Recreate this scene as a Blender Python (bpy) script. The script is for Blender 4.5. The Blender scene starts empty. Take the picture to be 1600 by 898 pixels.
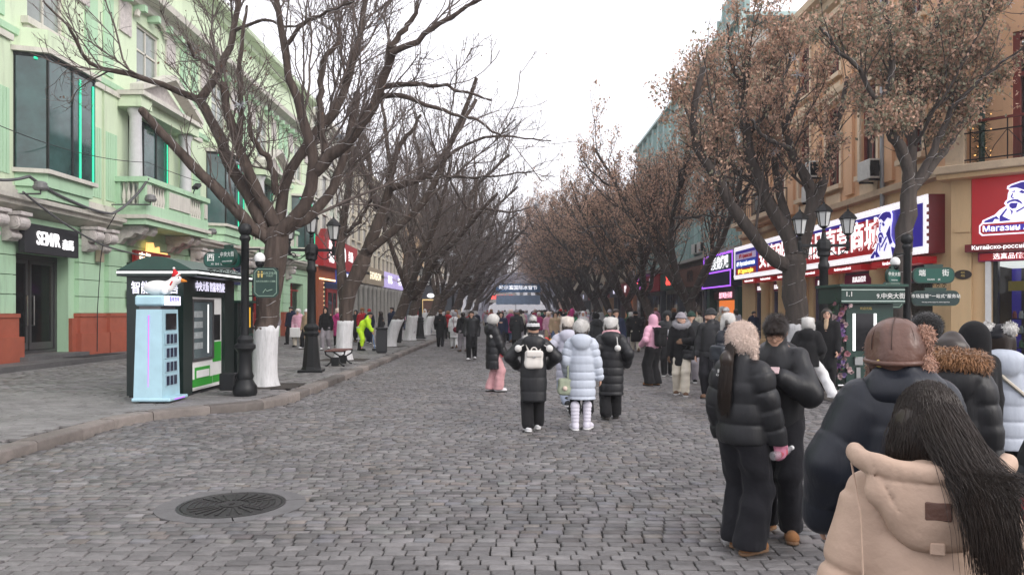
import bpy, math, random
import numpy as np
from mathutils import Vector, Matrix, Euler

random.seed(7)
RNG = np.random.default_rng(11)
SC = bpy.context.scene
COL = SC.collection
PI = math.pi

# ------------------------------------------------------------------ camera, sky, sun, exposure
cam_data = bpy.data.cameras.new('camera')
cam = bpy.data.objects.new('camera', cam_data)
COL.objects.link(cam)
cam.location = (0.0, 0.0, 1.70)
cam.rotation_euler = (math.radians(90), 0, 0)
cam_data.sensor_width = 36.0
cam_data.lens = 27.0
cam_data.shift_y = 0.0225
cam_data.clip_start = 0.05
cam_data.clip_end = 2000.0
SC.camera = cam

SUN_EL, SUN_AZ = math.radians(30), math.radians(130)
world = bpy.data.worlds.new('World')
SC.world = world
world.use_nodes = True
wn, wl = world.node_tree.nodes, world.node_tree.links
wn.clear()
w_out = wn.new('ShaderNodeOutputWorld')
w_bg = wn.new('ShaderNodeBackground')
w_sky = wn.new('ShaderNodeTexSky')
w_sky.sky_type = 'NISHITA'
w_sky.sun_disc = False
w_sky.sun_elevation = SUN_EL
w_sky.sun_rotation = SUN_AZ
w_sky.dust_density = 4.0
w_gain = wn.new('ShaderNodeMixRGB'); w_gain.blend_type = 'MULTIPLY'; w_gain.inputs[0].default_value = 1.0
w_gain.inputs[2].default_value = (0.10, 0.10, 0.10, 1)
w_mix = wn.new('ShaderNodeMixRGB')
w_mix.inputs[0].default_value = 0.90                     # a closed, even cloud cover over the clear sky
w_mix.inputs[2].default_value = (1.0, 0.985, 1.045, 1)
wl.new(w_sky.outputs[0], w_gain.inputs[1])
wl.new(w_gain.outputs[0], w_mix.inputs[1])
wl.new(w_mix.outputs[0], w_bg.inputs[0])
w_bg.inputs[1].default_value = 1.12
wl.new(w_bg.outputs[0], w_out.inputs[0])

sun_d = bpy.data.lights.new('sun', 'SUN')
sun_d.energy = 1.4
sun_d.angle = math.radians(30)
sun_d.color = (1.0, 0.95, 0.9)
sun = bpy.data.objects.new('sun', sun_d)
COL.objects.link(sun)
sun.rotation_euler = (PI / 2 - SUN_EL, 0, -SUN_AZ + PI)
SC.view_settings.view_transform = 'Standard'
SC.view_settings.look = 'None'
SC.view_settings.exposure = 0.62
SC.view_settings.gamma = 1.0
SC.render.film_transparent = False
SC.cycles.max_bounces = 6
SC.cycles.diffuse_bounces = 3
SC.cycles.glossy_bounces = 3
SC.cycles.transparent_max_bounces = 12
SC.cycles.caustics_reflective = False
SC.cycles.caustics_refractive = False

# ------------------------------------------------------------------ materials
MATS = {}
def S(r, g, b):
    """sRGB 0-255 to linear"""
    f = lambda c: (c / 255 / 12.92) if c / 255 <= 0.04045 else ((c / 255 + 0.055) / 1.055) ** 2.4
    return (f(r), f(g), f(b))

def mat(name, color=(0.5, 0.5, 0.5), rough=0.7, metal=0.0, var=0.15, scale=3.0, bump=0.0, bscale=40.0, spec=0.4,
        emit=None, estr=0.0, dirt=0.0, coat=0.0, sheen=0.0, streak=False, objvar=0.0, hue=None, attr=None, trans=0.0):
    """procedural material: base colour with broad noise, optional dirt patches, fine bump"""
    if name in MATS:
        return MATS[name]
    m = bpy.data.materials.new(name)
    m.use_nodes = True
    n, l = m.node_tree.nodes, m.node_tree.links
    b = n['Principled BSDF']
    col = tuple(color[:3]) + (1,)
    tc = n.new('ShaderNodeTexCoord')
    vec = tc.outputs['Object']
    if streak:
        mp = n.new('ShaderNodeMapping'); mp.inputs['Scale'].default_value = (1, 1, 0.15)
        l.new(vec, mp.inputs[0]); vec = mp.outputs[0]
    out = None
    if attr:
        a = n.new('ShaderNodeAttribute'); a.attribute_name = attr
        out = a.outputs['Color']
    def mul(sock, fac_sock, lo, hi):
        mr = n.new('ShaderNodeMapRange'); mr.inputs['To Min'].default_value = lo; mr.inputs['To Max'].default_value = hi
        mr.inputs['From Min'].default_value = 0.25; mr.inputs['From Max'].default_value = 0.75
        l.new(fac_sock, mr.inputs['Value'])
        mx = n.new('ShaderNodeVectorMath'); mx.operation = 'SCALE'
        if sock is None: mx.inputs[0].default_value = col[:3]
        else: l.new(sock, mx.inputs[0])
        l.new(mr.outputs[0], mx.inputs['Scale'])
        return mx.outputs[0]
    if hue:
        nz = n.new('ShaderNodeTexNoise'); nz.inputs['Scale'].default_value = scale * 0.7
        nz.inputs['Detail'].default_value = 4; l.new(vec, nz.inputs[0])
        mh = n.new('ShaderNodeMixRGB'); mh.inputs[1].default_value = col; mh.inputs[2].default_value = tuple(hue) + (1,)
        rp = n.new('ShaderNodeMapRange'); rp.inputs['From Min'].default_value = 0.4; rp.inputs['From Max'].default_value = 0.65
        l.new(nz.outputs[0], rp.inputs['Value']); l.new(rp.outputs[0], mh.inputs[0])
        out = mh.outputs[0]
    if var > 0:
        nz = n.new('ShaderNodeTexNoise'); nz.inputs['Scale'].default_value = scale; nz.inputs['Detail'].default_value = 6
        nz.inputs['Roughness'].default_value = 0.65
        l.new(vec, nz.inputs[0])
        out = mul(out, nz.outputs[0], 1 - var, 1 + var)
    if objvar > 0:
        oi = n.new('ShaderNodeObjectInfo')
        mr = n.new('ShaderNodeMapRange'); mr.inputs['To Min'].default_value = 1 - objvar; mr.inputs['To Max'].default_value = 1 + objvar
        l.new(oi.outputs['Random'], mr.inputs['Value'])
        mx = n.new('ShaderNodeVectorMath'); mx.operation = 'SCALE'
        if out is None: mx.inputs[0].default_value = col[:3]
        else: l.new(out, mx.inputs[0])
        l.new(mr.outputs[0], mx.inputs['Scale']); out = mx.outputs[0]
    if dirt > 0:
        nz = n.new('ShaderNodeTexNoise'); nz.inputs['Scale'].default_value = scale * 2.7; nz.inputs['Detail'].default_value = 8
        nz.inputs['Roughness'].default_value = 0.75
        l.new(vec, nz.inputs[0])
        rp = n.new('ShaderNodeMapRange'); rp.inputs['From Min'].default_value = 0.52; rp.inputs['From Max'].default_value = 0.72
        rp.inputs['To Max'].default_value = dirt
        l.new(nz.outputs[0], rp.inputs['Value'])
        mx = n.new('ShaderNodeMixRGB'); l.new(rp.outputs[0], mx.inputs[0])
        if out is None: mx.inputs[1].default_value = col
        else: l.new(out, mx.inputs[1])
        mx.inputs[2].default_value = (0.06, 0.055, 0.05, 1)
        out = mx.outputs[0]
    if out is None: b.inputs['Base Color'].default_value = col
    else: l.new(out, b.inputs['Base Color'])
    b.inputs['Roughness'].default_value = rough
    b.inputs['Metallic'].default_value = metal
    b.inputs['Specular IOR Level'].default_value = spec
    if coat: b.inputs['Coat Weight'].default_value = coat; b.inputs['Coat Roughness'].default_value = 0.1
    if sheen: b.inputs['Sheen Weight'].default_value = sheen; b.inputs['Sheen Roughness'].default_value = 0.5
    if trans: b.inputs['Transmission Weight'].default_value = trans
    if emit is not None:
        b.inputs['Emission Color'].default_value = tuple(emit) + (1,)
        b.inputs['Emission Strength'].default_value = estr
    if bump > 0:
        nb = n.new('ShaderNodeTexNoise'); nb.inputs['Scale'].default_value = bscale; nb.inputs['Detail'].default_value = 5
        l.new(vec, nb.inputs[0])
        bp = n.new('ShaderNodeBump'); bp.inputs['Strength'].default_value = bump; bp.inputs['Distance'].default_value = 0.02
        l.new(nb.outputs[0], bp.inputs['Height']); l.new(bp.outputs[0], b.inputs['Normal'])
    MATS[name] = m
    return m

def glass_mat(name, tint=(0.9, 0.95, 0.95), opacity=0.25, base=(0.03, 0.04, 0.04)):
    """window pane: partly see-through, partly a dark body, with a clear reflection"""
    if name in MATS: return MATS[name]
    m = bpy.data.materials.new(name); m.use_nodes = True
    n, l = m.node_tree.nodes, m.node_tree.links
    b = n['Principled BSDF']; out = n['Material Output']
    b.inputs['Base Color'].default_value = tuple(base) + (1,)
    b.inputs['Roughness'].default_value = 0.04
    b.inputs['Specular IOR Level'].default_value = 0.8
    t = n.new('ShaderNodeBsdfTransparent'); t.inputs[0].default_value = tuple(tint) + (1,)
    mx = n.new('ShaderNodeMixShader'); mx.inputs[0].default_value = opacity
    l.new(t.outputs[0], mx.inputs[1]); l.new(b.outputs[0], mx.inputs[2]); l.new(mx.outputs[0], out.inputs[0])
    MATS[name] = m
    return m

# ------------------------------------------------------------------ mesh builder
class MB:
    def __init__(s): s.v = []; s.f = []; s.m = []; s.mi = 0
    def add(s, vs, fs):
        o = len(s.v); s.v.extend([tuple(x) for x in vs]); s.f.extend([tuple(i + o for i in f) for f in fs]); s.m.extend([s.mi] * len(fs)); return s
    def box(s, x0, x1, y0, y1, z0, z1):
        if x0 > x1: x0, x1 = x1, x0
        if y0 > y1: y0, y1 = y1, y0
        if z0 > z1: z0, z1 = z1, z0
        return s.add([(x0,y0,z0),(x1,y0,z0),(x1,y1,z0),(x0,y1,z0),(x0,y0,z1),(x1,y0,z1),(x1,y1,z1),(x0,y1,z1)],
              [(3,2,1,0),(4,5,6,7),(0,1,5,4),(1,2,6,5),(2,3,7,6),(3,0,4,7)])
    def bbox(s, x0, x1, y0, y1, z0, z1, b=0.01):
        """box with chamfered edges"""
        if x0 > x1: x0, x1 = x1, x0
        if y0 > y1: y0, y1 = y1, y0
        if z0 > z1: z0, z1 = z1, z0
        vs, fs = [], []
        X, Y, Z = (x0, x1), (y0, y1), (z0, z1)
        sg = (1, -1)
        idx = {}
        for i in (0, 1):
            for j in (0, 1):
                for k in (0, 1):
                    for a in range(3):
                        p = [X[i], Y[j], Z[k]]
                        for c, q in ((0, i), (1, j), (2, k)):
                            if c != a: p[c] += sg[q] * b
                        idx[(i, j, k, a)] = len(vs); vs.append(tuple(p))
        for i in (0, 1):
            q = [idx[(i,0,0,0)], idx[(i,1,0,0)], idx[(i,1,1,0)], idx[(i,0,1,0)]]; fs.append(tuple(q if i else q[::-1]))
            q = [idx[(0,i,0,1)], idx[(1,i,0,1)], idx[(1,i,1,1)], idx[(0,i,1,1)]]; fs.append(tuple(q[::-1] if i else q))
            q = [idx[(0,0,i,2)], idx[(1,0,i,2)], idx[(1,1,i,2)], idx[(0,1,i,2)]]; fs.append(tuple(q if i else q[::-1]))
        for i in (0, 1):
            for j in (0, 1):
                fs.append((idx[(i,j,0,0)], idx[(i,j,1,0)], idx[(i,j,1,1)], idx[(i,j,0,1)]))
                fs.append((idx[(i,0,j,0)], idx[(i,1,j,0)], idx[(i,1,j,2)], idx[(i,0,j,2)]))
                fs.append((idx[(0,i,j,1)], idx[(1,i,j,1)], idx[(1,i,j,2)], idx[(0,i,j,2)]))
        for i in (0, 1):
            for j in (0, 1):
                for k in (0, 1):
                    fs.append((idx[(i,j,k,0)], idx[(i,j,k,1)], idx[(i,j,k,2)]))
        return s.add(vs, fs)
    def prism(s, poly, axis, a0, a1):
        """poly: 2-D outline in the two axes other than `axis` (kept in x,y,z order), extruded a0..a1"""
        n = len(poly)
        def p3(p, a):
            return (a, p[0], p[1]) if axis == 0 else ((p[0], a, p[1]) if axis == 1 else (p[0], p[1], a))
        vs = [p3(p, a0) for p in poly] + [p3(p, a1) for p in poly]
        fs = [tuple(range(n))[::-1], tuple(range(n, 2 * n))] + [(i, (i + 1) % n, n + (i + 1) % n, n + i) for i in range(n)]
        return s.add(vs, fs)
    def lathe(s, prof, c=(0, 0, 0), n=16):
        """prof: list of (radius, z)"""
        vs, fs = [], []
        for r, z in prof:
            for i in range(n):
                a = 2 * PI * i / n
                vs.append((c[0] + r * math.cos(a), c[1] + r * math.sin(a), c[2] + z))
        for k in range(len(prof) - 1):
            for i in range(n):
                j = (i + 1) % n
                fs.append((k * n + i, k * n + j, (k + 1) * n + j, (k + 1) * n + i))
        fs.append(tuple(range(n))[::-1]); fs.append(tuple(range((len(prof) - 1) * n, len(prof) * n)))
        return s.add(vs, fs)
    def tube(s, pts, rad, n=8, caps=True):
        pts = np.asarray(pts, float); k = len(pts)
        rad = np.full(k, rad) if np.isscalar(rad) else np.asarray(rad, float)
        t = np.gradient(pts, axis=0); t /= np.linalg.norm(t, axis=1)[:, None] + 1e-9
        u = np.cross(t[0], (0, 0, 1)); 
        if np.linalg.norm(u) < 1e-3: u = np.cross(t[0], (1, 0, 0))
        vs = []
        for i in range(k):
            u = u - t[i] * np.dot(u, t[i]); u /= np.linalg.norm(u) + 1e-9
            w = np.cross(t[i], u)
            for j in range(n):
                a = 2 * PI * j / n
                vs.append(tuple(pts[i] + rad[i] * (math.cos(a) * u + math.sin(a) * w)))
        fs = [(i * n + j, i * n + (j + 1) % n, (i + 1) * n + (j + 1) % n, (i + 1) * n + j) for i in range(k - 1) for j in range(n)]
        if caps: fs += [tuple(range(n))[::-1], tuple(range((k - 1) * n, k * n))]
        return s.add(vs, fs)
    def disc(s, c, r, n=24, normal='z', sx=1.0, sy=1.0):
        vs = []
        for i in range(n):
            a = 2 * PI * i / n; p, q = r * sx * math.cos(a), r * sy * math.sin(a)
            vs.append((c[0] + p, c[1] + q, c[2]) if normal == 'z' else ((c[0] + p, c[1], c[2] + q) if normal == 'y' else (c[0], c[1] + p, c[2] + q)))
        return s.add(vs, [tuple(range(n))])
    def ellipsoid(s, c, r, n=16, m=10):
        vs, fs = [], []
        for i in range(m + 1):
            th = PI * i / m
            for j in range(n):
                a = 2 * PI * j / n
                vs.append((c[0] + r[0] * math.sin(th) * math.cos(a), c[1] + r[1] * math.sin(th) * math.sin(a), c[2] - r[2] * math.cos(th)))
        for i in range(m):
            for j in range(n):
                k = (j + 1) % n
                fs.append((i * n + j, i * n + k, (i + 1) * n + k, (i + 1) * n + j))
        return s.add(vs, fs)
    def xf(s, M):
        s.v = [tuple(M @ Vector(p)) for p in s.v]; return s
    def mesh(s, name, smooth=False):
        me = bpy.data.meshes.new(name); me.from_pydata(s.v, [], s.f)
        if any(s.m): me.polygons.foreach_set('material_index', s.m)
        if smooth: me.polygons.foreach_set('use_smooth', [True] * len(s.f))
        me.update(); return me
    def build(s, name, m, parent=None, smooth=False, loc=None, rot=None):
        me = s.mesh(name, smooth)
        for x in (m if isinstance(m, (list, tuple)) else [m]): me.materials.append(x)
        return place(me, name, parent, loc, rot)

def place(me, name, parent=None, loc=None, rot=None, scale=None):
    o = bpy.data.objects.new(name, me); COL.objects.link(o)
    if parent is not None: o.parent = parent
    if loc is not None: o.location = loc
    if rot is not None: o.rotation_euler = rot
    if scale is not None: o.scale = scale
    return o

def smooth_angle(o, ang=40):
    me = o.data
    me.polygons.foreach_set('use_smooth', [True] * len(me.polygons))
    try: me.set_sharp_from_angle(angle=math.radians(ang))
    except Exception: pass
    return o

def tag(o, label=None, cat=None, group=None, kind=None):
    if label: o['label'] = label
    if cat: o['category'] = cat
    if group: o['group'] = group
    if kind: o['kind'] = kind
    return o

def thing(name, label, cat, loc=(0, 0, 0), rz=0.0, group=None):
    o = bpy.data.objects.new(name, None); COL.objects.link(o)
    o.empty_display_size = 0.1
    o.location = loc; o.rotation_euler = (0, 0, rz)
    return tag(o, label, cat, group)

def part_empty(name, parent, loc=(0, 0, 0), rz=0.0):
    o = bpy.data.objects.new(name, None); COL.objects.link(o); o.parent = parent
    o.empty_display_size = 0.05
    o.location = loc; o.rotation_euler = (0, 0, rz)
    return o

KIDS = {}
def copy_tree(o, parent=None, loc=None, rz=None, scale=None):
    c = o.copy(); COL.objects.link(c)
    c.parent = parent
    if loc is not None: c.location = loc
    if rz is not None: c.rotation_euler = (o.rotation_euler.x, o.rotation_euler.y, rz)
    if scale is not None: c.scale = scale
    for ch in list(o.children): copy_tree(ch, c)
    return c

TEXT_SCENE = bpy.data.scenes.new('text_bench')     # where lettering is turned into meshes
def text(s, size, m, parent, loc, rot, name='lettering', extrude=0.01, bold=0.0, align='CENTER', sx=1.0, shear=0.0, space=1.0):
    cu = bpy.data.curves.new(name, 'FONT')
    cu.body = s; cu.size = size; cu.extrude = extrude; cu.offset = bold * size * 0.45
    cu.align_x = align; cu.align_y = 'CENTER'; cu.shear = shear; cu.resolution_u = 3; cu.space_character = space
    cu.materials.append(m)
    t = bpy.data.objects.new('text_source', cu); TEXT_SCENE.collection.objects.link(t)
    vl = TEXT_SCENE.view_layers[0]; vl.update()
    me = bpy.data.meshes.new_from_object(t.evaluated_get(vl.depsgraph))
    bpy.data.objects.remove(t); bpy.data.curves.remove(cu)
    me.name = name
    o = bpy.data.objects.new(name, me); COL.objects.link(o); o.parent = parent
    o.location = loc; o.rotation_euler = rot; o.scale = (sx, 1, 1)
    return o

def px(x, y, d):
    """photo pixel and distance along the street to a place in the scene"""
    return ((x - 800) / 1200 * d, d, 1.7 - (y - 485) / 1200 * d)

# common materials
M_BLACK = mat('black_cast_iron', (0.012, 0.013, 0.014), 0.45, 0.3, var=0.3, bump=0.15, bscale=60)
M_DARKGREEN = mat('dark_green_paint', (0.008, 0.035, 0.026), 0.4, var=0.15, spec=0.5)
M_WHITE_PAINT = mat('white_paint', (0.75, 0.75, 0.74), 0.6, var=0.08)
M_GLOW_WHITE = mat('backlit_white', (0.8, 0.8, 0.8), 0.5, var=0, emit=(1, 0.98, 1.0), estr=0.75)
M_GLOW_LILAC = mat('backlit_lilac', (0.8, 0.8, 0.9), 0.5, var=0, emit=(0.82, 0.78, 1.0), estr=0.6)
M_GLOW_WARM = mat('backlit_warm', (0.8, 0.5, 0.2), 0.5, var=0, emit=(1.0, 0.5, 0.15), estr=1.0)
M_GLOW_GREEN = mat('green_light_strip', (0.05, 0.6, 0.35), 0.5, var=0, emit=(0.02, 0.7, 0.36), estr=0.6)
M_GLOW_PURPLE = mat('purple_light_strip', (0.4, 0.1, 0.8), 0.5, var=0, emit=(0.42, 0.12, 1.0), estr=0.9)
# ------------------------------------------------------------------ road, cobbles, pavements, kerbs
M_BED = mat('dark_joint_dirt', (0.012, 0.011, 0.011), 0.9, var=0.4, scale=4, bump=0.3, bscale=80)
def stone_mat(name, attr=None, objvar=0.0, base=(0.2, 0.19, 0.19), rough=0.5):
    m = mat(name, base, rough, var=0.22, scale=9, attr=attr, objvar=objvar, bump=0.35, bscale=90, spec=0.45)
    n, l = m.node_tree.nodes, m.node_tree.links
    b = n['Principled BSDF']
    g = n.new('ShaderNodeNewGeometry')
    nz = n.new('ShaderNodeTexNoise'); nz.inputs['Scale'].default_value = 0.5; nz.inputs['Detail'].default_value = 5
    l.new(g.outputs['Position'], nz.inputs[0])
    mr = n.new('ShaderNodeMapRange'); mr.inputs['From Min'].default_value = 0.35; mr.inputs['From Max'].default_value = 0.65
    mr.inputs['To Min'].default_value = rough - 0.13; mr.inputs['To Max'].default_value = rough + 0.16
    l.new(nz.outputs[0], mr.inputs['Value']); l.new(mr.outputs[0], b.inputs['Roughness'])
    # worn, dusty and damp areas larger than a single stone
    src = b.inputs['Base Color'].links[0].from_socket
    mr2 = n.new('ShaderNodeMapRange'); mr2.inputs['From Min'].default_value = 0.3; mr2.inputs['From Max'].default_value = 0.7
    mr2.inputs['To Min'].default_value = 0.72; mr2.inputs['To Max'].default_value = 1.2
    nz2 = n.new('ShaderNodeTexNoise'); nz2.inputs['Scale'].default_value = 0.9; nz2.inputs['Detail'].default_value = 6; nz2.inputs['Roughness'].default_value = 0.7
    l.new(g.outputs['Position'], nz2.inputs[0]); l.new(nz2.outputs[0], mr2.inputs['Value'])
    vm = n.new('ShaderNodeVectorMath'); vm.operation = 'SCALE'
    l.new(src, vm.inputs[0]); l.new(mr2.outputs[0], vm.inputs['Scale']); l.new(vm.outputs[0], b.inputs['Base Color'])
    return m
M_COBBLE_ONE = stone_mat('granite_cobble', objvar=0.28, base=(0.143, 0.136, 0.134))
M_COBBLE_MANY = stone_mat('granite_cobbles', attr='tint')
M_SLAB_ONE = stone_mat('paving_slab', objvar=0.12, base=(0.182, 0.175, 0.171), rough=0.62)
M_SLAB_MANY = stone_mat('paving_slabs', attr='tint', rough=0.62)
M_KERB = stone_mat('kerb_granite', objvar=0.38, base=(0.155, 0.135, 0.122), rough=0.65)

# far road: too far away to tell the stones apart
def far_paving(name, c1, c2, sx, sy):
    m = bpy.data.materials.new(name); m.use_nodes = True
    n, l = m.node_tree.nodes, m.node_tree.links; b = n['Principled BSDF']
    g = n.new('ShaderNodeNewGeometry')
    br = n.new('ShaderNodeTexBrick'); br.inputs['Scale'].default_value = 1.0
    br.inputs['Brick Width'].default_value = sx; br.inputs['Row Height'].default_value = sy; br.inputs['Mortar Size'].default_value = 0.012
    br.inputs['Color1'].default_value = c1 + (1,); br.inputs['Color2'].default_value = c2 + (1,); br.inputs['Mortar'].default_value = (0.06, 0.055, 0.05, 1)
    l.new(g.outputs['Position'], br.inputs[0]); l.new(br.outputs[0], b.inputs['Base Color']); b.inputs['Roughness'].default_value = 0.5
    return m
M_FAR_ROAD = far_paving('far_cobbles', (0.15, 0.143, 0.141), (0.122, 0.117, 0.116), 0.16, 0.105)
M_FAR_SLAB = far_paving('far_slabs', (0.183, 0.176, 0.172), (0.155, 0.15, 0.147), 0.3, 0.15)

KX_L, KX_R = -4.1, 6.0
COB_END, SLAB_END = 46.0, 42.0
# kerb lines (outer edge towards the road)
KERB_L = [(-5.75, 1.0), (-5.75, 11.2), (-5.66, 11.75), (-5.4, 12.2), (-5.0, 12.6), (-4.6, 12.95), (-4.28, 13.35), (-4.12, 13.9), (KX_L, 14.6), (KX_L, 160.0)]
KERB_R = [(16.0, 9.6), (9.6, 9.9), (8.2, 10.3), (7.2, 10.9), (6.5, 11.7), (6.12, 12.7), (KX_R, 13.8), (KX_R, 160.0)]
def kerb_x(path, y):
    ys = [p[1] for p in path]; xs = [p[0] for p in path]
    return float(np.interp(y, ys, xs))

# the ground under everything, to the horizon
g = MB().add([(-600, -60, -0.12), (600, -60, -0.12), (600, 900, -0.12), (-600, 900, -0.12)], [(0, 1, 2, 3)])
tag(g.build('ground', mat('city_ground', (0.12, 0.115, 0.11), 0.85, var=0.3, scale=0.2)), kind='structure')

b = MB().add([(-7.5, -3, -0.04), (17, -3, -0.04), (17, COB_END, -0.04), (-7.5, COB_END, -0.04)], [(0, 1, 2, 3)])
b.mi = 1
b.add([(KX_L - .2, COB_END, -0.04), (KX_R + .2, COB_END, -0.04), (KX_R + .2, COB_END, 0.0), (KX_L - .2, COB_END, 0.0), (KX_R + .2, 400, 0.0), (KX_L - .2, 400, 0.0)],
      [(0, 1, 2, 3), (3, 2, 4, 5)])
road = tag(b.build('road', [M_BED, M_FAR_ROAD]), kind='structure')

MAN = (-2.45, 6.72)          # manhole
def stone_proto(sx, sy, h=0.07, rnd=0.009, seed=0):
    """worn cobble: rounded shoulders, slightly crowned top"""
    r = random.Random(seed); n = 7; mb = MB(); rings = []
    def outline(inset, z):
        o = []
        for i in range(16):
            a = 2 * PI * (i + 0.5) / 16
            cx, sy_ = math.cos(a), math.sin(a)
            e = 0.15
            x = math.copysign(abs(cx) ** e, cx) * (sx / 2 - inset); y = math.copysign(abs(sy_) ** e, sy_) * (sy / 2 - inset)
            k = 1 + wob[i]
            o.append((x * k, y * k, z + (tz[i] if z > -0.03 else 0)))
        return o
    wob = [r.uniform(-0.02, 0.02) for _ in range(16)]; tz = [r.uniform(-0.0035, 0.0035) for _ in range(16)]
    for inset, z in ((0, -h), (0.0, -rnd), (rnd * 0.35, -rnd * 0.35), (rnd * 1.1, -0.002)): rings.append(outline(inset, z))
    vs = [p for q in rings for p in q] + [(0, 0, 0.004 + r.uniform(-.002, .003))]
    fs = [(k * 16 + i, k * 16 + (i + 1) % 16, (k + 1) * 16 + (i + 1) % 16, (k + 1) * 16 + i) for k in range(3) for i in range(16)]
    fs += [(48 + i, 48 + (i + 1) % 16, 64) for i in range(16)]
    mb.add(vs, fs)
    me = mb.mesh('cobble', True); return me

def layout_rows(x0f, x1f, y0, y1, w, h, gap, jit, seed):
    """rows of stones laid across: yields cx, cy, sx, sy, ry"""
    r = np.random.default_rng(seed); out = []
    y = y0; k = 0
    while y < y1:
        hh = h * r.uniform(0.9, 1.1)
        x = x0f(y) - r.uniform(0, w); xe = x1f(y)
        ph = r.uniform(0, 6.28)
        while x < xe:
            ww = w * r.uniform(1 - jit, 1 + jit)
            cx, cy = x + ww / 2, y + hh / 2 + 0.006 * math.sin(x * 1.3 + ph) + 0.02 * math.sin(x * .5 + y * .3)
            out.append((cx, cy, ww - gap * r.uniform(0.6, 1.6), hh - gap * r.uniform(0.6, 1.5), r.normal(0, 0.02)))
            x += ww
        y += hh; k += 1
    return out

def stones_mesh(name, L, z, zj, tilt, tints, bev, depth, seed):
    r = np.random.default_rng(seed); L = np.array(L); n = len(L)
    cx, cy, sx, sy, rz = L.T
    # per stone: 8 top-shoulder verts layout: bottom ring 4, shoulder ring 4, top ring 4
    cs = np.array([(-1, -1), (1, -1), (1, 1), (-1, 1)], float)
    def ring(inset, zz):
        lx = cs[None, :, 0] * (sx[:, None] / 2 - inset) + r.normal(0, 0.0035, (n, 4)); ly = cs[None, :, 1] * (sy[:, None] / 2 - inset) + r.normal(0, 0.003, (n, 4))
        X = cx[:, None] + lx * np.cos(rz)[:, None] - ly * np.sin(rz)[:, None]
        Y = cy[:, None] + lx * np.sin(rz)[:, None] + ly * np.cos(rz)[:, None]
        Z = zz + z0[:, None] + lx * tx[:, None] + ly * ty[:, None]
        return np.stack([X, Y, Z], -1)
    z0 = z + r.normal(0, zj, n); tx = r.normal(0, tilt, n); ty = r.normal(0, tilt, n)
    V = np.concatenate([ring(0, -depth), ring(0.002, -bev), ring(bev * 1.1, 0.0)], 1).reshape(-1, 3)
    q = []
    for k in range(2):
        for i in range(4): q.append((k * 4 + i, k * 4 + (i + 1) % 4, (k + 1) * 4 + (i + 1) % 4, (k + 1) * 4 + i))
    q.append((8, 9, 10, 11)); q = np.array(q)
    F = (q[None] + (np.arange(n) * 12)[:, None, None]).reshape(-1, 4)
    me = bpy.data.meshes.new(name)
    me.vertices.add(len(V)); me.vertices.foreach_set('co', V.ravel())
    me.loops.add(F.size); me.loops.foreach_set('vertex_index', F.ravel().astype(np.int32))
    me.polygons.add(len(F)); me.polygons.foreach_set('loop_start', np.arange(0, F.size, 4, dtype=np.int32))
    me.update(calc_edges=True)
    a = me.attributes.new('tint', 'FLOAT_COLOR', 'FACE')
    c = tints(r, n); c4 = np.concatenate([c, np.ones((n, 1))], 1)
    a.data.foreach_set('color', np.repeat(c4, 9, 0).ravel().astype(np.float32))
    return me

def cobble_tints(r, n):
    base = np.array([0.137, 0.130, 0.128]); v = r.normal(1, 0.18, (n, 1)).clip(0.55, 1.55)
    c = base * v * (1 + r.normal(0, 0.012, (n, 3)))
    warm = r.random(n) < 0.1; c[warm] *= (1.07, 1.0, 0.93)
    cool = r.random(n) < 0.1; c[cool] *= (0.96, 0.99, 1.05)
    return c
def slab_tints(r, n):
    base = np.array([0.182, 0.175, 0.171]); return base * r.normal(1, 0.09, (n, 1)).clip(0.75, 1.25) * (1 + r.normal(0, 0.015, (n, 3)))

xl = lambda y: kerb_x(KERB_L, y) + 0.03
xr = lambda y: (13.0 if y < 9.9 else (9.6 if y < 10.2 else kerb_x(KERB_R, y))) - 0.03
L = layout_rows(xl, xr, 2.2, COB_END, 0.156, 0.099, 0.0085, 0.15, 5)
def in_manhole(c): return ((c[0] - MAN[0]) / 0.62) ** 2 + ((c[1] - MAN[1]) / 0.56) ** 2 < 1
L = [c for c in L if not in_manhole(c) and xl(c[1]) < c[0] < xr(c[1])]
seen = lambda c: 4.93 < c[1] and abs(c[0]) < c[1] * 0.672
near = sorted([c for c in L if seen(c) and not (c[0] > 2.5 and c[1] < 5.4)], key=lambda c: c[1])[:300]
ns = set(id(c) for c in near)
protos = [stone_proto(0.152, 0.094, seed=i) for i in range(14)]
for p in protos: p.materials.append(M_COBBLE_ONE)
for i, (cx, cy, sx, sy, rz) in enumerate(near):
    place(protos[random.randrange(14)], 'cobble', road, (cx, cy, random.gauss(0, 0.0028)), (random.gauss(0, 0.016), random.gauss(0, 0.012), rz + (PI if random.random() < .5 else 0)),
          (sx / 0.152, sy / 0.094, 1))
me = stones_mesh('cobbles', [c for c in L if id(c) not in ns], 0.0, 0.0022, 0.013, cobble_tints, 0.006, 0.045, 3)
me.materials.append(M_COBBLE_MANY)
tag(place(me, 'cobbles', road), kind='stuff')

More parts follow.
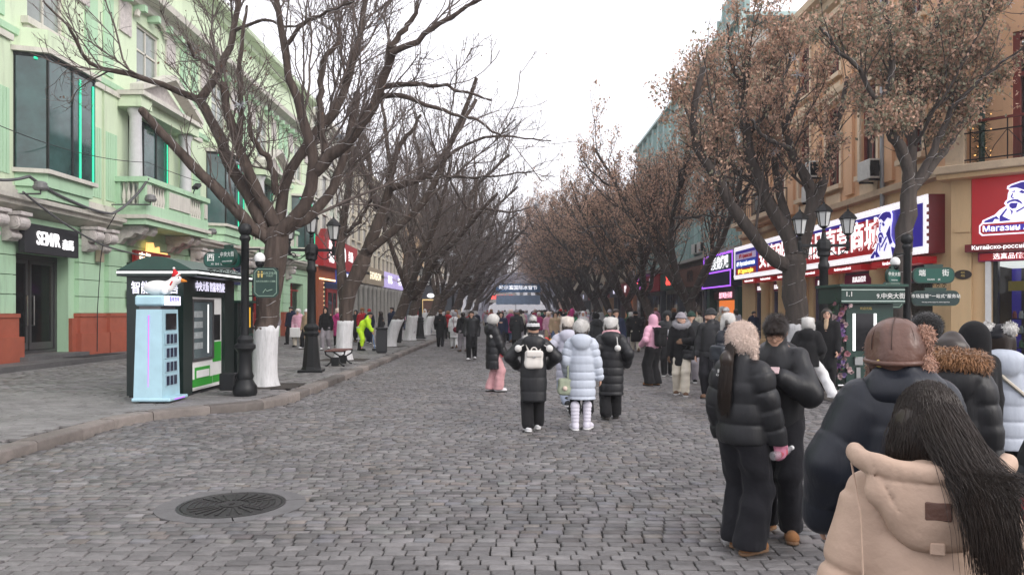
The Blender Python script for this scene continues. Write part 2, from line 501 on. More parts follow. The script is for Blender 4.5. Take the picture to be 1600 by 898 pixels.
# manhole cover with its ring of concrete segments
mh = thing('manhole_cover', 'round dark iron manhole cover with radial ribs in pale concrete ring', 'manhole cover', (MAN[0], MAN[1], 0))
M_CONC = mat('pale_concrete', (0.115, 0.112, 0.113), 0.75, var=0.2, scale=6, bump=0.3, bscale=70, dirt=0.35)
M_IRON = mat('worn_iron', (0.045, 0.043, 0.043), 0.42, 0.6, var=0.35, scale=14, bump=0.2, bscale=90)
def ring_seg(a0, a1, r0, r1x, r1y, z, n=10):
    mb = MB(); vs = []
    for zz in (-0.06, z):
        for i in range(n + 1):
            a = a0 + (a1 - a0) * i / n; vs.append((r0 * math.cos(a), r0 * math.sin(a), zz))
        for i in range(n + 1):
            a = a0 + (a1 - a0) * i / n; vs.append((r1x * math.cos(a), r1y * math.sin(a), zz))
    m = n + 1; fs = []
    for i in range(n):
        fs.append((2 * m + i, 3 * m + i, 3 * m + i + 1, 2 * m + i + 1))
        fs.append((m + i, m + i + 1, 3 * m + i + 1, 3 * m + i)); fs.append((i + 1, i, 2 * m + i, 2 * m + i + 1))
    fs.append((0, m, 3 * m, 2 * m)); fs.append((m - 1, 3 * m - 1, 4 * m - 1, 2 * m - 1)[::-1])
    return mb.add(vs, fs)
for k in range(4):
    ring_seg(k * PI / 2 + 0.35 + .012, (k + 1) * PI / 2 + 0.35 - .012, 0.452, 0.63, 0.59, 0.006 - 0.002 * (k % 2)).build('concrete_segment', M_CONC, mh)
MB().lathe([(0.455, -0.05), (0.455, 0.008), (0.425, 0.008), (0.42, 0.0), (0.415, -0.004)], n=48).build('frame_ring', M_IRON, mh)
MB().lathe([(0.412, -0.04), (0.412, 0.004), (0.405, 0.006)], n=48).build('cover_plate', M_IRON, mh)
for k in range(24):
    a = 2 * PI * k / 24
    if abs(math.sin(a)) > 0.45:
        mb = MB().box(0.14, 0.37, -0.011, 0.011, 0.004, 0.014); mb.xf(Matrix.Rotation(a, 4, 'Z')); mb.build('rib', M_IRON, mh)
for s in (-1, 1):
    for j in range(5):
        r_ = 0.15 + j * 0.052; pts = [(s * r_ * math.cos(t), r_ * math.sin(t), 0.007) for t in np.linspace(-0.42, 0.42, 14)]
        MB().tube(pts, 0.009, 5).build('raised_arc', M_IRON, mh)
MB().lathe([(0.105, 0.0), (0.105, 0.013), (0.085, 0.013), (0.08, 0.008)], n=24).build('hub', M_IRON, mh)
text('5', 0.09, M_IRON, mh, (0, 0, 0.011), (0, 0, 0), 'raised_lettering', 0.004, 0.02)

# ------------------------------------------------------------------ pavements
def pavement(name, path, side, xfar):
    mb = MB(); pts = path; z = 0.083
    zf = 0.12
    ys = [p for p in pts if p[1] <= SLAB_END] + [(kerb_x(path, SLAB_END), SLAB_END)]
    ins = 0.12 * side
    n = len(ys)
    vs = [(p[0] + ins, p[1], z) for p in ys] + [(xfar, ys[0][1], z)] + [(xfar, SLAB_END, z)]
    poly = list(range(n)) + [n + 1, n]
    if side < 0: poly = poly[::-1]
    poly = poly if side < 0 else poly[::-1]
    mb.add(vs, [tuple(poly)])
    mb.mi = 1
    x0 = kerb_x(path, SLAB_END) + ins
    mb.add([(x0, SLAB_END, z), (x0, SLAB_END, zf), (x0, 400, zf), (xfar, 400, zf), (xfar, SLAB_END, zf), (xfar, SLAB_END, z)], [(0, 1, 4, 5), (1, 2, 3, 4)])
    return tag(mb.build(name, [M_BED, M_FAR_SLAB]), kind='structure')
walk_l = pavement('pavement_left', KERB_L, -1, -40.0)
walk_r = pavement('pavement_right', KERB_R, 1, 40.0)
xa = lambda y: -13.7; xb = lambda y: kerb_x(KERB_L, y) - 0.27
Ls = layout_rows(xa, xb, 3.0, SLAB_END, 0.30, 0.15, 0.011, 0.02, 9)
Ls = [c for c in Ls if xa(0) < c[0] and c[0] + c[2] / 2 < xb(c[1]) + 0.06]
Lr = layout_rows(lambda y: -13.7, lambda y: -13.5, 0, 0.1, 1, 1, 0, 0, 1)
seen_s = lambda c: abs(c[0]) < c[1] * 0.672
near_s = sorted([c for c in Ls if seen_s(c)], key=lambda c: c[1])[:300]
ns = set(id(c) for c in near_s)
def slab_proto(seed):
    r = random.Random(seed); mb = MB(); mb.bbox(-0.146, 0.146, -0.071, 0.071, -0.045, 0, 0.004); return mb.mesh('paving_slab')
sp = slab_proto(1); sp.materials.append(M_SLAB_ONE)
for cx, cy, sx, sy, rz in near_s:
    place(sp, 'paving_slab', walk_l, (cx, cy, 0.12 + random.gauss(0, 0.0022)), (random.gauss(0, 0.009), random.gauss(0, 0.007), rz * .4), (sx / 0.292, sy / 0.142, 1))
me = stones_mesh('paving_slabs', [c[:4] + (c[4] * .4,) for c in Ls if id(c) not in ns], 0.12, 0.002, 0.008, slab_tints, 0.004, 0.035, 4)
me.materials.append(M_SLAB_MANY); tag(place(me, 'paving_slabs', walk_l), kind='stuff')
xrk = lambda y: (9.8 if y < 10.4 else kerb_x(KERB_R, y)) + 0.27
Ls = layout_rows(xrk, lambda y: 11.2 + (0 if y > 19.6 else (19.6 - y) * 0.9), 10.2, SLAB_END, 0.30, 0.15, 0.008, 0.02, 19)
Ls = [c for c in Ls if c[0] - c[2] / 2 > xrk(c[1]) - 0.06]
me = stones_mesh('paving_slabs', [c[:4] + (c[4] * .4,) for c in Ls], 0.12, 0.002, 0.008, slab_tints, 0.004, 0.035, 6)
me.materials.append(M_SLAB_MANY); tag(place(me, 'paving_slabs', walk_r), kind='stuff')

def kerb(name, path, side, ymax):
    root = bpy.data.objects.new(name, None); COL.objects.link(root); tag(root, kind='structure')
    P = np.array(path); seg = np.r_[0, np.cumsum(np.linalg.norm(np.diff(P, axis=0), axis=1))]
    s = 0.0; r = random.Random(3)
    while s < seg[-1] - 0.3:
        ln = r.uniform(0.62, 1.0); e = min(s + ln, seg[-1]) - 0.008
        q = []
        for t in (s, (s + e) / 2, e):
            q.append((np.interp(t, seg, P[:, 0]), np.interp(t, seg, P[:, 1])))
        if q[0][1] > ymax: break
        q = np.array(q); d = q[2] - q[0]; d /= np.linalg.norm(d); nrm = np.array((-d[1], d[0])) * (1 if side < 0 else -1)
        w, top = 0.26 + r.uniform(-.015, .015), 0.128 + r.uniform(-.006, .006)
        # nrm points away from the road
        ring = []
        for (off, z) in ((0.0, -0.08), (r.uniform(-.006, .006), top - 0.03), (0.02, top - 0.006), (0.045, top), (w, top - .002), (w, -0.08)):
            ring.append([(p[0] + nrm[0] * off, p[1] + nrm[1] * off, z) for p in q])
        vs = [p for a in ring for p in a]; fs = []
        for k in range(5):
            for j in range(2):
                f = (k * 3 + j, k * 3 + j + 1, (k + 1) * 3 + j + 1, (k + 1) * 3 + j); fs.append(f if side > 0 else f[::-1])
        fs.append(tuple(k * 3 for k in range(6)) if side < 0 else tuple(k * 3 for k in range(6))[::-1])
        fs.append(tuple(k * 3 + 2 for k in range(6))[::-1] if side < 0 else tuple(k * 3 + 2 for k in range(6)))
        smooth_angle(MB().add(vs, fs).build('kerb_stone', M_KERB, root), 50)
        s += ln
    x = path[-1][0]
    MB().box(x, x - 0.26 if side < 0 else x + 0.26, ymax + 1.2, 300, -0.05, 0.128).build('far_kerb', M_KERB, root)
kerb('kerb_left', KERB_L, -1, 60)
kerb('kerb_right', KERB_R, 1, 60)

sc = thing('paper_scrap', 'small white paper scrap lying on the cobbles near the right kerb', 'litter', (3.64, 9.85, .004), .6)
MB().add([(-.07, -.04, 0), (.06, -.05, .012), (.08, .03, .004), (-.02, .05, .016), (-.08, .02, .003), (0, 0, .02)], [(0, 1, 5), (1, 2, 5), (2, 3, 5), (3, 4, 5), (4, 0, 5)]).build('scrap', M_WHITE_PAINT, sc)
# ------------------------------------------------------------------ mint green building along the left pavement
M_MINT = mat('mint_plaster', (0.43, 0.64, 0.44), 0.8, var=0.08, scale=1.2, bump=0.12, bscale=60, dirt=0.24, streak=True)
M_MINT_L = mat('pale_mint_plaster', (0.62, 0.73, 0.53), 0.8, var=0.10, scale=1.0, bump=0.12, bscale=60, dirt=0.24, streak=True)
M_CREAM_TRIM = mat('cream_stone_trim', (0.60, 0.58, 0.52), 0.75, var=0.14, scale=3, bump=0.2, bscale=40, dirt=0.30, streak=True)
M_RELIEF = mat('carved_grey_stone', (0.55, 0.51, 0.49), 0.8, var=0.25, scale=9, bump=0.8, bscale=22, dirt=0.35)
M_REDBASE = mat('brick_red_base_paint', (0.36, 0.095, 0.055), 0.7, var=0.14, scale=2.5, bump=0.15, bscale=50, dirt=0.12)
M_DARKFRAME = mat('dark_window_frame', (0.018, 0.02, 0.02), 0.4, 0.3, var=0.1)
M_GREYFRAME = mat('grey_aluminium', (0.13, 0.13, 0.135), 0.4, 0.7, var=0.1)
M_STEEL = mat('brushed_steel', (0.55, 0.55, 0.55), 0.25, 1.0, var=0.05)
M_TEALGLASS = mat('teal_dark_glass', (0.03, 0.075, 0.07), 0.06, var=0.85, scale=.7, spec=0.9, bump=.05, bscale=1.5)
M_DARKGLASS = mat('dark_window_glass', (0.02, 0.024, 0.028), 0.05, var=0.0, spec=0.9)
M_PALEGLASS = mat('pale_curtained_glass', (0.22, 0.25, 0.23), 0.08, var=0.3, scale=1.5, spec=0.9)
M_STEP = stone_mat('step_granite', objvar=0.1, base=(0.12, 0.118, 0.118), rough=0.6)
M_DARKINT = mat('dark_interior', (0.03, 0.028, 0.026), 0.9, var=0.3)
M_SHOPGLASS = glass_mat('shop_door_glass', opacity=0.22, base=(0.02, 0.02, 0.022))
M_CABLE = mat('weathered_cable', (0.10, 0.10, 0.105), 0.6, var=0.5, scale=25)
M_BLACKCABLE = mat('black_cable', (0.015, 0.015, 0.016), 0.6, var=0.1)

XF = -14.3
gb = thing('green_building', 'long mint green European style building with balconies and brick red plinth', 'building', (XF, 0, 0.12))
GZ = 0.12
def fb(mb, y0, y1, z0, z1, o0, o1): return mb.box(o0, o1, y0, y1, z0 - GZ, z1 - GZ)
def gpart(name, m, *boxes, parent=None, bev=0.0):
    mb = MB()
    for (y0, y1, z0, z1, o0, o1) in boxes:
        if bev: mb.bbox(o0, o1, y0, y1, z0 - GZ, z1 - GZ, bev)
        else: fb(mb, y0, y1, z0, z1, o0, o1)
    return mb.build(name, m, parent or gb)

def wall_panel(y0, y1, z0, z1, openings, thick=0.45):
    """flat wall with rectangular openings (y0,y1,z0,z1), reveals included; front at out=0"""
    ys = sorted({y0, y1} | {v for o in openings for v in o[:2] if y0 < v < y1}); zs = sorted({z0, z1} | {v for o in openings for v in o[2:] if z0 < v < z1})
    mb = MB()
    for i in range(len(ys) - 1):
        for j in range(len(zs) - 1):
            cy, cz = (ys[i] + ys[i + 1]) / 2, (zs[j] + zs[j + 1]) / 2
            if any(o[0] < cy < o[1] and o[2] < cz < o[3] for o in openings): continue
            mb.add([(0, ys[i], zs[j] - GZ), (0, ys[i + 1], zs[j] - GZ), (0, ys[i + 1], zs[j + 1] - GZ), (0, ys[i], zs[j + 1] - GZ)], [(0, 1, 2, 3)])
    for (a, b_, c, d) in openings:
        c_, d_ = c - GZ, d - GZ
        mb.add([(0, a, c_), (-thick, a, c_), (-thick, a, d_), (0, a, d_)], [(0, 1, 2, 3)])
        mb.add([(0, b_, c_), (-thick, b_, c_), (-thick, b_, d_), (0, b_, d_)], [(3, 2, 1, 0)])
        mb.add([(0, a, d_), (-thick, a, d_), (-thick, b_, d_), (0, b_, d_)], [(0, 1, 2, 3)])
        mb.add([(0, a, c_), (-thick, a, c_), (-thick, b_, c_), (0, b_, c_)], [(3, 2, 1, 0)])
    return mb

Y0, Y1 = 12.0, 54.0
op_g = [(14.2, 17.6, 0.12, 3.5), (22.0, 24.75, 0.12, 3.4), (28.4, 33.4, 0.12, 3.5), (35.4, 39.4, 0.12, 3.5), (42.0, 47.3, 0.12, 3.5), (49.2, 52.6, 0.12, 3.5)]
wall_panel(Y0, Y1, 0.12, 4.9, op_g).build('wall', M_MINT, gb)
axes3 = [16.6, 23.6, 30.2, 37.5, 44.1, 51.4]
op3 = [(c - 0.95, c + 0.95, 10.3, 12.7) for c in axes3]
wall_panel(Y0, Y1, 4.9, 16.2, op3, 0.3).build('wall', M_MINT_L, gb)
gpart('end_wall', M_MINT_L, (Y0, Y0 + .3, 0.12, 16.2, -9, -.003)); gpart('end_wall', M_MINT_L, (Y1 - .3, Y1, 0.12, 16.2, -9, -.003))
gpart('back_wall', M_DARKINT, (Y0 + .4, Y1 - .4, 0.13, 4.8, -3.2, -3.0), (Y0 + .4, Y1 - .4, 4.62, 4.7, -3.0, -0.46))
gpart('roof', mat('roof_sheet', (0.12, 0.13, 0.13), 0.7), (Y0, Y1, 16.2, 16.3, -9, 0.1))
for c in axes3:
    w = part_empty('window', gb)
    gpart('frame', M_CREAM_TRIM, (c - .95, c - .85, 10.3, 12.7, -.22, -.1), (c + .85, c + .95, 10.3, 12.7, -.22, -.1), (c - .85, c + .85, 12.6, 12.7, -.22, -.1), (c - .85, c + .85, 10.3, 10.4, -.22, -.1), (c - .04, c + .04, 10.4, 12.6, -.2, -.12), (c - .85, c + .85, 11.7, 11.78, -.2, -.12), parent=w)
    for s in (-1, 1): gpart('pane', M_PALEGLASS, (c + s * .445 - .405, c + s * .445 + .405, 10.4, 11.7, -.17, -.16), parent=w)
    for s in (-1, 1): gpart('pane', M_PALEGLASS, (c + s * .445 - .405, c + s * .445 + .405, 11.78, 12.6, -.17, -.16), parent=w)
    gpart('sill', M_CREAM_TRIM, (c - 1.25, c + 1.25, 10.08, 10.28, 0.003, .22), (c - 1.15, c + 1.15, 9.95, 10.08, 0.003, .14), parent=w)
    # segmental hood mould
    mb = MB(); n = 10; R0 = 1.3
    pts = [(0.16, c + 1.25 * math.cos(t), 12.78 + 0.55 * math.sin(t) - GZ) for t in np.linspace(0, PI, 15)]
    mb.tube(pts, 0.11, 6).build('hood_mould', M_CREAM_TRIM, w)
    gpart('relief_panel', M_RELIEF, (c - 2.3, c - 1.45, 11.9, 13.1, 0.003, .07), parent=gb)
    gpart('relief_panel', M_RELIEF, (c + 1.45, c + 2.3, 11.9, 13.1, 0.003, .07), parent=gb)

# string courses and cornices, in lengths with visible joints
def cornice(prof, y0, y1, m, name='cornice', step=2.4):
    """prof: (out, z) outline"""
    y = y0
    while y < y1 - 0.05:
        e = min(y + step, y1)
        mb = MB(); mb.prism([(o, z - GZ) for o, z in prof], 1, y + 0.004, e - 0.004); mb.build(name, m, gb); y = e
cornice([(0.003, 4.45), (0.35, 4.62), (0.5, 4.66), (0.52, 4.78), (0.66, 4.80), (0.68, 4.92), (0.003, 4.96)], Y0, 27.2, M_CREAM_TRIM)
cornice([(0.003, 4.45), (0.35, 4.62), (0.5, 4.66), (0.52, 4.78), (0.66, 4.80), (0.68, 4.92), (0.003, 4.96)], 33.2, 41.1, M_CREAM_TRIM)
cornice([(0.003, 4.45), (0.35, 4.62), (0.5, 4.66), (0.52, 4.78), (0.66, 4.80), (0.68, 4.92), (0.003, 4.96)], 47.1, Y1, M_CREAM_TRIM)
gpart('frieze', M_MINT, (Y0, Y1, 4.1, 4.44, 0.003, 0.06))
cornice([(0.003, 13.2), (0.25, 13.25), (0.3, 13.45), (0.75, 13.55), (0.8, 13.78), (0.003, 13.82)], Y0, Y1, M_CREAM_TRIM)
cornice([(0.003, 15.7), (0.25, 15.75), (0.3, 15.95), (0.7, 16.05), (0.75, 16.25), (0.003, 16.3)], Y0, Y1, M_MINT_L)
cornice([(0.003, 9.55), (0.12, 9.6), (0.14, 9.78), (0.003, 9.82)], Y0, Y1, M_MINT, 'string_course', 3.1)
for yb in np.arange(Y0 + .5, Y1, 1.1):
    gpart('modillion', M_MINT, (yb, yb + .22, 13.0, 13.24, 0.003, .45))

# fluted pilasters on the upper storeys
def pilaster(y0, y1):
    p = part_empty('pilaster', gb)
    gpart('shaft', M_MINT_L, (y0, y1, 5.35, 9.5, 0.003, .12), parent=p)
    gpart('base', M_CREAM_TRIM, (y0 - .09, y1 + .09, 4.98, 5.12, 0.003, .28), (y0 - .05, y1 + .05, 5.12, 5.24, 0.003, .22), (y0 - .02, y1 + .02, 5.24, 5.35, 0.003, .17), parent=p)
    gpart('capital', M_CREAM_TRIM, (y0 - .05, y1 + .05, 9.32, 9.5, 0.122, .2), parent=p)
    n = max(3, int((y1 - y0 - .12) / 0.13)); w = (y1 - y0 - .12) / n
    for k in range(n):
        a = y0 + .06 + k * w
        gpart('reed', M_MINT, (a + .015, a + w - .015, 5.55, 7.95, .122, .15), parent=p)
    gpart('upper_panel', M_MINT, (y0 + .12, y1 - .12, 9.98, 13.0, 0.003, .05), parent=p)
for y0, y1 in ((19.6, 20.5), (20.7, 21.7), (25.55, 26.55), (26.72, 27.6), (32.95, 33.9), (34.05, 34.95), (39.6, 40.5), (40.65, 41.5), (46.9, 47.8), (47.95, 48.9)):
    pilaster(y0, y1)

# projecting bay windows with green light strips
def bay(c):
    w = part_empty('bay_window', gb)
    a, b_ = c - 1.45, c + 1.45; D = 0.78
    outl = [(0.003, a - .1), (D, a + .22), (D, b_ - .22), (0.003, b_ + .1)]
    grow = lambda k: [(0.003, a - .1 - k), (D + k, a + .22 - k), (D + k, b_ - .22 + k), (0.003, b_ + .1 + k)]
    for z0, z1, k, m, nm in ((4.97, 5.3, -.1, M_MINT, 'apron'), (5.3, 5.68, -.02, M_MINT, 'apron'), (5.68, 5.8, .1, M_CREAM_TRIM, 'sill'), (9.05, 9.14, .04, M_DARKFRAME, 'head_frame'), (9.14, 9.28, .16, M_CREAM_TRIM, 'cap_moulding'), (9.28, 9.86, .02, M_MINT_L, 'parapet')):
        MB().prism(grow(k), 2, z0 - GZ, z1 - GZ).build(nm, m, w)
    def pane(p, q, z0=5.8, z1=9.05):
        mb = MB(); p, q = np.array(p), np.array(q); d = (q - p) / np.linalg.norm(q - p); n_ = np.array((d[1], -d[0])) * .02
        P = [p + d * .03, q - d * .03]; vs = []
        for z in (z0 - GZ, z1 - GZ):
            for r_ in P: vs += [(r_[0], r_[1], z), (r_[0] - n_[0], r_[1] - n_[1], z)]
        mb.add(vs, [(0, 2, 6, 4), (1, 5, 7, 3), (0, 4, 5, 1), (2, 3, 7, 6), (4, 6, 7, 5), (0, 1, 3, 2)])
        mb.build('pane', M_TEALGLASS, w)
    mid = (a + b_) / 2
    pts = [outl[0], outl[1], (D, mid), outl[2], outl[3]]
    for p, q in zip(pts[:-1], pts[1:]): pane(p, q)
    for (o, y) in pts: gpart('mullion', M_DARKFRAME, (y - .03, y + .03, 5.8, 9.05, o - .03, o + .03), parent=w)
    for y in (mid + .42, b_ - .29): gpart('green_light_strip', M_GLOW_GREEN, (y - .045, y + .045, 5.82, 8.9, D + .012, D + .03), parent=w)
    gpart('green_light_strip', M_GLOW_GREEN, (a + .02, a + .2, 8.97, 9.03, D * .5 + .1, D * .5 + .16), parent=w)
for c in (16.6, 23.6, 37.5, 51.4): bay(c)

# balcony with balusters, columns and pediment
def balustrade_baluster(me_cache={}):
    if 'm' not in me_cache:
        me_cache['m'] = MB().lathe([(0.062, 0), (0.062, .04), (0.04, .07), (0.075, .2), (0.07, .28), (0.035, .42), (0.032, .52), (0.058, .58), (0.062, .62)], n=10).mesh('baluster', True)
        me_cache['m'].materials.append(M_CREAM_TRIM)
    return me_cache['m']
def balcony(c, full=True):
    bl = part_empty('balcony', gb)
    a, b_ = c - 2.8, c + 2.8; D = 1.25
    gpart('slab', M_MINT, (a, b_, 4.78, 4.98, 0.003, D), parent=bl)
    gpart('slab_moulding', M_CREAM_TRIM, (a - .1, b_ + .1, 4.985, 5.12, 0.003, D + .1), parent=bl)
    gpart('plinth', M_MINT, (a, b_, 5.12, 5.5, D - .3, D), (a, a + .3, 5.12, 5.5, 0.003, D - .3), (b_ - .3, b_, 5.12, 5.5, 0.003, D - .3), parent=bl)
    gpart('rail', M_MINT, (a - .06, b_ + .06, 6.3, 6.48, D - .32, D + .06), (a - .06, a + .34, 6.3, 6.48, 0.003, D - .32), (b_ - .34, b_ + .06, 6.3, 6.48, 0.003, D - .32), parent=bl)
    for y0, y1 in ((a, a + .5), (c - 1.05, c + 1.05), (b_ - .5, b_)):
        gpart('pier', M_MINT, (y0, y1, 5.5, 6.3, D - .27, D - .03), parent=bl)
        gpart('pier_panel', M_CREAM_TRIM, (y0 + .12, y1 - .12, 5.6, 6.2, D - .028, D + .02), parent=bl)
    for s, y in ((-1, a + .15), (1, b_ - .15)): gpart('pier', M_MINT, (y - .12, y + .12, 5.5, 6.3, .02, .3), parent=bl)
    me = balustrade_baluster()
    for y0, y1 in ((a + .5, c - 1.05), (c + 1.05, b_ - .5)):
        n = 6
        for k in range(n): place(me, 'baluster', bl, (D - .15, y0 + (k + .5) * (y1 - y0) / n, 5.5 - GZ), scale=(1, 1, 0.8 / 0.62))
    for k in range(4):
        for y in (a + .15, b_ - .15): place(me, 'baluster', bl, (.38 + k * .17, y, 5.5 - GZ), scale=(1, 1, 0.8 / 0.62))
    # carved brackets below
    for y in (a + .45, a + 1.15, b_ - 1.15, b_ - .45):
        mb = MB(); mb.prism([(0.003, 4.76 - GZ), (1.05, 4.76 - GZ), (1.05, 4.6 - GZ), (.92, 4.45 - GZ), (.7, 4.5 - GZ), (.55, 4.35 - GZ), (.3, 4.3 - GZ), (0.15, 4.12 - GZ), (0.003, 4.1 - GZ)], 1, y - .16, y + .16)
        mb.build('bracket', M_RELIEF, bl)
    # window wall behind
    for k, y in enumerate((c - 1.05, c, c + 1.05)): gpart('pane', M_TEALGLASS, (y - .5, y + .5, 5.2, 8.9, .02, .04), parent=bl)
    gpart('window_frame', M_DARKFRAME, (c - 1.6, c - 1.53, 5.2, 8.95, .02, .08), (c + 1.53, c + 1.6, 5.2, 8.95, .02, .08), (c - .56, c - .5, 5.2, 8.9, .02, .08), (c + .5, c + .56, 5.2, 8.9, .02, .08), (c - 1.53, c + 1.53, 8.9, 8.98, .02, .08), parent=bl)
    gpart('green_light_strip', M_GLOW_GREEN, (c + 1.42, c + 1.5, 5.3, 8.6, .085, .1), parent=bl)
    for y in (c - 2.15, c + 2.15):
        mb = MB().lathe([(.3, 5.1 - GZ), (.3, 5.2 - GZ), (.24, 5.28 - GZ), (.235, 6.8 - GZ), (.205, 8.75 - GZ), (.22, 8.8 - GZ), (.28, 8.95 - GZ), (.28, 9.05 - GZ)], (.55, y, 0), 20)
        smooth_angle(mb.build('column', mat('column_paint', (0.55, 0.55, 0.56), 0.7, var=0.1), bl))
    gpart('entablature', M_MINT_L, (c - 2.55, c - 1.7, 9.06, 9.45, 0.003, .95), (c + 1.7, c + 2.55, 9.06, 9.45, 0.003, .95), (c - 1.7, c + 1.7, 9.06, 9.45, 0.003, .7), parent=bl)
    gpart('entablature_moulding', M_CREAM_TRIM, (c - 2.65, c + 2.65, 9.455, 9.62, 0.003, 1.08), parent=bl)
    mb = MB(); z = 9.625 - GZ
    mb.add([(0.003, c - 2.3, z), (.6, c - 2.3, z), (0.003, c + 2.3, z), (.6, c + 2.3, z), (0.003, c, z + .95), (.6, c, z + .95)], [(1, 3, 5), (0, 4, 2), (0, 1, 5, 4), (2, 4, 5, 3), (0, 2, 3, 1)])
    mb.build('tympanum', M_RELIEF, bl)
    for s in (-1, 1):
        mb = MB(); mb.add([(o, c + s * (2.68 - t * 2.68), z + t * 1.12 + h) for t in (0, 1) for o in (0.61, 1.1) for h in (0.0, .2)] , [(0, 1, 3, 2), (4, 6, 7, 5), (0, 4, 5, 1), (2, 3, 7, 6), (1, 5, 7, 3), (0, 2, 6, 4)])
        mb.build('raking_cornice', M_CREAM_TRIM, bl)
for c in (30.2, 44.1): balcony(c)

# ground storey: rusticated piers, scroll corbels, plinth
def pier(y0, y1, steps=((0, 1),)):
    p = part_empty('pier', gb)
    z = 1.62; k = 0
    while z < 4.0:
        gpart('pier_block', M_MINT, (y0, y1, z, min(z + .53, 4.06), 0.003, .15), parent=p); z += .555
    gpart('plinth', M_REDBASE, (y0 - .04, y1 + .04, 0.13, 1.5, 0.003, .22), parent=p)
    gpart('plinth_foot', M_REDBASE, (y0 - .12, y1 + .16, 0.13, .95, 0.003, .30), parent=p)
    gpart('plinth_cap', M_REDBASE, (y0 - .06, y1 + .06, 1.5, 1.61, 0.003, .25), parent=p)
for y0, y1 in ((18.2, 19.6), (20.3, 21.9), (25.1, 26.55), (26.95, 28.2), (33.6, 35.2), (39.6, 41.8), (47.5, 49.0)): pier(y0, y1)
gpart('plinth', M_REDBASE, (24.76, 28.38, 0.13, 1.45, 0.003, .12)); gpart('plinth', M_REDBASE, (17.7, 21.98, 0.13, 1.45, 0.003, .12))
def corbel_mesh():
    mb = MB()
    prof = [(0, 0)]
    # scroll side profile
    pts = [(0.003, 4.44), (.52, 4.44), (.52, 4.36)] + [(.34 + .2 * math.cos(t), 4.16 + .2 * math.sin(t)) for t in np.linspace(1.0, -2.2, 9)] + [(.2, 3.92)] + [(.2 + .1 * math.cos(t), 3.8 + .1 * math.sin(t)) for t in np.linspace(.6, -1.6, 5)] + [(.18, 3.66), (0.003, 3.64)]
    mb.prism([(o, z - GZ) for o, z in pts], 1, -.22, .22)
    for s in (-1, 1):
        for r_, w in ((.17, .03), (.11, .045), (.05, .06)): mb.tube([(.34, s * .22, 4.16 - GZ), (.34, s * (.22 + w), 4.16 - GZ)], [r_, r_ * .9], 14)
    mb.box(.003, .56, -.27, .27, 4.36 - GZ, 4.455 - GZ)
    m = mb.mesh('corbel'); m.materials.append(M_RELIEF); return m
CM = corbel_mesh()
for y in (18.9, 20.6, 21.5, 25.45, 26.35, 34.0, 34.9, 40.2, 41.2, 48.2): place(CM, 'corbel', gb, (0.155, y, 0))
# entrance with its glazed doors, sign and steps
d = part_empty('entrance', gb)
gpart('door_frame', M_GREYFRAME, (22.0, 22.12, .38, 3.4, -.5, -.36), (24.63, 24.75, .38, 3.4, -.5, -.36), (22.12, 24.63, 3.25, 3.4, -.5, -.36), (22.12, 24.63, .38, .48, -.5, -.36), parent=d)
for y0, y1 in ((22.14, 23.33), (23.4, 24.61)):
    lf = gpart('door_leaf', M_GREYFRAME, (y0, y0 + .1, .5, 3.23, -.47, -.4), (y1 - .1, y1, .5, 3.23, -.47, -.4), (y0 + .1, y1 - .1, 3.12, 3.23, -.47, -.4), (y0 + .1, y1 - .1, .5, .72, -.47, -.4), parent=d)
    gpart('pane', M_SHOPGLASS, (y0 + .1, y1 - .1, .72, 3.12, -.44, -.43), parent=d)
for y in (23.2, 23.52):
    mb = MB().tube([(-.39, y, 1.25 - GZ), (-.33, y, 1.25 - GZ), (-.33, y, 2.15 - GZ), (-.39, y, 2.15 - GZ)], .02, 8); mb.build('handle', M_STEEL, d)
gpart('floor', mat('shop_floor', (.25, .22, .2), .4), (22.0, 24.75, .3, .38, -3.0, -.36), parent=d)
M_SHELF = mat('warm_lit_shelf', (0.5, 0.25, 0.08), 0.6, var=0.3, emit=(1.0, .5, .15), estr=0.7)
for z in (1.2, 2.0, 2.6): gpart('shelf', M_SHELF, (22.0, 24.7, z, z + .5, -2.98, -2.6), parent=d)
for k in range(9): gpart('hanging_garment', mat('dark_garment_%d' % (k % 3), ((.02, .02, .025), (.05, .045, .04), (.12, .1, .09))[k % 3], .9), (22.3 + k * .25, 22.5 + k * .25, .7, 1.75, -2.0, -1.7), parent=d)
sg = part_empty('shop_sign', gb)
gpart('sign_board', mat('charcoal_sign', (.022, .022, .026), .55, var=.1), (21.75, 24.45, 3.36, 4.2, .32, .5), parent=sg)
RX = (PI / 2, 0, PI / 2)     # letters facing +X, reading along +Y
text('SEM/R', 0.56, M_GLOW_WHITE, sg, (.51, 22.85, 3.79 - GZ), RX, 'lettering', .02, .022, sx=.78)
text('森馬', 0.34, M_GLOW_WHITE, sg, (.51, 23.86, 3.7 - GZ), RX, 'lettering', .02, .02, sx=.9)
gpart('step', M_STEP, (21.85, 25.0, .13, .37, -.36, .55), parent=gb)
gpart('stone_platform', M_STEP, (18.5, 28.3, .121, .26, .56, 1.5), parent=gb)
gpart('dark_mat', mat('door_mat', (.02, .02, .022), .95), (23.4, 25.8, .262, .275, .62, 1.3), parent=gb)
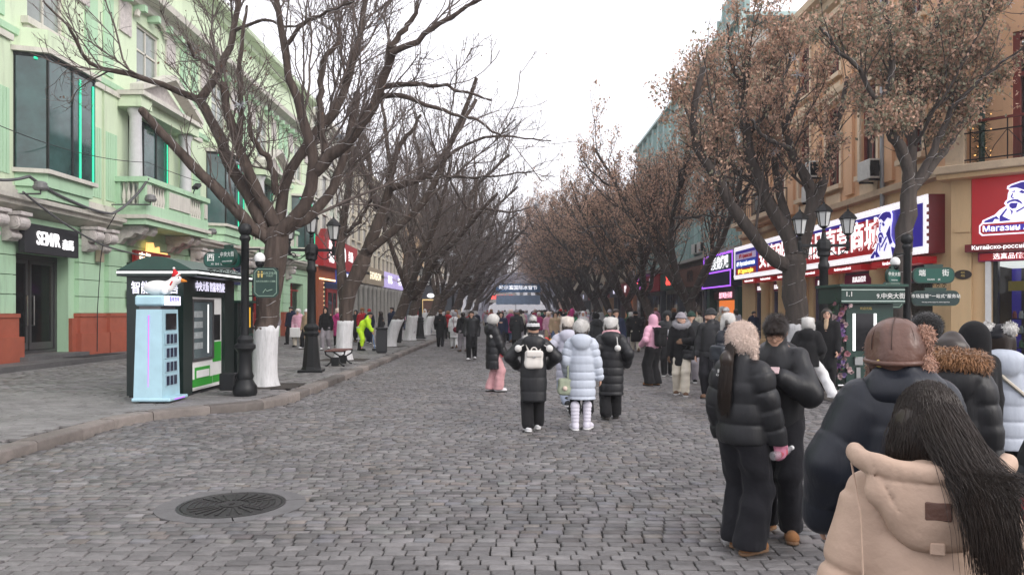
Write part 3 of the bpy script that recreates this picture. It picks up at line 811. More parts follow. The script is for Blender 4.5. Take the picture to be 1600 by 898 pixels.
# second shop: lit red sign over a dim shopfront
s2 = part_empty('shop_sign', gb)
M_DEEPRED = mat('deep_red_sign', (.22, .012, .012), .45, var=.15)
gpart('sign_board', M_DEEPRED, (28.5, 31.4, 3.35, 3.95, .2, .34), parent=s2)
mb = MB(); mb.prism([(29.5, 3.92 - GZ), (29.55, 4.3 - GZ), (30.0, 4.34 - GZ), (30.1, 4.12 - GZ), (30.5, 4.22 - GZ), (30.55, 4.0 - GZ), (31.2, 4.02 - GZ), (31.25, 3.92 - GZ)], 0, .22, .3); mb.build('mountain_emblem', M_GLOW_WARM, s2)
text('東极', .5, mat('backlit_cream', (.8, .7, .5), .5, var=0, emit=(1, .85, .6), estr=1.5), s2, (.36, 29.2, 3.62 - GZ), RX, 'lettering', .01, .02)
text('珍品', .42, M_GLOW_WARM, s2, (.36, 30.9, 3.55 - GZ), RX, 'lettering', .01, .02)
for (y0, y1) in ((28.45, 30.0), (30.1, 31.7), (31.8, 33.3)):
    gpart('shopfront_pane', M_SHOPGLASS, (y0, y1, .5, 3.0, -.4, -.39)); gpart('shopfront_frame', M_DARKFRAME, (y0 - .05, y0, .2, 3.4, -.44, -.34), (y0, y1, 3.0, 3.08, -.44, -.34), (y0, y1, .2, .5, -.44, -.34))
gpart('notice_plate', mat('maroon_plate', (.1, .015, .02), .5), (28.05, 28.3, 2.15, 2.5, .225, .245)); gpart('notice_plate', M_WHITE_PAINT, (28.05, 28.3, 1.85, 2.13, .225, .245))
text('东极', .11, M_WHITE_PAINT, gb, (.25, 28.17, 2.38 - GZ), RX, 'lettering', .003, .02)
M_REDFRAME = mat('red_shopfront_paint', (.3, .02, .02), .5)
for (y0, y1) in ((35.5, 37.3), (37.5, 39.3), (42.1, 43.7), (43.8, 45.5), (45.6, 47.2), (49.3, 50.9), (51.0, 52.5), (14.3, 15.8), (15.9, 17.5)):
    gpart('shopfront_pane', M_SHOPGLASS, (y0, y1, .5, 3.0, -.4, -.39)); gpart('shopfront_frame', M_REDFRAME if y0 > 42 else M_DARKFRAME, (y0 - .08, y0, .2, 3.5, -.44, -.3), (y0, y1, 3.0, 3.1, -.44, -.3), (y0, y1, .2, .5, -.44, -.3))
s3 = part_empty('shop_sign', gb)
gpart('sign_board', mat('navy_sign', (.02, .03, .09), .5), (35.2, 39.5, 3.0, 4.0, .2, .35), parent=s3)
text('俄罗斯商店', .55, mat('backlit_red', (.8, .1, .1), .5, var=0, emit=(1, .08, .06), estr=1.6), s3, (.36, 37.3, 3.5 - GZ), RX, 'lettering', .01, .02)
M_REDAWN = mat('red_awning', (.4, .05, .04), .7)
mb = MB(); mb.prism([(.2, 3.3 - GZ), (.2, 3.2 - GZ), (1.1, 2.95 - GZ), (1.12, 3.0 - GZ)], 1, 31.5, 33.4); mb.build('awning', M_REDAWN, gb)
# lettered hanging lantern sign, red and yellow
# cables slung along the facade, floodlights on brackets
def cable(pts, r, m, name, n=24, sag=0.0):
    P = np.array(pts, float); k = np.linspace(0, len(P) - 1, n * (len(P) - 1) + 1)
    Q = np.stack([np.interp(k, range(len(P)), P[:, i]) for i in range(3)], 1)
    fr = k - np.floor(k); Q[:, 2] -= sag * 4 * fr * (1 - fr)
    return MB().tube(Q, r, 6).build(name, m, gb)
cable([(.75, 20.0, 5.0), (.72, 21.6, 5.35), (.7, 23.8, 4.95), (.75, 26.0, 4.85), (.95, 27.0, 5.5), (1.3, 27.45, 6.3)], .045, M_CABLE, 'cable_bundle', 10, .06)
cable([(.8, 21.2, 4.85), (.6, 25.8, 3.75), (.9, 33.2, 3.6), (1.0, 40.0, 4.3)], .03, M_CABLE, 'cable_bundle', 20, .12)
cable([(.7, 20, 6.5), (1.2, 27.6, 6.9), (1.6, 40, 7.6)], .012, M_BLACKCABLE, 'cable', 16, .25)
cable([(.8, 26.2, 4.9), (.45, 26.1, 4.2), (.4, 25.95, 3.3), (.32, 25.9, 1.6), (.31, 25.9, .2)], .015, M_BLACKCABLE, 'cable', 6)
gpart('junction_box', mat('beige_box', (.35, .3, .22), .7), (26.0, 26.3, 3.35, 3.75, .2, .34))
def floodlight(y, z, o):
    f = part_empty('floodlight', gb)
    MB().lathe([(.16, 0), (.2, .06), (.2, .12), (.17, .14), (.17, .2), (.13, .24), (.06, .26)], (o, y, z - GZ), 18).build('housing', mat('grey_lamp_housing', (.2, .2, .2), .5, .3), f)
    MB().tube([(0.05, y, z - GZ - .1), (o, y, z - GZ - .1), (o, y, z - GZ)], .025, 8).build('bracket', M_CABLE, f)
for y, z, o in ((21.75, 5.1, .95), (27.2, 5.55, 1.5), (34.2, 5.1, .95)): floodlight(y, z, o)
f = part_empty('floodlight', gb); mb = MB().bbox(-.12, .12, -.22, .22, -.07, .07, .02); mb.xf(Matrix.Translation((1.45, 31.3, 6.75 - GZ)) @ Matrix.Rotation(.5, 4, 'X')); mb.build('housing', M_BLACK, f)
MB().tube([(1.3, 31.3, 6.45 - GZ), (1.42, 31.3, 6.75 - GZ)], .02, 6).build('bracket', M_BLACK, f)
# ------------------------------------------------------------------ orange corner building on the right
M_ORANGE = mat('apricot_plaster', (0.64, 0.39, 0.23), 0.8, var=0.12, scale=1.2, bump=0.15, bscale=60, dirt=0.18, streak=True)
M_YELLOW = mat('buff_plaster', (0.68, 0.48, 0.27), 0.8, var=0.10, scale=1.5, bump=0.12, bscale=60, dirt=0.15, streak=True)
M_BUFFTRIM = mat('buff_trim', (0.64, 0.5, 0.35), 0.75, var=0.12, scale=3, bump=0.15, dirt=0.2)
M_BROWNFRAME = mat('brown_red_frame', (0.16, 0.03, 0.022), 0.5, var=0.15)
M_SIGNRED = mat('lit_sign_red', (0.42, 0.012, 0.016), 0.35, var=0.06, emit=(0.6, .01, .015), estr=0.12)
M_SIGNRED_D = mat('dark_sign_red', (0.16, 0.006, 0.01), 0.4, var=0.1)
M_SIGNBLUE = mat('lit_sign_blue', (0.04, 0.025, 0.36), 0.35, var=0.06, emit=(.05, .03, .5), estr=0.15)
M_BANNER_P = mat('purple_red_banner', (0.3, 0.02, 0.1), 0.6, var=0.1)
M_BULBS = mat('marquee_bulbs', (.8, .8, .8), .5, var=0, emit=(1, .95, 1), estr=0.45)
M_AC = mat('ac_casing', (0.55, 0.55, 0.52), 0.6, var=0.15, dirt=0.3)
XR = 11.45
ob = thing('orange_building', 'apricot corner building with big red shop sign and iron balconies', 'building', (XR, 0, 0.12))
def rb(name, m, *boxes, parent=None, bev=0.0):
    """boxes (y0,y1,z0,z1,o0,o1) with o measured out of the wall towards the street"""
    mb = MB()
    for (y0, y1, z0, z1, o0, o1) in boxes:
        (mb.bbox if bev else mb.box)(-o1, -o0, y0, y1, z0 - GZ, z1 - GZ, *([bev] if bev else []))
    return mb.build(name, m, parent or ob)
def mirror_wall(mb):
    mb.v = [(-x, y, z) for x, y, z in mb.v]; mb.f = [f[::-1] for f in mb.f]; return mb
RY0, RY1 = 20.0, 38.2
wins = [21.9, 24.6, 27.3, 30.0, 32.7, 35.6]
opr = [(c - .55, c + .55, 6.1, 8.9) for c in wins] + [(c - .55, c + .55, 10.0, 12.0) for c in wins]
shops = [(20.9, 23.2), (24.3, 26.6), (27.6, 29.2), (30.4, 31.6), (32.6, 33.8), (34.8, 36.2)]
ops = [(a, b_, .12, 3.0) for a, b_ in shops]
mirror_wall(wall_panel(RY0, RY1, 0.12, 5.2, ops)).build('wall', M_YELLOW, ob)
mirror_wall(wall_panel(RY0, RY1, 5.2, 13.0, opr, .25)).build('wall', M_ORANGE, ob)
rb('end_wall', M_ORANGE, (RY1 - .3, RY1, .12, 13.0, -8, -.003)); rb('roof', MATS['roof_sheet'], (RY0, RY1, 13.0, 13.1, -8, .1))
rb('back_wall', M_DARKINT, (RY0 + .2, RY1 - .4, .13, 5, -2.6, -2.4))
for c in wins:
    for z0, z1 in ((6.1, 8.9), (10.0, 12.0)):
        w = part_empty('window', ob)
        rb('frame', M_BROWNFRAME, (c - .55, c - .46, z0, z1, -.2, -.08), (c + .46, c + .55, z0, z1, -.2, -.08), (c - .46, c + .46, z1 - .09, z1, -.2, -.08), (c - .46, c + .46, z0, z0 + .09, -.2, -.08), (c - .03, c + .03, z0 + .09, z1 - .09, -.18, -.1), parent=w)
        for s in (-1, 1): rb('pane', M_DARKGLASS, (c + s * .245 - .21, c + s * .245 + .21, z0 + .09, z1 - .09, -.15, -.14), parent=w)
        rb('sill', M_BUFFTRIM, (c - .75, c + .75, z0 - .16, z0 - .003, .003, .18), parent=w)
        rb('surround', M_BUFFTRIM, (c - .72, c - .56, z0, z1 + .1, .003, .07), (c + .56, c + .72, z0, z1 + .1, .003, .07), (c - .72, c + .72, z1 + .1, z1 + .3, .003, .12), parent=w)
        rb('apron_panel', M_BUFFTRIM, (c - .6, c + .6, z0 - .75, z0 - .3, .003, .05), parent=w)
for y in (23.25, 25.95, 28.65, 31.35, 34.1):
    rb('pilaster', M_ORANGE, (y - .3, y + .3, 5.6, 12.4, .003, .1)); rb('pilaster_capital', M_BUFFTRIM, (y - .38, y + .38, 12.1, 12.4, .102, .2))
def rcornice(prof, y0, y1, m, name='cornice', step=2.6):
    y = y0
    while y < y1 - .05:
        e = min(y + step, y1); mb = MB(); mb.prism([(-o, z - GZ) for o, z in prof], 1, y + .004, e - .004); mb.build(name, m, ob); y = e
rcornice([(0.003, 12.42), (.2, 12.5), (.25, 12.7), (.6, 12.8), (.65, 13.02), (.003, 13.06)], RY0, RY1, M_BUFFTRIM)
rcornice([(0.003, 9.2), (.15, 9.25), (.2, 9.42), (.003, 9.46)], RY0, RY1, M_BUFFTRIM, 'string_course')
rcornice([(0.003, 5.2), (.18, 5.25), (.22, 5.42), (.003, 5.46)], RY0, RY1, M_BUFFTRIM, 'string_course')
# iron balconies
M_RAILIRON = mat('wrought_iron', (0.012, 0.012, 0.013), .5, .4, var=.2)
for c in (32.7, 35.6):
    bl = part_empty('balcony', ob)
    rb('slab', M_BUFFTRIM, (c - 1.1, c + 1.1, 5.62, 5.8, .003, 1.0), parent=bl); rb('slab_moulding', M_ORANGE, (c - .95, c + .95, 5.46, 5.615, .003, .8), parent=bl)
    rb('handrail', M_RAILIRON, (c - 1.05, c + 1.05, 6.72, 6.77, .9, .96), (c - 1.05, c - 1.0, 6.72, 6.77, .003, .9), (c + 1.0, c + 1.05, 6.72, 6.77, .003, .9), (c - 1.05, c + 1.05, 5.9, 5.94, .9, .95), parent=bl)
    for k in range(15):
        y = c - 1.02 + k * 2.04 / 14; rb('iron_bar', M_RAILIRON, (y - .012, y + .012, 5.8, 6.72, .915, .94), parent=bl)
    for s in (-1, 1):
        for k in range(5): rb('iron_bar', M_RAILIRON, (c + s * 1.02 - .012, c + s * 1.02 + .012, 5.8, 6.72, .1 + k * .18, .125 + k * .18), parent=bl)
# air conditioners, downpipe
def ac_unit(y, z):
    a = part_empty('air_conditioner', ob)
    rb('casing', M_AC, (y - .42, y + .42, z, z + .6, .2, .52), parent=a, bev=.015)
    mb = MB()
    for r_ in (.24, .17, .1, .04): mb.tube([(-.36 + r_ * math.cos(t) * .62, y - .43, z + .3 - GZ + r_ * math.sin(t)) for t in np.linspace(0, 2 * PI, 21)], .008, 4)
    mb.build('fan_grille', M_BLACK, a); rb('fan_recess', M_BLACK, (y - .424, y - .421, z + .06, z + .54, .22, .5), parent=a)
    rb('bracket', M_RAILIRON, (y - .35, y - .31, z - .06, z - .003, .003, .5), (y + .31, y + .35, z - .06, z - .003, .003, .5), parent=a)
for y, z in ((23.9, 5.75), (28.6, 6.6), (28.6, 5.75), (34.2, 6.2), (30.9, 8.3)): ac_unit(y, z)
MB().tube([(-.12, 23.5, 13.0), (-.12, 23.5, 3.2)], .07, 10).build('downpipe', mat('grey_downpipe', (.3, .31, .33), .45, .5), ob)
# the long lit shop sign
sg = part_empty('shop_sign', ob)
Sy0, Sy1, Sz0, Sz1, So = 20.3, 38.0, 3.22, 4.78, .46
rb('sign_box', M_SIGNRED_D, (Sy0, Sy1, Sz0, Sz1, .004, So - .02), parent=sg)
rb('sign_face', M_SIGNRED, (22.6, 34.3, Sz0 + .2, Sz1 - .3, So - .02, So), parent=sg)
rb('blue_panel', M_SIGNBLUE, (Sy0 + .25, 22.58, Sz0 + .2, Sz1 - .2, So - .02, So), parent=sg)
rb('blue_panel', M_SIGNBLUE, (34.32, Sy1 - .2, Sz0 + .2, Sz1 - .2, So - .02, So - .004), parent=sg)
rb('blue_band', M_SIGNBLUE, (22.6, 34.3, Sz1 - .3, Sz1 - .2, So - .02, So + .004), parent=sg)
rb('lit_border', M_BULBS, (Sy0, Sy1, Sz1 - .2, Sz1 - .1, So - .02, So + .02), (Sy0, Sy1, Sz0 + .1, Sz0 + .2, So - .02, So + .02), (Sy0 + .1, Sy0 + .2, Sz0 + .2, Sz1 - .2, So - .02, So + .02), (Sy1 - .15, Sy1 - .05, Sz0 + .2, Sz1 - .2, So - .02, So + .02), parent=sg)
# dentil row of bulbs along the rim
bt = MB().box(-.05, 0, -.055, .055, -.05, .05).mesh('bulb_tile'); bt.materials.append(M_BULBS)
k = 0; y = Sy0 + .06
while y < Sy1:
    place(bt, 'bulb_tile', sg, (-So + .02, y, Sz1 - .05 - GZ)); place(bt, 'bulb_tile', sg, (-So + .02, y, Sz0 + .05 - GZ)); y += .19
for z in np.arange(Sz0 + .2, Sz1 - .1, .19): place(bt, 'bulb_tile', sg, (-So + .02, Sy0 + .05, z - GZ))
LX = (PI / 2, 0, -PI / 2)     # letters facing -X
text('安德列维斯商品直营商城', 1.0, M_GLOW_WHITE, sg, (-So - .03, 28.5, 3.96 - GZ), LX, 'lettering', .008, .025, sx=1.02)
for z, c, t, tm in ((4.28, (.5, .42, .6), '№1 Армянский', M_SIGNRED), (3.92, (.03, .12, .55), '№1 Русский магазин', M_GLOW_WHITE), (3.56, (.4, .03, .02), '№1 Здравствуйте', mat('backlit_yellow', (.8, .6, .1), .5, var=0, emit=(1, .75, .1), estr=1.0))):
    rb('stripe_board', mat('stripe_board_%d' % int(z * 100), c, .4, var=.05, emit=c, estr=.25), (34.6, 37.6, z - .15, z + .15, So, So + .015), parent=sg)
    text(t, .27, tm, sg, (-So - .02, 36.1, z - GZ), LX, 'lettering', .006, .015)
# emblem of the shop: bust of a bearded man in a cap, drawn in blue on white
EM = dict(
    white=[(325, 497), (332, 468), (430, 422), (470, 378), (520, 345), (505, 322), (515, 300), (530, 285), (535, 230), (546, 198), (526, 186), (530, 158), (560, 143), (630, 122), (718, 116), (800, 125), (840, 160), (838, 210), (815, 250), (805, 330), (850, 380), (930, 430), (1010, 460), (1020, 497)],
    blue=[[(540, 180), (560, 160), (640, 134), (718, 130), (790, 138), (822, 165), (818, 195), (740, 178), (660, 208), (600, 178)],
          [(345, 492), (350, 476), (445, 436), (470, 470), (430, 462), (415, 492)], [(470, 440), (520, 372), (532, 376), (492, 440), (560, 486), (470, 490)],
          [(540, 300), (575, 288), (612, 292), (640, 318), (650, 345), (625, 325), (590, 306), (555, 312), (527, 328), (528, 312)],
          [(545, 335), (560, 322), (612, 326), (600, 372), (570, 378), (548, 358)], [(560, 215), (592, 208), (588, 222)], [(622, 226), (640, 208), (676, 232), (650, 242)],
          [(556, 262), (572, 228), (577, 232), (568, 268), (590, 280), (570, 282)], [(598, 402), (718, 330), (722, 342), (604, 414)], [(545, 372), (575, 400), (565, 440), (560, 400)],
          [(716, 310), (800, 250), (806, 330), (850, 385), (800, 400), (760, 350)], [(860, 492), (830, 420), (930, 440), (1000, 468), (1005, 492)], [(660, 440), (720, 380), (728, 386), (672, 446)]])
def emblem(parent, ox, oz, sx, sz, xf, depth=.006):
    def poly(pts, d0, d1, m, name):
        P = [((x - 670) * sx + ox, (306 - y) * sz + oz) for x, y in pts]
        mb = MB(); n = len(P); mb.add([xf(u, v, d1) for u, v in P] + [xf(u, v, d0) for u, v in P], [tuple(range(n))] + [(i, (i + 1) % n, n + (i + 1) % n, n + i) for i in range(n)])
        mb.build(name, m, parent)
    poly(EM['white'], 0, depth, M_GLOW_LILAC, 'emblem_bust')
    for p in EM['blue']: poly(p, depth, depth * 2, M_SIGNBLUE, 'emblem_ink')
emblem(sg, 22.55, 3.95, -.0026, .0036, lambda u, v, dd: (-So - dd - .03, u, v - GZ), .02)
# shop openings under the sign
for i, (a, b_) in enumerate(shops):
    s = part_empty('shopfront', ob)
    rb('frame', mat('violet_grey_frame', (.1, .09, .16), .5), (a, a + .12, .13, 3.0, -.3, -.1), (b_ - .12, b_, .13, 3.0, -.3, -.1), (a + .12, b_ - .12, 2.5, 3.0, -.3, -.1), (a + .12, b_ - .12, .13, .5, -.3, -.1), parent=s)
    rb('pane', M_SHOPGLASS, (a + .12, b_ - .12, .5, 2.5, -.2, -.19), parent=s)
    rb('red_awning', M_SIGNRED, (a - .2, b_ + .2, 2.98, 3.16, .003, .5), parent=s)
    rb('banner', M_BANNER_P, (a + .05, b_ - .05, 2.55, 2.9, -.09, -.05), parent=s)
    text('选真品俄货', .2, M_GLOW_WHITE, s, (.045, (a + b_) / 2, 2.72 - GZ), LX, 'lettering', .003, .02)
    text('Китайско-российский', .12, M_GLOW_WHITE, s, (-.51, (a + b_) / 2, 3.07 - GZ), LX, 'lettering', .003, .01)
    rb('interior_shelf', MATS['warm_lit_shelf'], (a, b_, 1.0, 1.3, -2.3, -1.9), parent=s)
for a, b_ in zip([s[1] for s in shops[:-1]], [s[0] for s in shops[1:]]):
    m_ = (a + b_) / 2; mb = MB().lathe([(.26, .13 - GZ), (.26, .4 - GZ), (.2, .45 - GZ), (.2, 2.7 - GZ), (.26, 2.8 - GZ), (.26, 2.95 - GZ)], (-.12, m_, 0), 16); smooth_angle(mb.build('half_column', M_YELLOW, ob))
# chamfered corner with second sign, shop window and balcony
cb = part_empty('corner_bay', ob, (0, RY0, 0), math.radians(-43.8))
def kb(name, m, *boxes, bev=0.0):
    mb = MB()
    for (x0, x1, o0, o1, z0, z1) in boxes: (mb.bbox if bev else mb.box)(x0, x1, -o1, -o0, z0 - GZ, z1 - GZ, *([bev] if bev else []))
    return mb.build(name, m, cb)
kb('wall', M_YELLOW, (0.004, .9, -.4, 0, .13, 5.15), (.9, 5.2, -.4, -.1, 3.0, 5.15), (4.6, 5.2, -.4, 0, .13, 3.0))
kb('upper_wall', M_ORANGE, (0.004, 1.35, -.4, -.9 + .9, 5.4, 12.9), (3.4, 5.2, -.4, 0, 5.4, 12.9), (1.35, 3.4, -.4, 0, 8.6, 12.9))
kb('pier', M_YELLOW, (0.02, .48, .003, .14, .13, 5.14)); kb('pier_band', M_YELLOW, (.12, .47, .143, .19, 3.7, 3.82))
kb('cornice_slab', M_BUFFTRIM, (-.25, 5.3, 0.003, .72, 5.16, 5.36), bev=.02); kb('cornice_lip', M_YELLOW, (-.2, 5.25, .003, .6, 5.04, 5.155))
kb('red_sign', M_SIGNRED, (.5, 5.0, .02, .16, 3.38, 5.03)); kb('red_strip', M_SIGNRED_D, (.4, 5.0, .165, .42, 3.17, 3.36))
kb('banner', M_BANNER_P, (.62, 4.5, .03, .1, 2.93, 3.16)); kb('banner_field', M_SIGNRED, (.66, 4.46, .1, .106, 2.96, 3.13))
FX = (PI / 2, 0, 0)
text('Магазин Андреевъ', .2, M_GLOW_WHITE, cb, (1.66, -.21, 3.74 - GZ), FX, 'lettering', .008, .03)
text('Китайско-российский торговый', .14, M_GLOW_WHITE, cb, (.55, -.43, 3.265 - GZ), FX, 'lettering', .006, .02, align='LEFT')
text('选真品俄货  到安德列', .16, M_GLOW_WHITE, cb, (.95, -.112, 3.045 - GZ), FX, 'lettering', .004, .02, align='LEFT')
mb = MB(); P = [(x, z) for x, z in [(.72, 3.58), (.66, 3.65), (.66, 3.84), (.72, 3.91), (2.6, 3.91), (2.66, 3.84), (2.66, 3.65), (2.6, 3.58)]]
ring = []
mb.add([(x, -.166, z - GZ) for x, z in P], [tuple(range(8))]); mb.build('name_plate_border', M_GLOW_LILAC, cb)
Q = [(.75 + (x - .72) * .955, 3.745 + (z - 3.745) * .78) for x, z in P]; MB().add([(x, -.172, z - GZ) for x, z in Q], [tuple(range(8))]).build('name_plate', M_SIGNRED, cb)
MB().box(.78, 2.52, -.182, -.175, 3.67 - GZ, 3.82 - GZ).build('name_plate_ink', M_SIGNBLUE, cb)
emblem(cb, 1.65, 4.39, .0027, .0026, lambda u, v, dd: (u, -.165 - dd, v - GZ))
# corner shop window with goods
kb('window_frame', M_DARKFRAME, (.92, 1.02, -.3, -.1, .14, 2.95), (4.5, 4.6, -.3, -.1, .14, 2.95), (2.7, 2.78, -.3, -.1, .14, 2.95), (1.02, 4.5, -.3, -.1, .14, .5))
kb('white_jamb', M_WHITE_PAINT, (.78, .9, .004, .1, .14, 2.95))
for a, b_ in ((1.03, 2.69), (2.79, 4.49)): kb('pane', M_SHOPGLASS, (a, b_, -.2, -.19, .5, 2.95))
kb('shop_back', M_SIGNBLUE, (.9, 4.6, -2.4, -2.3, .14, 3.0)); kb('shop_ceiling', mat('lit_shop_ceiling', (.8, .8, .8), .6, var=0, emit=(1, .97, .95), estr=.9), (.9, 4.6, -2.3, -.45, 2.85, 2.95))
rr = random.Random(5); GOODS = [mat('goods_%d' % i, c, .5, var=.2) for i, c in enumerate([(.5, .35, .05), (.35, .06, .05), (.1, .25, .1), (.5, .5, .5), (.08, .12, .35)])]
jar = MB().lathe([(.05, 0), (.055, .02), (.055, .12), (.035, .15), (.035, .19)], n=8).mesh('jar')
for z in (.75, 1.12, 1.5):
    kb('shelf_board', M_DARKFRAME, (1.1, 4.4, -1.25, -.9, z - .03, z))
    for k in range(22):
        mm = jar.copy(); mm.materials.clear(); mm.materials.append(GOODS[rr.randrange(5)]); place(mm, 'goods_jar', cb, (1.2 + k * .145, 1.05, z - GZ))
for x in (1.85, 2.45, 3.4):
    kb('poster', mat('poster_red', (.35, .03, .08), .5), (x - .19, x + .19, -.75, -.735, 1.85, 2.4)); kb('poster_picture', M_PALEGLASS, (x - .14, x + .14, -.734, -.725, 1.9, 2.3))
kb('hanging_card', GOODS[0], (1.15, 1.5, -.6, -.58, 2.2, 2.45))
# balcony of the corner
kb('balcony_post', M_BUFFTRIM, (0.0, .42, .3, .6, 5.365, 6.75)); mb = MB(); mb.tube([(.21 + .13 * math.cos(t), -.605, 6.45 - GZ + .13 * math.sin(t)) for t in np.linspace(0, 2 * PI, 21)], .03, 6); mb.build('post_rosette', M_BUFFTRIM, cb)
mb = MB(); mb.prism([(0, 6.75 - GZ), (.42, 6.75 - GZ), (.36, 6.9 - GZ), (.21, 6.97 - GZ), (.06, 6.9 - GZ)], 1, -.6, -.3); mb.build('post_cap', M_BUFFTRIM, cb)
kb('balcony_handrail', M_BROWNFRAME, (.42, 5.2, .5, .58, 6.38, 6.44)); kb('balcony_lower_rail', M_RAILIRON, (.42, 5.2, .52, .56, 6.12, 6.15), (.42, 5.2, .52, .56, 5.45, 5.48))
for k in range(6):
    x = .55 + k * .8; kb('iron_bar', M_RAILIRON, (x - .012, x + .012, .53, .555, 5.37, 6.38))
    for s in (-1, 1):
        mb = MB().tube([(x + .4, -.54, 5.48 - GZ), (x + .4 + s * .12, -.54, 5.75 - GZ), (x + .4 + s * .38, -.54, 6.1 - GZ)], .01, 5); mb.build('iron_scroll', M_RAILIRON, cb)
kb('balcony_door_frame', M_BROWNFRAME, (1.35, 1.5, -.3, -.05, 5.4, 8.6), (2.6, 2.72, -.3, -.05, 5.4, 8.6), (3.28, 3.4, -.3, -.05, 5.4, 8.6), (1.5, 3.28, -.3, -.05, 8.45, 8.6), (1.5, 3.28, -.3, -.05, 7.5, 7.6))
for a, b_ in ((1.5, 2.6), (2.72, 3.28)): kb('pane', M_SHOPGLASS, (a, b_, -.2, -.19, 5.4, 8.45))
kb('room_back', M_DARKINT, (1.0, 4.0, -1.8, -1.7, 5.36, 8.8))
# balcony table with white cloth and the green garland: things that stand on it
M_CLOTH = mat('white_tablecloth', (.7, .7, .7), .9, var=.1, bump=.2, bscale=8)
cM = Matrix.Translation((XR, RY0, 0.12)) @ Matrix.Rotation(math.radians(-43.8), 4, 'Z')
tb = thing('balcony_table', 'round balcony table under a draped white cloth above the red sign', 'table', tuple(cM @ Vector((2.25, -.28, 5.24))), 0)
MB().lathe([(.03, 0), (.03, .7)], n=8).build('pedestal', M_RAILIRON, tb)
mb = MB(); n = 40; vs = [(0, 0, .74)]; fs = []
for k, (r_, z) in enumerate(((.42, .74), (.45, .72), (.5, .5), (.55, .28))):
    for i in range(n):
        a = 2 * PI * i / n; q = r_ * (1 + (.09 * math.sin(a * 7) if k > 1 else 0)); vs.append((q * math.cos(a), q * math.sin(a), z + (.05 * math.sin(a * 7 + 1) if k == 3 else 0)))
for i in range(n):
    fs.append((0, 1 + i, 1 + (i + 1) % n))
    for k in range(3): fs.append((1 + k * n + i, 1 + (k + 1) * n + i, 1 + (k + 1) * n + (i + 1) % n, 1 + k * n + (i + 1) % n))
mb.add(vs, fs).build('tablecloth', M_CLOTH, tb, smooth=True)
vz = thing('blue_vase', 'small blue vase with flowers on the white balcony table', 'vase', tuple(cM @ Vector((2.1, -.3, 5.99))), 0)
MB().lathe([(.05, 0), (.08, .06), (.06, .14), (.04, .18), (.05, .2)], n=12).build('vase_body', mat('cobalt_glaze', (.03, .12, .5), .2), vz, smooth=True)
mb = MB(); rr = random.Random(2)
for k in range(14):
    a = rr.uniform(0, 6.28); p = Vector((math.cos(a) * .1, math.sin(a) * .1, .3 + rr.uniform(-.05, .08))); mb.tube([(0, 0, .18), tuple(p)], .004, 3); mb.ellipsoid(p, (.03, .03, .025), 6, 4)
mb.build('flowers', mat('pink_flowers', (.5, .2, .25), .8, var=.3), vz)
def garland(name, label, cat, M, h, r, n=520):
    g = thing(name, label, cat, tuple(M @ Vector((0, 0, 0))))
    mb = MB(); rr = random.Random(8)
    for k in range(n):
        z = rr.uniform(0, h); a = rr.uniform(0, 6.28); q = r * rr.uniform(.3, 1); p = Vector((q * math.cos(a), q * math.sin(a), z)); d_ = Vector((math.cos(a), math.sin(a), rr.uniform(-.6, .8))).normalized() * .12
        s = d_.cross(Vector((0, 0, 1))).normalized() * .02; mb.add([p - s, p + s, p + d_], [(0, 1, 2)])
    tag(mb.build('needles', mat('pine_needles', (.012, .06, .035), .7, var=.3), g), kind='stuff')
    MB().tube([(0, 0, 0), (0, 0, h)], r * .35, 8).build('stem', M_DARKGREEN, g)
    for k in range(26):
        a = rr.uniform(0, 6.28); MB().ellipsoid((r * math.cos(a), r * math.sin(a), rr.uniform(0.05, h)), (.018, .018, .018), 6, 4).build('fairy_light', M_GLOW_WARM, g)
garland('green_garland', 'tall green garland with tiny fairy lights beside the balcony door', 'garland', cM @ Matrix.Translation((.75, -.3, 5.245)), 1.9, .2)
# ------------------------------------------------------------------ further buildings on both sides
M_TEALPANEL = mat('pale_teal_glass_panel', (0.26, 0.38, 0.36), 0.12, var=0.18, scale=.5, spec=0.8, objvar=.16)
M_TEALFIN = mat('teal_fin', (0.36, 0.48, 0.46), 0.5, var=.1)
M_GREYSTONE = mat('grey_stone_facade', (0.36, 0.35, 0.32), 0.85, var=0.15, scale=1, bump=.2, dirt=.2)
M_CREAMSTONE = mat('cream_facade', (0.55, 0.5, 0.4), 0.85, var=0.12, scale=1, bump=.15, dirt=.2)
M_TANSTONE = mat('tan_facade', (0.5, 0.34, 0.2), 0.85, var=0.12, scale=1, bump=.15, dirt=.2)
M_BRICKFAC = mat('red_brown_facade', (0.28, 0.15, 0.11), 0.85, var=0.2, scale=2, bump=.2)
M_BEIGEFASCIA = mat('beige_fascia', (0.33, 0.27, 0.19), 0.6, var=.1)
M_SLATE = mat('slate_panel', (0.06, 0.07, 0.085), 0.5, var=.15)

def facade_frame(side, X):
    """local x = out of wall towards the street for both sides"""
    sgn = 1 if side == 'left' else -1
    def bx(root, name, m, *boxes, parent=None):
        mb = MB()
        for (y0, y1, z0, z1, o0, o1) in boxes: mb.box(sgn * o0, sgn * o1, y0, y1, z0 - GZ, z1 - GZ)
        return mb.build(name, m, parent or root)
    return sgn, bx

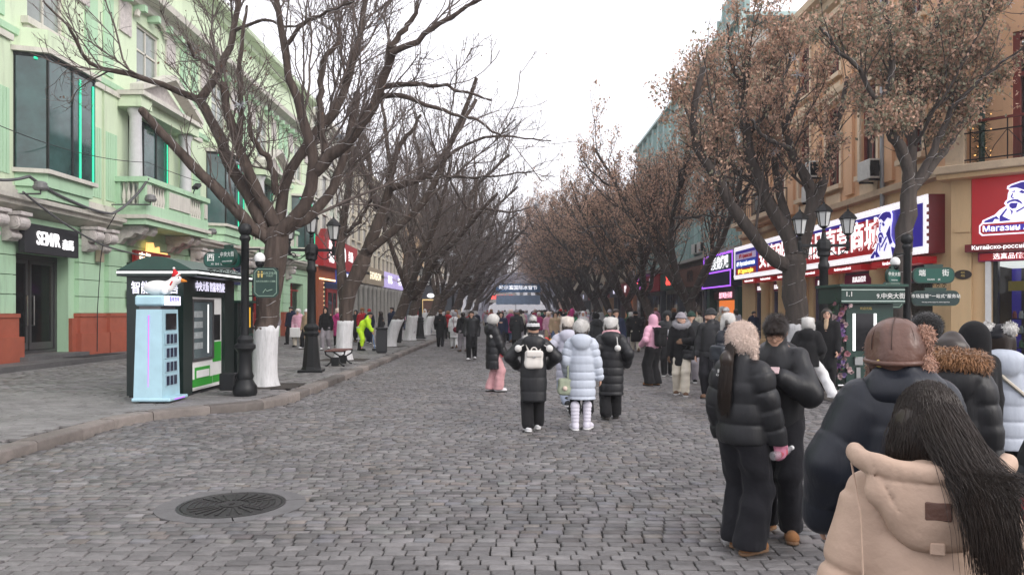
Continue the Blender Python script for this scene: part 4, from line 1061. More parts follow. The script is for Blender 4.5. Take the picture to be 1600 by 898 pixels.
def far_building(name, label, side, X, y0, y1, h, m_wall, rows, cols, m_trim, shopz=3.6, shops=(), winw=1.0, depth=9, glass=None, pilasters=True):
    sgn, bx = facade_frame(side, X)
    R = thing(name, label, 'building', (X, 0, GZ))
    bx(R, 'wall', m_wall, (y0, y1, shopz, h, -depth, 0)); bx(R, 'ground_wall', m_wall, (y0, y1, .13, shopz - .004, -depth, -.35))
    bx(R, 'cornice', m_trim, (y0, y1, h - .5, h - .25, .003, .35), (y0, y1, h - .25, h + .05, .003, .6))
    bx(R, 'string_course', m_trim, (y0, y1, shopz + 1.0, shopz + 1.25, .003, .3))
    L = y1 - y0; wm = {}
    fh = (h - .8 - shopz - 1.3) / rows; cw = L / cols
    def mk(nm, m, *bb):
        mb = MB()
        for (a, b_, z0, z1, o0, o1) in bb: mb.box(sgn * o0, sgn * o1, a, b_, z0, z1)
        me = mb.mesh(nm); me.materials.append(m); return me
    wh = fh * .62
    mf = mk('window_frame', m_trim, (-winw / 2 - .12, -winw / 2, 0, wh, .003, .1), (winw / 2, winw / 2 + .12, 0, wh, .003, .1), (-winw / 2 - .2, winw / 2 + .2, wh, wh + .18, .003, .18), (-winw / 2 - .2, winw / 2 + .2, -.15, 0, .003, .2), (-.03, .03, 0, wh, .003, .05))
    mg = mk('pane', glass or M_DARKGLASS, (-winw / 2, winw / 2, 0, wh, .003, .03))
    for r_ in range(rows):
        for c in range(cols):
            y = y0 + (c + .5) * cw; z = shopz + 1.3 + r_ * fh + fh * .2 - GZ
            w = place(mg, 'window', R, (0, y, z)); place(mf, 'frame', w)
    if pilasters:
        mp = mk('pilaster', m_trim, (-.2, .2, shopz + 1.26 - GZ, h - .52 - GZ, .003, .14))
        for c in range(cols + 1): place(mp, 'pilaster', R, (0, min(max(y0 + c * cw, y0 + .22), y1 - .22), 0))
    for (a, b_, m_f, txt, m_t, z0, z1, front) in shops:
        s = part_empty('shop_front', R)
        bx(R, 'fascia', m_f, (a, b_, z0, z1, .003, .3), parent=s)
        if txt: text(txt, (z1 - z0) * .62, m_t, s, (sgn * .32, (a + b_) / 2, (z0 + z1) / 2 - GZ), (PI / 2, 0, sgn * PI / 2), 'lettering', .006, .02)
        n = max(2, int((b_ - a) / 2.2)); w = (b_ - a) / n
        for k in range(n):
            bx(R, 'shop_pane', front, (a + k * w + .25, a + (k + 1) * w - .25, .4, z0 - .15, -.3, -.28), parent=s)
            bx(R, 'shop_pier', m_wall if m_f is not M_SLATE else m_f, (a + k * w - .2, a + k * w + .2, .13, z0 - .01, -.34, .12), parent=s)
    return R

# right: tall teal glass front
sgn, bx = facade_frame('right', 11.6)
tg = thing('teal_glass_building', 'tall pale teal glass fronted building beside the apricot corner house', 'building', (11.6, 0, GZ))
ty0, ty1 = 38.4, 72.0
bx(tg, 'core', M_GREYSTONE, (ty0, ty1, .13, 15.8, -10, -.12)); 
npan = 14; pw = (ty1 - ty0) / npan
for c in range(npan):
    for r_ in range(5):
        z0 = 5.0 + r_ * 2.3
        bx(tg, 'glass_panel', M_TEALPANEL, (ty0 + c * pw + .05, ty0 + (c + 1) * pw - .05, z0 + .04, z0 + 2.26, -.1, -.02))
    bx(tg, 'fin', M_TEALFIN, (ty0 + c * pw - .05, ty0 + c * pw + .05, 4.9, 16.5, -.1, .22))
mb = MB(); mb.prism([(ty0, 16.4), (ty0, 19.4), (ty0 + 1.2, 19.6), (ty0 + 7, 16.4)], 0, .3, .02); mb.build('raised_gable', M_TEALPANEL, tg)
for k in range(6):
    y = ty0 + .3 + k * 1.0; bx(tg, 'gable_fin', M_TEALFIN, (y - .04, y + .04, 16.5, 19.4 - max(0, k - 1) * .55, .003, .2))
bx(tg, 'roof_edge', M_TEALFIN, (ty0, ty1, 16.45, 16.65, -10, .3)); bx(tg, 'ledge', M_GREYSTONE, (ty0, ty1, 4.75, 4.95, -.1, .5))
M_SIGNGREEN = mat('dark_green_sign', (0.01, 0.07, 0.05), .5, var=.1)
s = part_empty('shop_sign', tg)
bx(tg, 'sign_board', M_SIGNGREEN, (38.6, 44.4, 3.75, 4.72, .003, .5), parent=s); bx(tg, 'lower_board', mat('navy_board', (.012, .015, .05), .5), (38.6, 44.4, 2.95, 3.7, .003, .6), parent=s)
for (a, b_, z0, z1, o) in ((38.6, 44.4, 4.64, 4.74, .5), (38.6, 44.4, 3.72, 3.8, .6), (38.6, 38.7, 3.8, 4.64, .5), (44.3, 44.4, 3.8, 4.64, .5), (38.6, 44.4, 2.93, 3.0, .6), (38.6, 38.68, 3.0, 3.72, .6), (44.32, 44.4, 3.0, 3.72, .6)):
    bx(tg, 'purple_light_strip', M_GLOW_PURPLE, (a, b_, z0, z1, o, o + .03), parent=s)
text('百麦烧烤吧', .75, M_GLOW_WHITE, s, (-.53, 41.2, 4.2 - GZ), LX, 'lettering', .006, .02)
text('烧烤啤酒小海鲜', .36, mat('backlit_pink', (.8, .3, .4), .5, var=0, emit=(1, .5, .6), estr=1.0), s, (-.1, 41.4, 2.5 - GZ), LX, 'lettering', .006, .02)
bx(tg, 'sub_sign', mat('maroon_board', (.1, .01, .015), .5), (39.2, 43.8, 2.3, 2.75, .0, .08), parent=s)
M_ORANGELIT = mat('orange_lit_interior', (.5, .1, .02), .6, emit=(1, .25, .05), estr=.5)
bx(tg, 'lit_front', M_ORANGELIT, (39.6, 43.2, .2, 2.25, -.08, -.05)); bx(tg, 'green_pier', M_SIGNGREEN, (38.45, 39.0, .13, 2.9, -.1, .3)); bx(tg, 'green_pier', M_SIGNGREEN, (43.9, 44.5, .13, 2.9, -.1, .3))
shopdefs = [(45.0, 51.5, mat('brown_board', (.12, .05, .03), .6), '烤肉', M_BLACK, 3.2, 4.4), (52, 58, M_SIGNGREEN, '冰城', MATS['backlit_red'], 3.2, 4.4), (58.5, 65, mat('crimson_board', (.3, .01, .02), .5), '奶茶', M_GLOW_LILAC, 3.2, 4.5), (65.5, 71.5, mat('lilac_board', (.3, .1, .35), .5, emit=(.5, .1, .6), estr=.5), '红肠', MATS['backlit_red'], 3.2, 4.5)]
for a, b_, m_, t, mt, z0, z1 in shopdefs:
    s = part_empty('shop_front', tg); bx(tg, 'fascia', m_, (a, b_, z0, z1, .003, .4), parent=s); text(t, .8, mt, s, (-.43, (a + b_) / 2, (z0 + z1) / 2 - GZ), LX, 'lettering', .006, .02)
    for k in range(3): w = (b_ - a) / 3; bx(tg, 'shop_pane', M_DARKGLASS, (a + k * w + .15, a + (k + 1) * w - .15, .3, 2.9, -.1, -.06), parent=s)
    bx(tg, 'shop_pier', M_SLATE, (a - .2, a + .2, .13, 3.19, -.1, .3), parent=s)
for y, z in ((46.2, 5.2), (47.6, 5.2)):
    a = part_empty('air_conditioner', tg); bx(tg, 'casing', M_AC, (y - .4, y + .4, z, z + .6, .003, .4), parent=a); bx(tg, 'grille', M_BLACK, (y - .405, y - .402, z + .05, z + .55, .05, .36), parent=a)

W, LIL, RED = M_GLOW_WHITE, M_GLOW_LILAC, MATS['backlit_red']
far_building('tan_building', 'tan stone building beyond the teal glass front', 'right', 11.6, 72.4, 100, 13.5, M_TANSTONE, 3, 9, M_CREAMSTONE, shops=[(73, 80, MATS['crimson_board'], '特产', W, 3.2, 4.4, M_ORANGELIT), (81, 89, M_SLATE, '咖啡', LIL, 3.2, 4.4, M_DARKGLASS), (90, 99, M_DEEPRED, '饺子馆', MATS['backlit_yellow'], 3.2, 4.4, M_DARKGLASS)])
far_building('grey_building', 'grey stone building far along the right row of trees', 'right', 11.6, 101, 140, 15, M_GREYSTONE, 4, 12, M_CREAMSTONE, shops=[(102, 114, M_DEEPRED, '商场', W, 3.2, 4.4, M_DARKGLASS), (115, 128, M_SLATE, '冰雪', LIL, 3.2, 4.4, M_DARKGLASS)])
far_building('brown_building', 'red brown building at the far end of the right side', 'right', 11.6, 141, 200, 14, M_BRICKFAC, 3, 16, M_CREAMSTONE)
# left
rs = far_building('red_sign_building', 'grey green building with red sausage shop sign next to the mint one', 'left', -14.3, 54.4, 67, 16, mat('grey_green_facade', (.47, .52, .44), .85, var=.12, bump=.15, dirt=.15), 3, 5, M_CREAM_TRIM, shopz=5.2, winw=1.2)
sgn, bx = facade_frame('left', -14.3)
s = part_empty('shop_sign', rs)
M_BRIGHTRED = mat('bright_red_board', (.42, .015, .02), .45, var=.08)
bx(rs, 'sign_board', M_BRIGHTRED, (54.6, 66.5, 4.9, 7.0, .003, .9), parent=s)
mb = MB(); mb.prism([(54.6, 7.0 - GZ), (55.4, 7.6 - GZ), (57.5, 7.7 - GZ), (59.5, 7.15 - GZ), (66.5, 7.0 - GZ)], 0, .5, .9); mb.build('sign_crest', M_DEEPRED, s)
text('秋红\n林肠', .85, W, s, (.92, 57.0, 6.0 - GZ), RX, 'lettering', .01, .03)
mb = MB(); mb.tube([(.93, 60.6 + .75 * math.cos(t), 6.0 - GZ + .75 * math.sin(t)) for t in np.linspace(-.6, PI + .6, 24)], .11, 6); mb.build('round_emblem', W, s)
MB().box(.9, .95, 60.2, 61.0, 5.3 - GZ, 6.1 - GZ).build('emblem_figure', W, s)
text('红肠', .9, W, s, (.92, 63.8, 6.05 - GZ), RX, 'lettering', .01, .03)
bx(rs, 'blue_board', mat('blue_shop_board', (.03, .06, .3), .5, emit=(.05, .1, .5), estr=.3), (60.0, 66.2, 3.9, 4.85, .003, .7), parent=s); text('哈尔滨红肠', .6, W, s, (.72, 63.1, 4.4 - GZ), RX, 'lettering', .01, .02)
M_RUST = mat('rust_orange_panel', (.35, .09, .035), .6, var=.1)
bx(rs, 'orange_pier', M_RUST, (54.7, 56.3, .13, 4.88, -.3, .5), parent=s); bx(rs, 'orange_beam', M_RUST, (56.3, 60.0, 3.9, 4.88, -.3, .5), parent=s)
bx(rs, 'green_door', M_SIGNGREEN, (56.4, 58.4, .15, 3.85, -.3, .1), parent=s); bx(rs, 'red_door', M_REDFRAME, (59.0, 62.4, .15, 3.4, -.3, .1), parent=s)
for a in (59.3, 60.8): bx(rs, 'door_pane', M_DARKGLASS, (a, a + 1.2, .6, 3.1, .1, .12), parent=s)
bb = MB().ellipsoid((0, 0, 0), (.07, .07, .07), 8, 5).mesh('bulb'); bb.materials.append(mat('warm_bulb', (.8, .6, .4), .5, var=0, emit=(1, .7, .35), estr=1.5))
for k in range(12): place(bb, 'bulb', s, (.55, 55.0 + k * .42, 4.0 - GZ))
for k in range(9): place(bb, 'bulb', s, (.2, 57.4, 1.0 + k * .33))
beige = far_building('beige_fascia_building', 'long grey building with pale pillars and beige shop fascias', 'left', -14.3, 67.4, 99.5, 15, M_GREYSTONE, 4, 12, M_CREAMSTONE, shopz=4.2, winw=1.3,
    shops=[(68, 73.5, M_BEIGEFASCIA, '中央', W, 4.3, 6.0, M_PALEGLASS), (73.7, 84, M_BEIGEFASCIA, 'SHOWSHOW', mat('backlit_ivory', (.8, .75, .6), .5, var=0, emit=(1, .9, .65), estr=.8), 4.3, 6.0, M_PALEGLASS), (84.3, 92, mat('white_violet_board', (.3, .25, .45), .5, emit=(.6, .5, .9), estr=.4), '哈尔滨', W, 4.3, 6.0, M_DARKGLASS), (92.3, 99, MATS['white_violet_board'], '中央书', W, 4.3, 6.0, M_PALEGLASS)])
for k in range(14):
    y = 68.2 + k * 2.3; mb = MB().lathe([(.34, 0), (.34, .3), (.26, .36), (.23, 3.6), (.32, 3.75), (.32, 3.95)], (.35, y, .01), 12); smooth_angle(mb.build('column', M_GREYSTONE, beige))
# dark pavilion with white balustrade facing down the street
pv = thing('dark_pavilion', 'dark slate corner pavilion with white balustrade and lit doorway', 'building', (-11.0, 104, GZ))
def pb(name, m, *bb, parent=None):
    mb = MB()
    for b_ in bb: mb.box(*b_)
    return mb.build(name, m, parent or pv)
pb('wall', M_SLATE, (-6, 3.2, 0, 8, .01, 5.0))
for k in range(9): pb('cladding_board', M_SLATE, (-6, 3.2, -.04, -.003, .1 + k * .54, .58 + k * .54))
pb('white_cornice', M_WHITE_PAINT, (-6, 3.3, -.3, 8, 5.01, 5.5)); pb('balustrade_rail', M_WHITE_PAINT, (-6, 3.3, -.2, -.05, 6.3, 6.5))
bmesh_ = balustrade_baluster()
for k in range(26): place(bmesh_, 'baluster', pv, (-5.8 + k * .35, -.12, 5.5), scale=(1.3, 1.3, 1.29))
pb('door_frame', mat('gold_lit_frame', (.5, .35, .15), .5, emit=(1, .7, .3), estr=.5), (-1.2, -1.05, -.12, -.045, .05, 3.1), (1.05, 1.2, -.12, -.045, .05, 3.1), (-1.05, 1.05, -.12, -.045, 2.95, 3.1))
pb('door', MATS['brown_board'], (-1.04, 1.04, -.1, -.045, .05, 2.94)); mb = MB(); mb.disc((0, -.14, 3.6), .5, 24, 'y', 1, .6); mb.build('oval_sign', W, pv)
far_building('ochre_building', 'ochre building past the dark pavilion on the left', 'left', -13.0, 113, 150, 16, M_TANSTONE, 4, 12, M_CREAMSTONE, shops=[(114, 124, M_DEEPRED, '酒店', W, 3.2, 4.4, M_DARKGLASS), (125, 138, M_SLATE, '商店', LIL, 3.2, 4.4, M_DARKGLASS)])
far_building('pale_building', 'pale building at the far end of the left side', 'left', -13.0, 151, 205, 14, M_CREAMSTONE, 3, 16, M_GREYSTONE)
# red-topped tower seen above the roofs
tw = thing('red_tower', 'grey tower block with red top rising behind the bare left trees', 'building', (-28.5, 95, 0))
MB().box(-3, 3, 0, 6, 0, 25).build('shaft', mat('tower_grey', (.28, .3, .36), .8, var=.1), tw); MB().lathe([(3.2, 25), (3.2, 27.5), (2.4, 29.5), (.3, 31)], (0, 3, 0), 12).build('red_top', M_BRICKFAC, tw)
for r_ in range(8):
    for c in range(3): MB().box(-2.2 + c * 1.7, -1.2 + c * 1.7, -.03, -.003, 2 + r_ * 2.8, 3.7 + r_ * 2.8).build('window', M_DARKGLASS, tw)
# cross buildings closing the view
far_end = thing('distant_block', 'pale distant block closing the end of the street', 'building', (0, 300, 0))
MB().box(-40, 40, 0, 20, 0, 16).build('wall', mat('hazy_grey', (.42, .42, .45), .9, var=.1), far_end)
for r_ in range(3):
    for c in range(20): MB().box(-30 + c * 3, -28.6 + c * 3, -.05, -.003, 4 + r_ * 3.6, 6.2 + r_ * 3.6).build('window', M_DARKGLASS, far_end)

# ------------------------------------------------------------------ light arches over the far street
M_ARCH = mat('lilac_light_arch', (.32, .32, .38), .6, var=.2, emit=(.5, .5, .7), estr=.05)
M_STARS = mat('silver_stars', (.6, .62, .68), .3, .5, var=.2)
def light_arch(y, w, label):
    a = thing('light_arch', label, 'arch', ((KX_L + KX_R) / 2, y, 0), 0, 'light arches over the far street')
    for k, off in enumerate((0, .35)):
        r_ = w / 2 - off; MB().tube([(r_ * math.cos(t), 0, 1.6 + r_ * math.sin(t) * .95) for t in np.linspace(0, PI, 40)], .09, 6).build('arch_tube', M_ARCH, a)
    for s in (-1, 1): MB().box(s * (w / 2 - .17) - .3, s * (w / 2 - .17) + .3, -.12, .12, 0, 1.65).build('leg', M_ARCH, a)
    mb = MB()
    for t in np.linspace(0, PI, 34):
        p = lambda r_: (r_ * math.cos(t), 0, 1.6 + r_ * math.sin(t) * .95); mb.tube([p(w / 2), p(w / 2 - .35)], .03, 4)
    mb.build('lattice', M_ARCH, a)
    return a
for i, y in enumerate((112, 119, 126, 133, 140)):
    light_arch(y, 11.6, ['front light arch over the far cobbled street', 'second light arch behind the front one', 'third light arch inside the row of arches', 'fourth light arch inside the row of arches', 'rearmost light arch of the far row'][i])
bn = thing('blue_banner', 'blue banner hung across the far light arches', 'banner', (0.9, 111.5, 0))
MB().box(-3.2, 3.2, -.05, .05, 4.35, 5.6).build('cloth', mat('blue_banner_cloth', (.08, .22, .45), .6, var=.1), bn)
text('哈尔滨国际冰雪节', .7, W, bn, (0, -.07, 4.98), FX, 'lettering', .01, .02)
MB().box(-3.2, 3.2, -.05, .05, 2.6, 3.9).build('lower_cloth', mat('pale_blue_cloth', (.3, .42, .6), .6, var=.2), bn)
for s in (-1, 1): MB().tube([(s * 3.1, 0, 5.6), (s * 3.1, 0, 6.9)], .03, 5).build('hanger', M_BLACKCABLE, bn)
rb_ = thing('red_white_banner', 'long white banner with red lettering beyond the arches', 'banner', (-2.5, 142, 0))
MB().box(-5, 3.4, -.05, .05, 3.2, 4.9).build('cloth', M_WHITE_PAINT, rb_); text('欢迎您来到哈尔滨', .9, RED, rb_, (-.8, -.07, 4.1), FX, 'lettering', .01, .02)
for x in (-4.8, 3.2): MB().tube([(x, 0, 0), (x, 0, 4.9)], .06, 6).build('pole', M_CABLE, rb_)
# ------------------------------------------------------------------ street trees
M_BARK = mat('dark_bark', (0.06, 0.043, 0.035), 0.9, var=0.45, scale=14, bump=1.0, bscale=26, hue=(0.09, 0.067, 0.055), streak=True)
M_BARK_R = mat('grey_brown_bark', (0.075, 0.061, 0.053), 0.9, var=0.45, scale=14, bump=1.0, bscale=26, hue=(0.06, 0.05, 0.044), streak=True)
M_TWIG = mat('twigs', (0.125, 0.10, 0.09), 0.9, var=0.2)
M_WHITEWASH = mat('whitewashed_bark', (0.6, 0.6, 0.61), 0.9, var=0.2, scale=12, bump=0.9, bscale=18, dirt=0.35, streak=True)
M_WIRE = mat('pale_light_wire', (0.55, 0.54, 0.54), 0.5, var=0.2)
M_TINSEL = mat('silver_tinsel', (0.6, 0.62, 0.66), 0.35, 0.3, var=0.3)
M_LEAF = mat('dry_leaf', (0.2, 0.12, 0.07), 0.85, var=0.15, attr='tint', scale=20)
_n, _l = M_LEAF.node_tree.nodes, M_LEAF.node_tree.links      # thin leaves let some light through
_t = _n.new('ShaderNodeBsdfTranslucent'); _x = _n.new('ShaderNodeMixShader'); _x.inputs[0].default_value = .35
_l.new(_n['Principled BSDF'].inputs['Base Color'].links[0].from_socket, _t.inputs[0]); _l.new(_n['Principled BSDF'].outputs[0], _x.inputs[1]); _l.new(_t.outputs[0], _x.inputs[2]); _l.new(_x.outputs[0], _n['Material Output'].inputs[0])
M_SOIL = mat('tree_pit_soil', (0.045, 0.038, 0.032), 0.95, var=0.4, scale=20, bump=.8, bscale=50)

def unit(v): return v / (np.linalg.norm(v, axis=-1, keepdims=True) + 1e-9)
def tubes_np(P, R, n):
    """P (N,k,3), R (N,k) -> verts, quads"""
    N, k, _ = P.shape
    T = unit(np.gradient(P, axis=1))
    ref = np.where(np.abs(T[:, :1, 2:3]) > .9, np.array([[[1., 0, 0]]]), np.array([[[0, 0, 1.]]]))
    U = unit(np.cross(T, np.broadcast_to(ref, T.shape))); Wv = np.cross(T, U)
    a = np.arange(n) * 2 * PI / n
    V = P[:, :, None] + R[:, :, None, None] * (np.cos(a)[:, None] * U[:, :, None] + np.sin(a)[:, None] * Wv[:, :, None])
    i, j = np.meshgrid(np.arange(k - 1), np.arange(n), indexing='ij'); j2 = (j + 1) % n
    q = np.stack([i * n + j, i * n + j2, (i + 1) * n + j2, (i + 1) * n + j], -1).reshape(-1, 4)
    F = (q[None] + (np.arange(N) * k * n)[:, None, None]).reshape(-1, 4)
    return V.reshape(-1, 3), F
def np_mesh(name, parts, smooth=True, tint=None):
    V, F, o = [], [], 0
    for v, f in parts: V.append(v); F.append(f + o); o += len(v)
    V = np.concatenate(V); F = np.concatenate(F)
    me = bpy.data.meshes.new(name); w = F.shape[1]
    me.vertices.add(len(V)); me.vertices.foreach_set('co', V.ravel().astype(np.float32))
    me.loops.add(F.size); me.loops.foreach_set('vertex_index', F.ravel().astype(np.int32))
    me.polygons.add(len(F)); me.polygons.foreach_set('loop_start', np.arange(0, F.size, w, dtype=np.int32))
    me.update(calc_edges=True)
    if smooth: me.polygons.foreach_set('use_smooth', np.ones(len(F), bool))
    if tint is not None:
        a = me.attributes.new('tint', 'FLOAT_COLOR', 'FACE'); a.data.foreach_set('color', np.concatenate([tint, np.ones((len(tint), 1))], 1).ravel().astype(np.float32))
    return me
def resample(pts, k):
    """smooth a traced line to k points"""
    P = np.asarray(pts, float); s = np.r_[0, np.cumsum(np.linalg.norm(np.diff(P, axis=0), axis=1))]
    t = np.linspace(0, s[-1], k * 3); Q = np.stack([np.interp(t, s, P[:, i]) for i in range(P.shape[1])], 1)
    for _ in range(3): Q[1:-1] = (Q[:-2] + 2 * Q[1:-1] + Q[2:]) / 4
    return Q[np.linspace(0, len(Q) - 1, k).round().astype(int)]

def children(P, R, per_m, lo, ratio, ang, r, kpts, up=0.25, wander=0.12, minlen=0.2, maxlen=9, rr=0.6, droop=0.0):
    """branches off the polylines P: list-free, vectorised"""
    N, k, _ = P.shape
    L = np.linalg.norm(np.diff(P, axis=1), axis=2).sum(1)
    cnt = np.maximum(1, r.poisson(np.maximum(L * (1 - lo), .1) * per_m)); idx = np.repeat(np.arange(N), cnt); M = len(idx)
    t = lo + (1 - lo) * r.random(M) ** .85; f = t * (k - 1); i0 = np.minimum(f.astype(int), k - 2); w = (f - i0)[:, None]
    S = P[idx, i0] * (1 - w) + P[idx, i0 + 1] * w; T = unit(P[idx, i0 + 1] - P[idx, i0]); r0 = (R[idx, i0] * (1 - w[:, 0]) + R[idx, i0 + 1] * w[:, 0])
    rnd = unit(r.normal(size=(M, 3))); perp = unit(rnd - T * (rnd * T).sum(1, keepdims=True)); A = np.radians(r.uniform(*ang, M))[:, None]
    D = unit(T * np.cos(A) + perp * np.sin(A) + np.array([0, 0, up]))
    ln = np.clip(L[idx] * ratio * (1.15 - .75 * t) * r.uniform(.55, 1.35, M), minlen, maxlen)
    Q = np.empty((M, kpts, 3)); Q[:, 0] = S; d = D; step = (ln / (kpts - 1))[:, None]
    for j in range(1, kpts):
        d = unit(d + r.normal(0, wander, (M, 3)) + np.array([0, 0, up * .25 - droop * j])); Q[:, j] = Q[:, j - 1] + d * step
    ra = np.minimum(r0 * rr, .007 + ln * .0085)
    RR = ra[:, None] * np.linspace(1, .35, kpts)[None]
    return Q, RR

def build_tree_meshes(limbs, seed, twig_density=1.0, leaves=0, leaf_cols=None, min_r=0.004, leaf_size=0.055, l1=(2.2, .2, .6), up=.3):
    """limbs: list of (pts Nx3 local, r0, r1). Returns dict of meshes"""
    r = np.random.default_rng(seed); out = {}
    tp, LP, LR = [], [], []
    for pts, ra, rb_ in limbs:
        k = 14; Q = resample(pts, k); Q[1:-1] += r.normal(0, .018, (k - 2, 3)); rad = np.linspace(ra, rb_, k) * (1 + r.normal(0, .045, k))
        tp.append(tubes_np(Q[None], rad[None], 10)); LP.append(Q); LR.append(rad)
        # rounded end
        e = Q[-1]; d = unit(Q[-1] - Q[-2]); tp.append(tubes_np(np.stack([e, e + d * rad[-1] * .5, e + d * rad[-1] * .8])[None], np.array([[rad[-1], rad[-1] * .8, .003]]), 10))
    LP, LR = np.array(LP), np.array(LR)
    A, AR = children(LP[1:], LR[1:], l1[0], l1[1], l1[2], (25, 60), r, 9, up=up, wander=.13, minlen=1.0, maxlen=4.2, rr=.4)
    B, BR = children(A, AR, 4.4 * twig_density, .1, .55, (22, 60), r, 7, up=.26, wander=.14, minlen=.5, maxlen=2.2)
    C, CR = children(B, BR, 5.0 * twig_density, .1, .5, (20, 65), r, 4, up=.14, wander=.2, minlen=.2, maxlen=.95)
    C0, CR0 = children(LP[1:], LR[1:], 3.0, .25, .35, (30, 80), r, 6, up=.35, wander=.16, minlen=.5, maxlen=2.4, rr=.12)
    AR, BR, CR, CR0 = np.maximum(AR, .009), np.maximum(BR, min_r * 1.5), np.maximum(CR, min_r), np.maximum(CR0, min_r)
    out['trunk'] = np_mesh('trunk', tp); 
    out['crown'] = np_mesh('crown', [tubes_np(A, AR, 5), tubes_np(B, BR, 4), tubes_np(C, CR, 3), tubes_np(C0, CR0, 3)])
    if leaves:
        src = np.concatenate([C.reshape(-1, 3), B[:, 2:].reshape(-1, 3)]); p = src[r.integers(0, len(src), leaves)] + r.normal(0, .09, (leaves, 3))
        d = unit(r.normal(0, .6, (leaves, 3)) + np.array([0, 0, -.7])); s = unit(np.cross(d, r.normal(size=(leaves, 3)))); ln = (leaf_size * r.uniform(.6, 1.4, leaves))[:, None]
        nrm = np.cross(d, s)
        V = np.stack([p, p + d * ln * .5 + s * ln * .3 + nrm * ln * .12, p + d * ln, p + d * ln * .5 - s * ln * .3 + nrm * ln * .12], 1).reshape(-1, 3)
        F = np.arange(leaves * 4).reshape(-1, 4)
        ci = r.random(leaves); cols = np.array([leaf_cols[0] if x < leaf_cols[2] else leaf_cols[1] for x in ci]) * r.uniform(.6, 1.4, (leaves, 1))
        out['leaves'] = np_mesh('leaves', [(V, F)], False, cols)
    # wire of the little lights, wound round trunk and limbs
    ws = []
    for Q, rad in zip(LP, LR):
        L = np.linalg.norm(np.diff(Q, axis=0), axis=1).sum(); n = max(20, int(L / .05)); t = np.linspace(0, len(Q) - 1, n)
        c = np.stack([np.interp(t, range(len(Q)), Q[:, i]) for i in range(3)], 1); rd = np.interp(t, range(len(Q)), rad) + .008
        T = unit(np.gradient(c, axis=0)); U = unit(np.cross(T, [0.3, .9, .1])); Wv = np.cross(T, U); a = np.cumsum(r.uniform(.2, 1.1, n)) + r.uniform(0, 6)
        ws.append(tubes_np((c + rd[:, None] * (np.cos(a)[:, None] * U + np.sin(a)[:, None] * Wv))[None], np.full((1, n), .0045), 3))
    out['light_string'] = np_mesh('light_string', ws)
    st = []
    for k in range(7):
        c = A[r.integers(len(A)), 4]; n = 26; d = unit(r.normal(size=(n, 3))); st.append(tubes_np(np.stack([np.repeat(c[None], n, 0), c + d * r.uniform(.06, .2, (n, 1))], 1), np.full((n, 2), .007), 3))
    out['tinsel'] = np_mesh('tinsel_ornament', st)
    print('TREE', seed, {k: len(v.polygons) for k, v in out.items()})
    return out

def whitewash_mesh(limb, h, seed):
    """thin coat of lime on the foot of the trunk, flaring into the roots"""
    r = np.random.default_rng(seed); pts, ra, rb_ = limb; Q = resample(pts, 14); zz = Q[:, 2]; k, n = 12, 26; z = np.linspace(-.03, h, k); a = np.arange(n) * 2 * PI / n
    cx, cy = np.interp(z, zz, Q[:, 0]), np.interp(z, zz, Q[:, 1]); rad = np.interp(z, zz, np.linspace(ra, rb_, 14)) * 1.13 + .006
    flare = 1 + .32 * np.exp(-np.maximum(z, 0) / .13); lob = .05 * np.sin(a * 5 + seed) + .03 * np.sin(a * 9); jag = r.normal(0, .02, n)
    V = np.stack([np.stack([cx[i] + rad[i] * (flare[i] + lob * (1.4 * np.exp(-z[i] / .3) + .12)) * np.cos(a), cy[i] + rad[i] * (flare[i] + lob * (1.4 * np.exp(-z[i] / .3) + .12)) * np.sin(a), np.full(n, z[i]) + (jag if i == k - 1 else 0)], 1) for i in range(k)])
    rim = V[-1].copy(); c = np.array([cx[-1], cy[-1], 0]); rim[:, :2] = c[:2] + (rim[:, :2] - c[:2]) * .88; V = np.concatenate([V, rim[None]])
    i, j = np.meshgrid(np.arange(k), np.arange(n), indexing='ij'); j2 = (j + 1) % n
    F = np.stack([i * n + j, i * n + j2, (i + 1) * n + j2, (i + 1) * n + j], -1).reshape(-1, 4)
    return np_mesh('whitewashed_base', [(V.reshape(-1, 3), F)])

PIT = MB().box(-.75, .75, -.6, .6, 0, .006).mesh('tree_pit'); PIT.materials.append(M_SOIL)
def place_tree(meshes, label, loc, rz, scale, bark, white, group, seed=0):
    t = thing('street_tree', label, 'tree', loc, rz, group); t.scale = (scale,) * 3
    def put(me, name, m, kind=None):
        if not me.materials: me.materials.append(m)
        o = place(me, name, t)
        if kind: tag(o, kind=kind)
    put(meshes['trunk'], 'trunk', bark); put(meshes['crown'], 'crown', M_TWIG if bark is M_BARK else bark, 'stuff')
    put(white, 'whitewashed_base', M_WHITEWASH); put(meshes['light_string'], 'light_string', M_WIRE); put(meshes['tinsel'], 'tinsel_ornament', M_TINSEL, 'stuff')
    if 'leaves' in meshes: put(meshes['leaves'], 'leaves', M_LEAF, 'stuff')
    place(PIT, 'tree_pit', t, (0, 0, .006))
    return t

def traced(lines, zx, zy, f, d0, base):
    """lines traced on the photograph -> local limb points; each (pts, r0_px, r1_px, depth change)"""
    out = []
    for pts, ra, rb_, dd in lines:
        n = len(pts); q = []
        for i, (X, Y) in enumerate(pts):
            d = d0 + (dd[0] + (dd[1] - dd[0]) * i / (n - 1)); x, y, z = px(zx + X / f, zy + Y / f, d); q.append((x - base[0], y - base[1], z - base[2]))
        out.append((q, .84 * ra / f * d0 / 1200, .84 * rb_ / f * d0 / 1200))
    return out
BARE = 'bare street trees in the left row'; LEAFY = 'leafy street trees in the right row'
